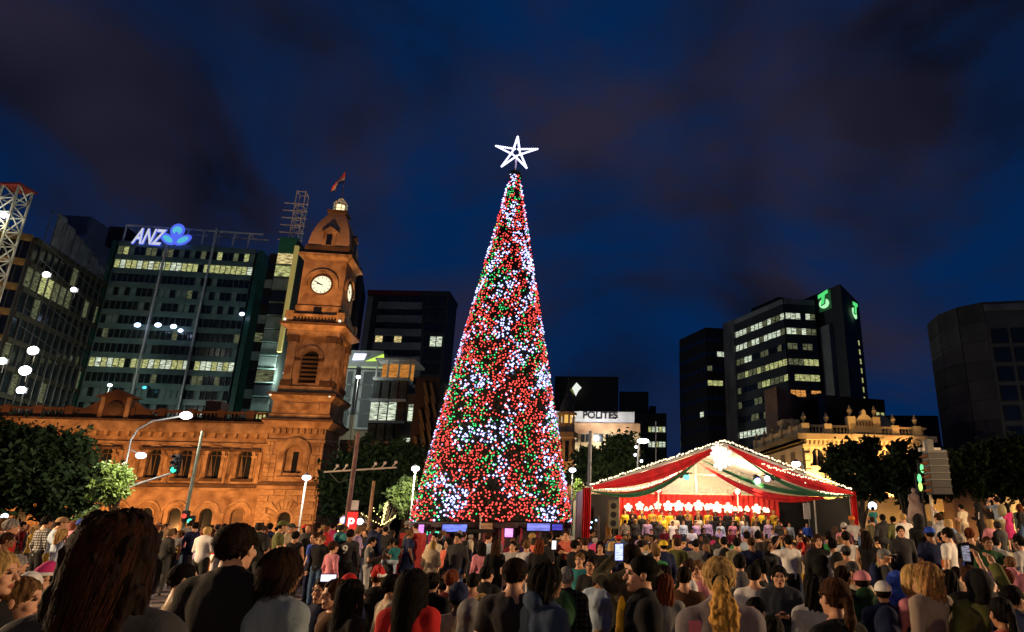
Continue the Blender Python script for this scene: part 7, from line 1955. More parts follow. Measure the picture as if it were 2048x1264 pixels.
st = MB().box(-.030, .030, -.01, .0, -.3, .08).build('pink_strap', pm('strap_pink', (.62, .16, .20), .8), b, loc=(-.135, -.142, 1.30)); st.rotation_euler = (R(-6), 0, 0)
b, J = place(1666, 1155, 4.35, 'stand', 25, 'long', 'black', 'trousers', 'black', 'ponytail', 'brown', 'light', 'woman with brown hair in a low ponytail wearing black, left of the pink cap', fem=True, fine=True, wide=1.02)
strands(b, J, .0, 3000, (.09, .035, .014), 8, rad=(.088, .106, .100), flare=-.02, wave=.0)
b, J = place(1556, 1128, 7.8, 'phone', 172, 'hoodie', 'navy', 'trousers', 'black', 'short', 'black', 'light', 'man in dark hooded jacket and glasses looking down at his phone', fine=True, wide=1.04)
kid(b, 'shirt', 'jacket').color = (.022, .028, .04, 1)
hd_ = J['head']; MB().arch_ring(-.031, 0, .019, .022, 0, .004, 12, 0, 6.283).arch_ring(.031, 0, .019, .022, 0, .004, 12, 0, 6.283).box(-.01, .01, 0, .004, -.002, .002).build('glasses', blackm, b, loc=(hd_[0], hd_[1] + .104, hd_[2] + .010))
w_ = b.matrix_basis @ Vector((0, .27, 1.20)); t = thing('phone', 'dark phone held low by the man in glasses', 'phone', w_, 0); o = MB().box(-.04, .04, -.08, .08, 0, .01).build('case', blackm, t)
place(1509, 1200, 6.2, 'stand', 150, 'tee', 'red', 'trousers', 'black', 'ponytail', 'black', 'light', 'girl in red top with tied back dark hair below the man in glasses', fem=True, child=True, fine=True)
place(1545, 1238, 5.2, 'stand', -30, 'tee', 'mustard', 'trousers', 'black', 'ponytail', 'black', 'light', 'girl with black ponytail and yellow top at the bottom edge', fem=True, child=True, fine=True)
b, J = place(1850, 1126, 6.6, 'stand', 28, 'long', 'tan', 'trousers', 'black', 'wavy', 'blond', 'light', 'woman in taupe jumper with curly dark blond hair hugging a child', fem=True, fine=True, wide=1.16)
kid(b, 'shirt', 'jacket').color = (.30, .24, .19, 1); kid(b, 'hair').color = (.30, .15, .055, 1)
place(1826, 1135, 6.95, 'stand', 200, 'long', 'pink', 'trousers', 'black', 'bob', 'blond', 'light', 'blond child in pink leaning on the woman in the taupe jumper', child=True, fem=True)
place(1790, 1146, 7.6, 'stand', 5, 'hoodie', 'royal blue', 'trousers', 'navy', 'hood', 'black', 'light', 'person with bright blue hood up beside the taupe jumper', hatc='royal blue', fine=True)
place(1764, 1163, 7.0, 'stand', -15, 'jacket', 'navy', 'trousers', 'navy', 'cap', 'black', 'tan', 'person in navy jacket and white cap beside the bright blue hood', hatc='white', bag='navy', fine=True)
place(1722, 1142, 7.5, 'stand', -5, 'hoodie', 'dark green', 'trousers', 'black', 'cap', 'dark brown', 'light', 'person with pale pink cap and dark green hooded jacket', hatc='pink', fine=True, wide=1.08)
b, J = place(1954, 1142, 6.5, 'raise1', -12, 'jacket', 'olive', 'trousers', 'black', 'hood', 'black', 'light', 'person with black hood up in olive jacket raising a phone', hatc='black', fine=True, wide=1.08)
phone(1932, 1107, 6.9, 'white phone held up by a raised hand above the black hood', .085, .16, mat=em('phone_photo', (.30, .28, .36), .7, var=.8, scale=25))
place(1935, 1130, 7.2, 'raise1', -5, 'tee', 'black', 'trousers', 'black', 'short', 'brown', 'light', 'hidden person in black tee raising one arm behind the black hood')
place(1999, 1200, 5.8, 'stand', 5, 'tee', 'coral', 'trousers', 'black', 'ponytail', 'black', 'tan', 'girl in orange red tee with long black ponytail at the bottom right', fem=True, child=True, fine=True)
place(2022, 1170, 6.1, 'stand', -70, 'jacket', 'navy', 'trousers', 'black', 'short', 'black', 'tan', 'person in red hood collar and navy sleeve bending at the right edge', fine=True)
place(2010, 1138, 8.2, 'stand', -10, 'long', 'mustard', 'trousers', 'black', 'short', 'auburn', 'light', 'person in mustard yellow top with reddish hair at the right edge', fine=True)
place(1985, 1146, 8.0, 'stand', 0, 'jacket', 'black', 'trousers', 'black', 'beanie', 'black', 'light', 'person in dark purple beanie behind the black hood', hatc='purple', fine=True)
# ---------------- named people in the middle distance: px, top of head, Y, pose, facing, top, colour, legs, colour, hair, hair colour, skin, female, child, label
M_ = [
 (26,1038,12,'stand',-40,'long','red','trousers','black','short','grey','light',0,0,'grey haired person in red top at the far left edge of the crowd'),
 (55,1052,10.5,'bench',-30,'long','maroon','trousers','black','short','grey','light',0,0,'person with white hair and maroon top, left of the checked shirt'),
 (97,1032,16,'stand',-20,'long','light grey','trousers','black','short','black','tan',0,0,'man in grey checked shirt among the left crowd'),
 (122,1033,15,'phone',-50,'long','pale blue','shorts','mustard','cap','black','light',0,0,'man with tan cap and pale blue shirt looking at his phone'),
 (165,1035,13,'phone',-60,'long','white','trousers','navy','cap','black','light',0,0,'man in white shirt and blue cap, left of the big dark hair'),
 (137,1085,8,'sit',-20,'tee','white','trousers','navy','cap','black','tan',0,0,'seated man in plain white tee close behind the dark haired woman'),
 (102,1098,9,'bench',160,'long','black','trousers','black','santa','black','light',0,0,'person in pink and white santa hat in the left crowd'),
 (70,1120,7.5,'bench',0,'long','navy','trousers','black','beanie','black','light',0,0,'person in round white beanie low in the left crowd'),
 (362,1062,21,'bench',150,'tee','yellow','shorts','beige','short','light brown','light',0,1,'child in pale yellow top sitting on the stone block with bare legs'),
 (392,1044,21,'bench',60,'long','navy','trousers','navy','short','black','light',0,0,'person in navy jacket sitting with back turned on the stone block'),
 (385,1040,24,'stand',0,'tee','white','trousers','black','short','brown','light',0,0,'man in white tee standing behind the stone block'),
 (350,1058,20,'stand',40,'tee','light grey','trousers','black','short','brown','light',0,0,'man in light grey tee at the left of the stone block'),
 (424,1058,19,'fold',150,'dress','orange','skirt','orange','long','brown','light',1,0,'woman in orange dress right of the stone block'),
 (441,1057,18.5,'stand',120,'tee','red','trousers','white','long','black','brown',1,0,'woman in red top and white trousers beside the man in black'),
 (437,1049,25,'stand',0,'jacket','black','trousers','black','cap','black','light',0,0,'man in black jacket and dark cap in front of the arches'),
 (450,1047,26,'stand',20,'jacket','charcoal','trousers','black','short','black','light',0,0,'man in charcoal jacket in front of the curtained arch'),
 (527,1052,17,'stand',160,'tee','charcoal','shorts','cream','crop','brown','light',0,0,'balding man in charcoal tee and cream shorts under the base arch'),
 (541,1046,20,'stand',10,'jacket','navy','trousers','black','short','black','light',0,0,'man in navy jacket below the tower base arch'),
 (563,1040,15.5,'phone',-60,'tee','olive','trousers','tan','cap','black','light',0,0,'man in camouflage green shirt raising a camera below the tower'),
 (581,1046,18,'phone',-80,'tee','beige','shorts','beige','cap','grey','tan',0,0,'man in beige shirt with cap beside the camouflage shirt'),
 (593,1062,15,'stand',0,'vest','black','trousers','black','short','black','tan',0,0,'man in sleeveless black top below the thin street lamp'),
 (612,1049,20,'stand',60,'long','lilac','trousers','black','cap','black','light',1,0,'woman in lilac top and red cap by the thin street lamp'),
 (635,1046,19,'stand',-50,'long','yellow','trousers','black','long','dark brown','light',1,0,'woman in bright yellow jumper with long dark hair'),
 (632,1066,16,'stand',150,'tee','royal blue','trousers','navy','short','brown','light',0,1,'boy in royal blue tee in front of the yellow jumper'),
 (645,1070,15.5,'stand',170,'jacket','black','trousers','denim blue','short','light brown','light',0,0,'man in black jacket and blue jeans near the street lamp'),
 (668,1084,15,'stand',-30,'long','pink','trousers','pink','short','brown','light',0,1,'child in pink top left of the numbered jersey'),
 (702,1058,16,'stand',0,'long','charcoal','trousers','black','short','black','brown',0,0,'man in dark sports jersey with a white number 9 on the back'),
 (742,1073,17,'phone',-70,'tee','grey','trousers','light grey','short','black','light',0,0,'man in grey tee and pale trousers looking at his phone'),
 (752,1046,20,'stand',-30,'hoodie','navy','trousers','black','short','black','light',0,0,'tall man in navy hoodie near the fairy light tree'),
 (782,1076,17,'phone',-100,'tee','charcoal','trousers','charcoal','short','black','brown',0,0,'man in charcoal tee carrying a child in turquoise'),
 (793,1080,16.6,'sit',60,'tee','teal','trousers','pale blue','short','black','brown',0,1,'small child in turquoise top held in arms'),
 (775,1118,13,'sit',160,'long','white','trousers','black','short','black','tan',0,0,'seated person in white hooded top facing back toward the camera'),
 (715,1125,11.5,'sitlean',150,'long','pale blue','trousers','black','short','brown','light',0,0,'seated man in pale mint shirt facing the camera left of the santa hat'),
 (758,1137,8.2,'stand',0,'jacket','black','trousers','black','santa','brown','light',0,0,'person wearing a red and white santa hat near the middle'),
 (699,1155,8.0,'stand',20,'long','navy','trousers','black','beanie','brown','light',0,1,'child with bright red beanie left of the santa hat'),
 (815,1041,25,'stand',-20,'jacket','black','trousers','black','crop','grey','light',0,0,'balding man in black behind the red frame'),
 (832,1046,24.8,'stand',60,'tee','white','trousers','black','short','brown','light',0,0,'man in white tee standing behind the red frame'),
 (870,1066,19,'fold',170,'long','cream','trousers','black','short','black','light',1,0,'woman in cream top with folded arms in front of the tree base'),
 (897,1078,18,'stand',150,'tee','coral','skirt','black','long','black','light',1,0,'woman in rust coloured top left of the grey shirt'),
 (917,1066,17,'stand',170,'jacket','charcoal','trousers','denim blue','short','black','tan',0,0,'man in black jacket over white tee with blue jeans'),
 (978,1064,19,'stand',-30,'long','pale blue','trousers','black','short','brown','light',0,0,'person in pale blue shirt in front of the pink light box'),
 (965,1085,16.5,'stand',20,'long','pink','trousers','black','long','black','light',1,0,'woman with pale pink bag and long hair before the tree base'),
 (992,1082,15.5,'stand',10,'tee','black','trousers','black','long','brown','light',1,0,'woman in black tee with bare arm below the pink light box'),
 (1026,1082,17,'stand',175,'tee','light grey','trousers','black','short','black','light',0,0,'young man in light grey tee facing the camera before the stall'),
 (1054,1080,15.5,'stand',0,'long','white','skirt','white','bun','light brown','light',1,0,'woman in white jumper with thin black stripes at the hem'),
 (1080,1078,15,'stand',-10,'jacket','black','trousers','denim blue','long','auburn','light',1,0,'woman with long reddish hair, black jacket and blue jeans'),
 (1098,1066,20,'stand',-20,'jacket','black','trousers','black','short','black','light',0,0,'man in black jacket in front of the blue screen right of centre'),
 (1117,1062,22,'stand',-40,'jacket','charcoal','trousers','black','short','black','tan',0,0,'man in dark coat near the left tent wall'),
 (1135,1060,20,'phone',160,'tee','coral','trousers','black','crop','brown','light',0,0,'man in orange red tee beside the left tent wall'),
 (1148,1078,15,'phone',-60,'tee','black','trousers','black','short','black','light',1,0,'woman in black tee with hand on face by the tent wall'),
 (1160,1105,11.5,'stand',165,'tee','teal','trousers','teal','short','light brown','light',1,0,'woman in teal dress facing the camera below the tent corner'),
 (1185,1112,10,'phone',160,'tee','black','trousers','black','crop','black','tan',0,0,'bearded man in black tee with raised hand left of the phone'),
 (1201,1083,15,'stand',175,'tee','black','trousers','black','long','black','light',1,0,'woman in black facing the camera near the equipment rack'),
 (1185,1048,30,'fold',-80,'tee','black','trousers','black','short','black','brown',0,0,'stage hand in black tee with folded arms beside the rack'),
 (1170,1075,17,'stand',10,'tee','black','trousers','black','short','brown','light',0,0,'man in black tee seen from behind at the tent corner'),
 (1327,1081,15,'stand',20,'jacket','navy','trousers','black','cap','black','light',0,0,'person in lime green cap in front of the stage'),
 (1313,1095,14,'stand',-20,'long','green','trousers','black','short','light brown','light',0,0,'boy in dark green jacket before the stage'),
 (1355,1075,16,'stand',-10,'dress','olive','skirt','olive','short','brown','light',1,0,'woman in long olive green dress before the stage centre'),
 (1281,1080,18,'stand',5,'tee','light grey','trousers','black','short','black','light',0,0,'man in light grey tee before the left of the stage'),
 (1304,1084,17,'stand',15,'tee','white','trousers','black','short','black','tan',0,0,'man in white tee before the left of the stage'),
 (1392,1078,17,'stand',-15,'tee','grey','trousers','black','short','black','tan',0,0,'man in grey tee in front of the stage centre'),
 (1448,1073,17,'stand',-5,'tee','light grey','trousers','black','short','black','light',0,0,'man in pale tee with black backpack before the stage'),
 (1473,1075,16,'stand',0,'long','khaki','trousers','black','short','black','light',0,0,'man in grey green jacket before the right of the stage'),
 (1502,1074,15.5,'stand',0,'tee','navy','trousers','black','crop','brown','tan',0,0,'man in navy blue tee before the right of the stage'),
 (1515,1062,19,'stand',10,'tee','charcoal','trousers','black','short','black','light',0,0,'man in charcoal tee near the right side of the stage'),
 (1493,1062,19,'stand',5,'long','pale blue','trousers','black','short','black','tan',0,0,'man in pale blue shirt close to the stage right'),
 (1550,1073,17,'stand',5,'tee','white','trousers','black','long','black','light',1,0,'woman with white top and long hair near the raised arms'),
 (1576,1070,15.2,'raise2',10,'long','white','trousers','black','short','black','tan',0,0,'man in white shirt with both arms raised filming the stage'),
 (1611,1073,15.5,'stand',-90,'tee','beige','shorts','mustard','crop','brown','tan',0,0,'man in beige tee and yellow shorts carrying a small child'),
 (1600,1068,15.4,'sit',90,'tee','red','shorts','white','short','brown','light',0,1,'small child in red top carried in front of the beige tee'),
 (1635,1069,14,'stand',175,'jacket','black','trousers','black','long','brown','light',1,0,'woman in black leather jacket facing the camera right of the stage'),
 (1657,1060,16.5,'stand',-10,'tee','green','trousers','black','short','black','tan',0,0,'man in green sports shirt near the right tent corner'),
 (1664,1076,14,'stand',5,'tee','white','trousers','denim blue','short','black','tan',0,0,'man in white tee with small black backpack and blue jeans'),
 (1690,1056,16,'stand',-5,'tee','white','trousers','black','short','black','tan',0,0,'tall man in plain white tee near the right tent corner'),
 (1691,1092,13,'stand',10,'tee','tan','trousers','black','cap','black','tan',0,0,'man in brown grey tee and dark cap below the white tee'),
 (1703,1033,24,'stand',0,'long','light grey','trousers','black','turban','black','brown',0,0,'man wearing an orange turban by the right tent corner'),
 (1687,1046,22,'stand',0,'tee','pink','trousers','black','beanie','black','light',0,0,'person in light grey beanie by the right tent corner'),
 (1731,1060,15.2,'stand',-20,'vest','black','trousers','black','long','dark brown','light',1,0,'woman in sleeveless black top with long brown hair by the planter'),
 (1752,1062,19.3,'bench',80,'tee','black','trousers','denim blue','short','black','light',0,0,'man in black tee and pale jeans sitting on the short wall'),
 (1745,1014,24,'sit',0,'tee','teal','trousers','denim blue','short','black','light',0,1,'child in teal top riding on shoulders right of the tent'),
 (1744,1033,24,'stand',0,'tee','khaki','trousers','navy','short','brown','light',0,0,'man in pale green tee with a child on his shoulders'),
 (1764,1028,22,'stand',0,'hoodie','charcoal','trousers','black','short','black','light',0,0,'man in dark grey hoodie right of the child on shoulders'),
 (1805,1027,21,'stand',0,'long','white','trousers','red','short','blond','light',0,0,'blond man in white top in front of the right trees'),
 (1785,1032,22,'stand',10,'jacket','olive','trousers','black','short','black','light',0,0,'man in dark olive coat beside the blond man'),
 (1779,1055,17,'bench',0,'long','grey','trousers','black','short','blond','light',1,0,'blond woman in grey top sitting on the short wall'),
 (1800,1051,16,'stand',170,'hoodie','charcoal','trousers','navy','short','black','light',0,0,'young man in dark hoodie with a pale print looking down'),
 (1835,1029,17,'stand',0,'jacket','black','trousers','black','hood','black','light',1,0,'person in black hood with red sleeves below the statue'),
 (1857,1046,14.5,'stand',0,'tee','navy','shorts','white','cap','black','brown',0,0,'man in dark tee, white shorts and blue cap on the right'),
 (1875,1026,18,'raise1',30,'hoodie','light grey','trousers','grey','short','brown','light',0,0,'person in light grey hoodie leaning over on the right'),
 (1893,1053,14,'stand',40,'tee','white','trousers','black','short','black','light',0,0,'man in white tee with bare forearm next to the orange top'),
 (1883,1064,15,'stand',60,'long','orange','trousers','black','long','black','tan',1,0,'woman in orange top beside the man in white tee'),
 (1915,1068,15,'stand',10,'tee','royal blue','trousers','navy','short','grey','light',0,1,'boy in blue and white tee beside the black tee'),
 (1937,1055,14,'stand',-10,'tee','black','trousers','black','short','auburn','light',0,0,'man in black tee with reddish hair in front of the long wall'),
 (1973,1072,13,'fold',170,'jacket','dark green','trousers','black','crop','brown','brown',0,0,'bald man in patterned dark shirt facing the camera'),
 (1990,1073,14,'stand',-60,'hoodie','light grey','trousers','black','short','black','light',0,0,'person in pale grey hoodie bending beside the bald man'),
 (2035,1070,13,'stand',40,'long','light grey','trousers','grey','short','black','light',0,0,'boy in light grey shirt at the far right edge'),
 (2018,1112,11,'stand',-30,'hoodie','pink','trousers','black','short','light brown','light',0,0,'person in pale pink hoodie hugging someone at the right edge'),
 (1803,1110,11,'sit',160,'tee','light grey','trousers','black','beanie','black','light',0,0,'seated person in grey beanie in front of the short wall'),
 (1910,1132,9.5,'stand',0,'jacket','beige','trousers','black','crop','black','light',0,0,'man in beige jacket with thin black strap on the right'),
 (1895,1140,8.4,'stand',0,'long','black','trousers','black','long','black','light',1,0,'woman with long black hair and dark coat right of the taupe jumper'),
 (1520,1117,8.6,'stand',75,'tee','black','trousers','black','short','black','light',0,0,'man in black tee with stubble turned to the left near centre right'),
 (1507,1128,8.0,'stand',-10,'tee','white','trousers','black','short','black','light',0,0,'man in crisp white shirt left of the man in glasses'),
 (1478,1108,9.2,'stand',0,'jacket','grey','trousers','black','short','black','light',0,0,'man in thick grey jacket beside the blond ponytail'),
 (1590,1128,8.8,'sit',0,'vest','charcoal','trousers','black','short','dark brown','light',0,0,'seated man in grey sleeveless top right of the man in glasses'),
 (1615,1122,9.5,'sit',40,'tee','coral','trousers','black','short','brown','light',0,0,'seated man in red striped tee near centre right'),
 (1684,1131,7.6,'stand',-50,'jacket','black','trousers','black','short','dark brown','light',0,0,'man in black and white jacket behind the brown ponytail'),
 (1703,1124,8.8,'stand',160,'tee','cream','trousers','black','cap','black','tan',0,0,'man in cream tee and cap facing the camera above the pink cap'),
 (1625,1148,6.3,'stand',0,'long','light grey','trousers','black','long','black','light',1,0,'woman in silvery grey top with long dark hair left of the brown ponytail'),
 (1750,1118,9,'sitlean',-60,'tee','white','trousers','black','crop','grey','light',0,0,'bald man in white tee seated below the short wall'),
 (1770,1112,9.5,'sit',170,'tee','maroon','trousers','black','short','black','light',0,0,'seated person in maroon jersey below the short wall'),
 (1375,1118,9,'stand',100,'long','white','trousers','black','crop','brown','light',0,0,'man in white shirt with brown hair turned left before the stage'),
 (1368,1132,7.6,'stand',-10,'long','brown','trousers','black','short','dark brown','light',0,0,'man in dark brown shirt left of the blond ponytail'),
 (1325,1130,8.5,'stand',100,'long','black','trousers','black','long','dark brown','light',1,0,'woman in black with face turned left behind the profile man'),
 (1330,1148,7.2,'stand',0,'long','grey','trousers','black','long','auburn','light',1,0,'woman with dark red hair and grey jacket with red lining'),
 (1395,1120,9.4,'stand',150,'tee','pink','trousers','black','short','light brown','light',0,0,'person in pinkish tee just left of the blond ponytail'),
 (1133,1132,7.2,'stand',0,'jacket','charcoal','trousers','black','crop','grey','light',0,0,'man with green and black plaid backpack right of the denim jacket'),
 (947,1146,8.2,'stand',10,'long','pink','trousers','black','short','black','tan',0,0,'person in pale pink top with black straps at the bottom centre'),
 (905,1138,7.6,'stand',-5,'long','maroon','trousers','black','bun','auburn','light',1,0,'woman in maroon top with curly ginger hair'),
 (975,1130,8.8,'stand',-30,'jacket','black','trousers','black','short','black','light',0,0,'man in black coat behind the maroon top'),
 (865,1145,7.4,'stand',0,'jacket','black','trousers','black','short','black','light',0,0,'person in black jacket with small white cartoonless print behind the red jacket'),
 (650,1158,7.0,'stand',160,'jacket','navy','trousers','black','short','dark brown','light',0,1,'boy in navy jacket facing back left of the woman with hoop earring'),
 (672,1165,6.6,'stand',140,'long','brown','trousers','black','long','brown','light',1,1,'girl with long brown hair pressed beside the boy in navy'),
 (628,1158,8.2,'sit',0,'long','beige','trousers','black','long','blond','light',1,1,'child with straight orange blond hair behind the grey zip top'),
]
for r in M_:
    px, pyt, Y, pose, face, top, tc_, leg, lc, hair, hc_, sk, fe, ch, lb = r
    zb = None
    if 'carried in front' in lb or 'held in arms' in lb: p = P(px, pyt, Y); zb = p.z - .90 * .62
    if 'riding on shoulders' in lb: p = P(px, pyt, Y); zb = p.z - .90 * .62
    if 'on the stone block' in lb and pose == 'bench': zb = P(385, 1104, 22).z - .47
    lb = lb.replace('cartoonless ', '')
    hatc = None
    for k in COLN:
        if (k + ' cap') in lb or (k + ' beanie') in lb or (k + ' turban') in lb or (k + ' hood') in lb: hatc = k
    if 'tan cap' in lb: hatc = 'tan'
    if 'blue cap' in lb: hatc = 'royal blue'
    if 'dark cap' in lb or 'with cap' in lb or 'and cap' in lb: hatc = 'charcoal'
    if 'lime green cap' in lb: hatc = 'yellow'
    if 'santa' in lb: hatc = 'red' if 'pink' not in lb else 'hot pink'
    if 'round white beanie' in lb: hatc = 'white'
    if 'light grey beanie' in lb: hatc = 'light grey'
    bag = 'black' if 'black backpack' in lb else 'dark green' if 'plaid backpack' in lb else None
    s_fit = place(px, pyt, Y, pose, face, top, tc_, leg, lc, hair, hc_, sk, lb, zbase=zb, fem=bool(fe), child=bool(ch), fine=False, hatc=hatc, bag=bag, patt=PAT['checked'] if 'checked' in lb or 'plaid' in lb else PAT['striped'] if 'striped' in lb else None)
    if 'number 9' in lb:
        o = txt('9', .26, pm('print_white', (.6, .6, .6)), s_fit[0], (-.08, -.155, 1.17), 'jersey_number', 0, .004, .002, 1)
# people standing on the long wall at the right
for (px, pyt, pose, face, top, tc_, leg, lc, hair, hc_, fe, lb, bag) in (
 (1992, 993, 'raise2', 8, 'long', 'pale blue', 'trousers', 'khaki', 'short', 'black', 0, 'man in pale blue shirt standing on the wall filming, khaki backpack', 'khaki'),
 (1955, 1005, 'phone', 60, 'jacket', 'black', 'trousers', 'black', 'hood', 'black', 1, 'woman in black jacket with white sleeve stripes standing on the wall', None),
 (1923, 1009, 'phone', 30, 'tee', 'cream', 'trousers', 'beige', 'short', 'black', 0, 'man in cream shirt standing on the wall at its left end', None),
 (2038, 1013, 'stand', 40, 'jacket', 'black', 'trousers', 'denim blue', 'long', 'auburn', 1, 'woman with long reddish hair and jeans standing on the wall at the edge', None),
 (2012, 1018, 'stand', 20, 'dress', 'hot pink', 'skirt', 'hot pink', 'long', 'black', 1, 'woman in hot pink dress standing on the wall behind the backpack man', None)):
    b, J = place(px, pyt, 22.0, pose, face, top, tc_, leg, lc, hair, hc_, 'light', lb, zbase=WT, fem=bool(fe), bag=bag)
    if 'white sleeve stripes' in lb: 
        for sx in (-1, 1): o = MB().tube((sx * .235, -.01, 1.36), (sx * .27, .02, 1.12), .012).build('sleeve_stripe', pm('stripe_white', (.7, .7, .7)), b)
# ---------------- choir on the stage
ORD = ['first', 'second', 'third', 'fourth', 'fifth', 'sixth', 'seventh', 'eighth', 'ninth', 'tenth', 'eleventh', 'twelfth', 'thirteenth', 'fourteenth', 'fifteenth', 'sixteenth', 'seventeenth', 'eighteenth', 'nineteenth', 'twentieth', 'twenty first', 'twenty second']
rc = random.Random(77)
def choir(dep, z, y0, x0, x1, n, row, tops, pose='stand', leg='trousers', jitter=3):
    for i in range(n):
        px = x0 + (x1 - x0) * i / (n - 1) + rc.uniform(-jitter, jitter)
        s = qt(px, 1040, dep)[0]; w_ = wq_.w(s, dep, z)
        kind, col_ = tops[i % len(tops)] if rc.random() < .7 else rc.choice(tops)
        fe = rc.random() < .5; hr = rc.choice(['long', 'bob', 'ponytail'] if fe else ['short', 'short', 'crop']); hcn = rc.choice(['black', 'dark brown', 'brown', 'blond'])
        person(w_.x, w_.y, w_.z, rc.uniform(.98, 1.06), pose, 180 + rc.uniform(-15, 15), kind, col_, leg, rc.choice(['black', 'black', 'charcoal']), hr, hcn, rc.choice(['light', 'light', 'tan', 'brown']), 'performer in %s %s, %s from left in %s' % (col_, {'tee': 'tee', 'long': 'top', 'jacket': 'suit jacket', 'dress': 'dress'}[kind], ORD[i], row), fem=fe, group='performers on the stage')
choir(D_ - .85, 1.25, 0, 1248, 1545, 17, 'back choir row under the lanterns', [('long', 'yellow'), ('long', 'black'), ('tee', 'yellow'), ('jacket', 'black'), ('long', 'mustard')])
choir(D_ - 1.6, .95, 0, 1262, 1556, 14, 'second choir row', [('jacket', 'black'), ('long', 'yellow'), ('tee', 'cream'), ('long', 'black')])
choir(2.6, .7, 0, 1270, 1560, 13, 'third stage row', [('dress', 'white'), ('long', 'lilac'), ('jacket', 'charcoal'), ('tee', 'pink'), ('long', 'pale blue')])
choir(1.2, .7, 0, 1300, 1598, 12, 'front stage row', [('tee', 'black'), ('tee', 'lilac'), ('long', 'maroon'), ('tee', 'white')], 'bench')
s = qt(1250, 1040, 1.4)[0]; w_ = wq_.w(s, 1.4, .70)
flor = pm('floral', (.5, .45, .35), .8, .3, 40, dark=(.02, .02, .02))
person(w_.x, w_.y, w_.z, 1.0, 'stand', 20, 'tee', 'black', 'trousers', 'black', 'short', 'dark brown', 'light', 'person in black and white floral shirt at the left front of the stage', patt=flor)
s = qt(1218, 1030, 2.2)[0]; w_ = wq_.w(s, 2.2, .70)
person(w_.x, w_.y, w_.z, .98, 'stand', -60, 'dress', 'mustard', 'skirt', 'mustard', 'long', 'blond', 'light', 'woman in gold dress standing left of the tall stage loudspeaker', fem=True)
for i, (px, c, lb) in enumerate(((1613, 'royal blue', 'performer in glowing blue outfit near the inner post'), (1562, 'coral', 'singer in orange top just right of the red curtain'), (1578, 'pale blue', 'performer in white blue costume right of the curtain'))):
    s = qt(px, 1040, 2.9)[0]; w_ = wq_.w(s, 2.9, .70); person(w_.x, w_.y, w_.z, .98, 'stand', 170, 'long', c, 'trousers', 'black', 'short', 'dark brown', 'light', lb)

# ---------------- everybody else, scattered
used = [(o.location.x, o.location.y) for o in COL.objects if o.name.startswith('person')]
rc = random.Random(2024)
obst = [(TX, TY, 4.7)]
def free(x, y, dmin):
    for (a, b, r) in obst:
        if math.hypot(x - a, y - b) < r: return False
    for e in (wq_,):
        q_ = Vector((x, y, 0)) - e.o; s, d = q_.dot(e.d), q_.dot(e.n)
        if -1 < s < s1_ + .6 and -1.0 < d < D_ + 1: return False
    if y > 19 and y < 23.6 and P(1740, 1100, y).x < x: return False
    if 23.4 < y < 25 and P(798, 1100, 24).x < x < P(852, 1100, 24).x: return False
    for (a, b) in used:
        if abs(a - x) < dmin and abs(b - y) < dmin * 1.3: return False
    return True
def region(px, Y):
    if Y > 24:
        for lim, nm in ((120, 'under the dark left tree'), (300, 'before the lit post office arches'), (480, 'before the curtained arch'), (660, 'below the clock tower base'), (820, 'near the tram pole'), (980, 'before the blue screen'), (1140, 'by the tree base'), (1330, 'before the stage left side'), (1560, 'before the stage curtain'), (1740, 'by the right tent corner'), (9999, 'under the right hand trees')):
            if px < lim: return nm
    if Y > 13:
        for lim, nm in ((250, 'in the left crowd'), (480, 'right of the big dark hair'), (680, 'behind the grey zip top woman'), (850, 'left of the red frame'), (1000, 'below the christmas tree'), (1180, 'mid crowd below the tree edge'), (1400, 'mid crowd left of the blond ponytail'), (1620, 'mid crowd below the stage'), (1800, 'near the short wall'), (9999, 'before the long wall')):
            if px < lim: return nm
    for lim, nm in ((300, 'low at the left'), (650, 'beside the man in black'), (900, 'near the red jacket woman'), (1150, 'behind the denim jacket woman'), (1420, 'around the man in profile'), (1700, 'near the man in glasses'), (9999, 'near the taupe jumper woman')):
        if px < lim: return nm
GN = {'tee': 'tee', 'long': 'long sleeved top', 'hoodie': 'hoodie', 'jacket': 'jacket', 'dress': 'dress', 'vest': 'sleeveless top'}
HN = {'short': 'short %s hair', 'crop': 'cropped %s hair', 'bob': '%s bob', 'long': 'long %s hair', 'wavy': 'wavy %s hair', 'ponytail': '%s ponytail', 'bun': '%s bun', 'afro': 'curly %s hair'}
seen = set(o['label'] for o in COL.objects if o.get('label'))
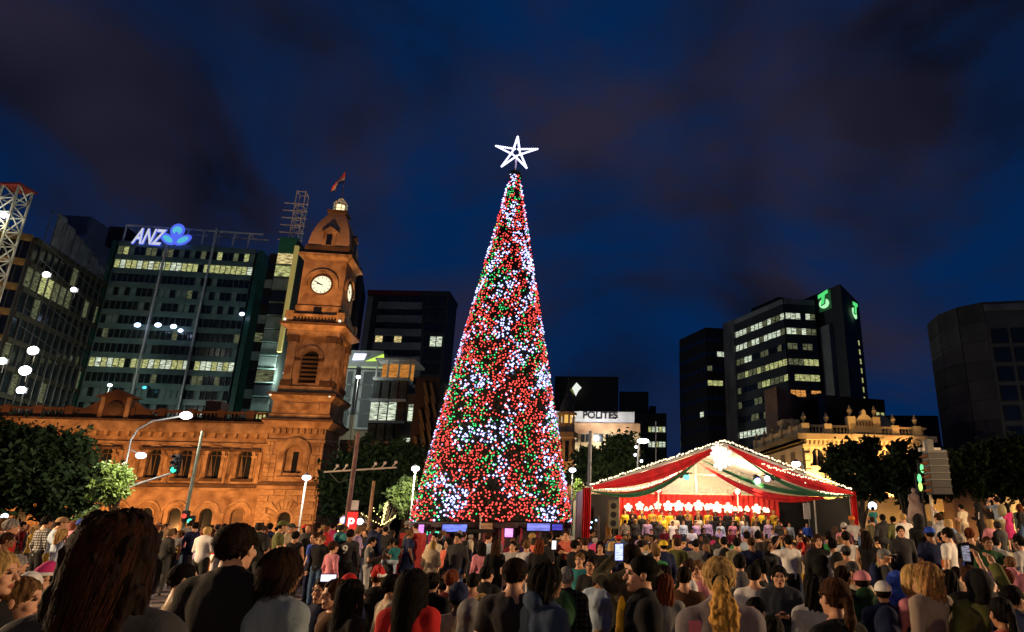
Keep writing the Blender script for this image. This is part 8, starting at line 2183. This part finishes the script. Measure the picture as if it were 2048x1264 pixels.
def rnd_person(x, y, standing):
    px = 1260 + x / y * 1404
    for _ in range(60):
        fe = rc.random() < .5
        top = rc.choice(['tee', 'tee', 'long', 'hoodie', 'jacket', 'vest'] if not fe else ['tee', 'long', 'long', 'dress', 'jacket', 'vest'])
        tc_ = rc.choice(['black', 'black', 'black', 'charcoal', 'charcoal', 'grey', 'light grey', 'white', 'white', 'cream', 'beige', 'brown', 'maroon', 'red', 'coral', 'orange', 'mustard', 'olive', 'dark green', 'teal', 'sky blue', 'pale blue', 'denim blue', 'navy', 'navy', 'royal blue', 'purple', 'pink', 'hot pink', 'khaki', 'tan'])
        hr = rc.choice(['short', 'short', 'short', 'crop', 'afro', 'cap'] if not fe else ['long', 'long', 'wavy', 'ponytail', 'bun', 'bob'])
        hcn = rc.choice(['black', 'black', 'dark brown', 'dark brown', 'brown', 'light brown', 'blond', 'grey', 'auburn'])
        hatc = rc.choice(['black', 'navy', 'red', 'white', 'grey']) if hr == 'cap' else None
        hd = (hatc + ' cap') if hr == 'cap' else HN[hr] % hcn
        pt_ = rc.choice(['striped', 'checked']) if (rc.random() < .2 and tc_ not in ('black', 'charcoal') and top != 'vest') else None
        ch = rc.random() < .13
        lb = '%s with %s in %s %s, %s, %s' % (('girl' if fe else 'boy') if ch else ('woman' if fe else 'man'), hd, (pt_ + ' ' if pt_ else '') + tc_, GN[top], 'standing' if standing else 'seated', region(px, y))
        if lb not in seen and len(lb.split()) <= 16: break
    seen.add(lb)
    pose = rc.choice(['stand', 'stand', 'contra', 'stand', 'phone', 'fold', 'walk', 'raise1', 'raise2', 'stand']) if standing else rc.choice(['sit', 'sit', 'sitlean'])
    tgt = math.degrees(math.atan2(-(2 - x), 36 - y)) if rc.random() < .72 else rc.uniform(-180, 180)
    face = tgt + rc.uniform(-28, 28)
    sk = rc.choice(['light', 'light', 'light', 'tan', 'tan', 'brown', 'dark'])
    leg = rc.choice(['trousers', 'trousers', 'shorts']) if top != 'dress' else 'skirt'
    person(x, y, ground_z(x, y), rc.uniform(.62, .80) if ch else rc.uniform(.90, 1.04) * (.96 if fe else 1.0), pose, face, top, tc_, leg, tc_ if top == 'dress' else rc.choice(['black', 'navy', 'denim blue', 'charcoal', 'beige', 'khaki', 'black']), hr, hcn, sk, lb, fem=fe, child=ch, patt=PAT.get(pt_), wide=rc.uniform(.96, 1.1), hatc=hatc, bag=rc.choice(['black', 'navy', 'grey', 'red']) if rc.random() < .07 else None)
    used.append((x, y))
quota = 312 - n_people
bands = [(24, 33, .40, True, .46), (16.5, 24, .30, True, .55), (9.5, 16.5, .20, False, .62), (6.8, 9.5, .10, None, .6)]
for (y0, y1, share, st_, dm) in bands:
    n = int(quota * share); tries = 0
    while n > 0 and tries < 6000:
        tries += 1
        y = math.sqrt(rc.uniform(y0 * y0, y1 * y1)); px = rc.uniform(-30, 2075); x = (px - 1260) / 1404 * y
        if not free(x, y, dm) or (y < 13 and 290 < px < 640): continue
        sd = st_ if st_ is not None else (rc.random() < .12)
        if st_ is False and (px < 330 or px > 1750): sd = True
        if st_ is False and rc.random() < .10: sd = rc.random() < .5 or y > 13
        rnd_person(x, y, sd); n -= 1
print('PEOPLE', n_people)
# phones in the crowd
phone(657, 1156, 6.6, 'white glowing phone held up left of the woman with hoop earring', .075, .15, True, em('phone_w', (.8, .75, 1), 1.6))
phone(1108, 1090, 13.5, 'small bright phone raised in the crowd near the tent wall', .09, .17, False, em('phone_w2', (1, .9, .9), 1.8))
# the rest of the packed crowd, joined
def coarse(pose, fem, top):
    def mk():
        J = skel(pose); T, A, Lg = body_fn(J, fem); h = J['head']
        lo, hi = bounds(J, .12); ax_ = [np.arange(lo[i], hi[i], .042, dtype=np.float32) for i in range(3)]
        def fb_(P_): return smin(smin(smin(ev(P_, A, .03), ev(P_, Lg, .04), .03), d_ell(P_, h, (.078, .095, .115)), .02), d_cap(P_, J['neck'], h, .05, .05), .02)
        a = surface_nets(fb_, *ax_); b = surface_nets(lambda P_: smin(ev(P_, T, .06, .02), ev(P_, [A[0], A[2]] + ([A[1], A[3]] if top else []), .03, .02), .03), *ax_)
        c = surface_nets(lambda P_: ev(P_, Lg, .04, .02), *ax_)
        hr_ = surface_nets(lambda P_: np.maximum(smin(d_ell(P_, (h[0], h[1] - .02, h[2] + .02), (.095, .112, .115)), d_ell(P_, (h[0], h[1] - .06, h[2] - .1), (.1, .06, .14)) if fem else d_ell(P_, h, (.05, .05, .05)), .03), -d_ell(P_, (h[0], h[1] + .12, h[2] - .03), (.09, .09, .11))), *[np.arange(lo[i], hi[i], .03, dtype=np.float32) for i in range(3)])
        return a, b, c, hr_
    return cached(('coarse', pose, fem, top), mk)
cv = []; cf = []; cc2 = []; nv = 0; cnt = 0; tries = 0
while cnt < 250 and tries < 30000:
    tries += 1
    y = math.sqrt(rc.uniform(16 ** 2, 34 ** 2)); px = rc.uniform(-30, 2075); x = (px - 1260) / 1404 * y
    if not free(x, y, .32): continue
    fe = rc.random() < .5; parts_ = coarse(rc.choice(['stand', 'contra', 'fold', 'phone']), fe, rc.random() < .5); s = rc.uniform(.9, 1.03); a = math.atan2(-(2 - x), 36 - y) + rc.uniform(-.6, .6)
    if rc.random() < .2: a += math.pi
    ca_, sa2 = math.cos(a), math.sin(a)
    cols_ = [SKINC[rc.choice(['light', 'tan', 'brown'])], COLN[rc.choice(list(COLN))], COLN[rc.choice(['black', 'navy', 'denim blue', 'charcoal'])], HAIRC[rc.choice(list(HAIRC))]]
    if rc.random() < .4: cols_[1] = COLN['black']
    for (V, Fq), cl_ in zip(parts_, cols_):
        Vr = np.stack([V[:, 0] * ca_ - V[:, 1] * sa2, V[:, 0] * sa2 + V[:, 1] * ca_, V[:, 2]], 1) * s + np.array([x, y, ground_z(x, y)])
        cv.append(Vr); cf.append(Fq + nv); cc2.append(np.tile(np.array([*cl_, 1.0]), (len(V), 1))); nv += len(V)
    used.append((x, y)); cnt += 1
cmat = pm('crowd_cloth', (1, 1, 1), .85, .15, 6); tcm = cmat.node_tree; vc = tcm.nodes.new('ShaderNodeVertexColor'); vc.layer_name = 'Col'; tcm.links.new(vc.outputs[0], tcm.nodes['Principled BSDF'].inputs['Base Color'])
me = np_mesh('packed_crowd', np.concatenate(cv), np.concatenate(cf), cmat, True)
at_ = me.color_attributes.new('Col', 'FLOAT_COLOR', 'POINT'); at_.data.foreach_set('color', np.concatenate(cc2).astype(np.float32).ravel())
tag(link('packed_crowd', me), 'rest of the packed standing crowd filling the gaps before the tree and stage', 'crowd', kind='stuff')
print('CROWD', cnt)
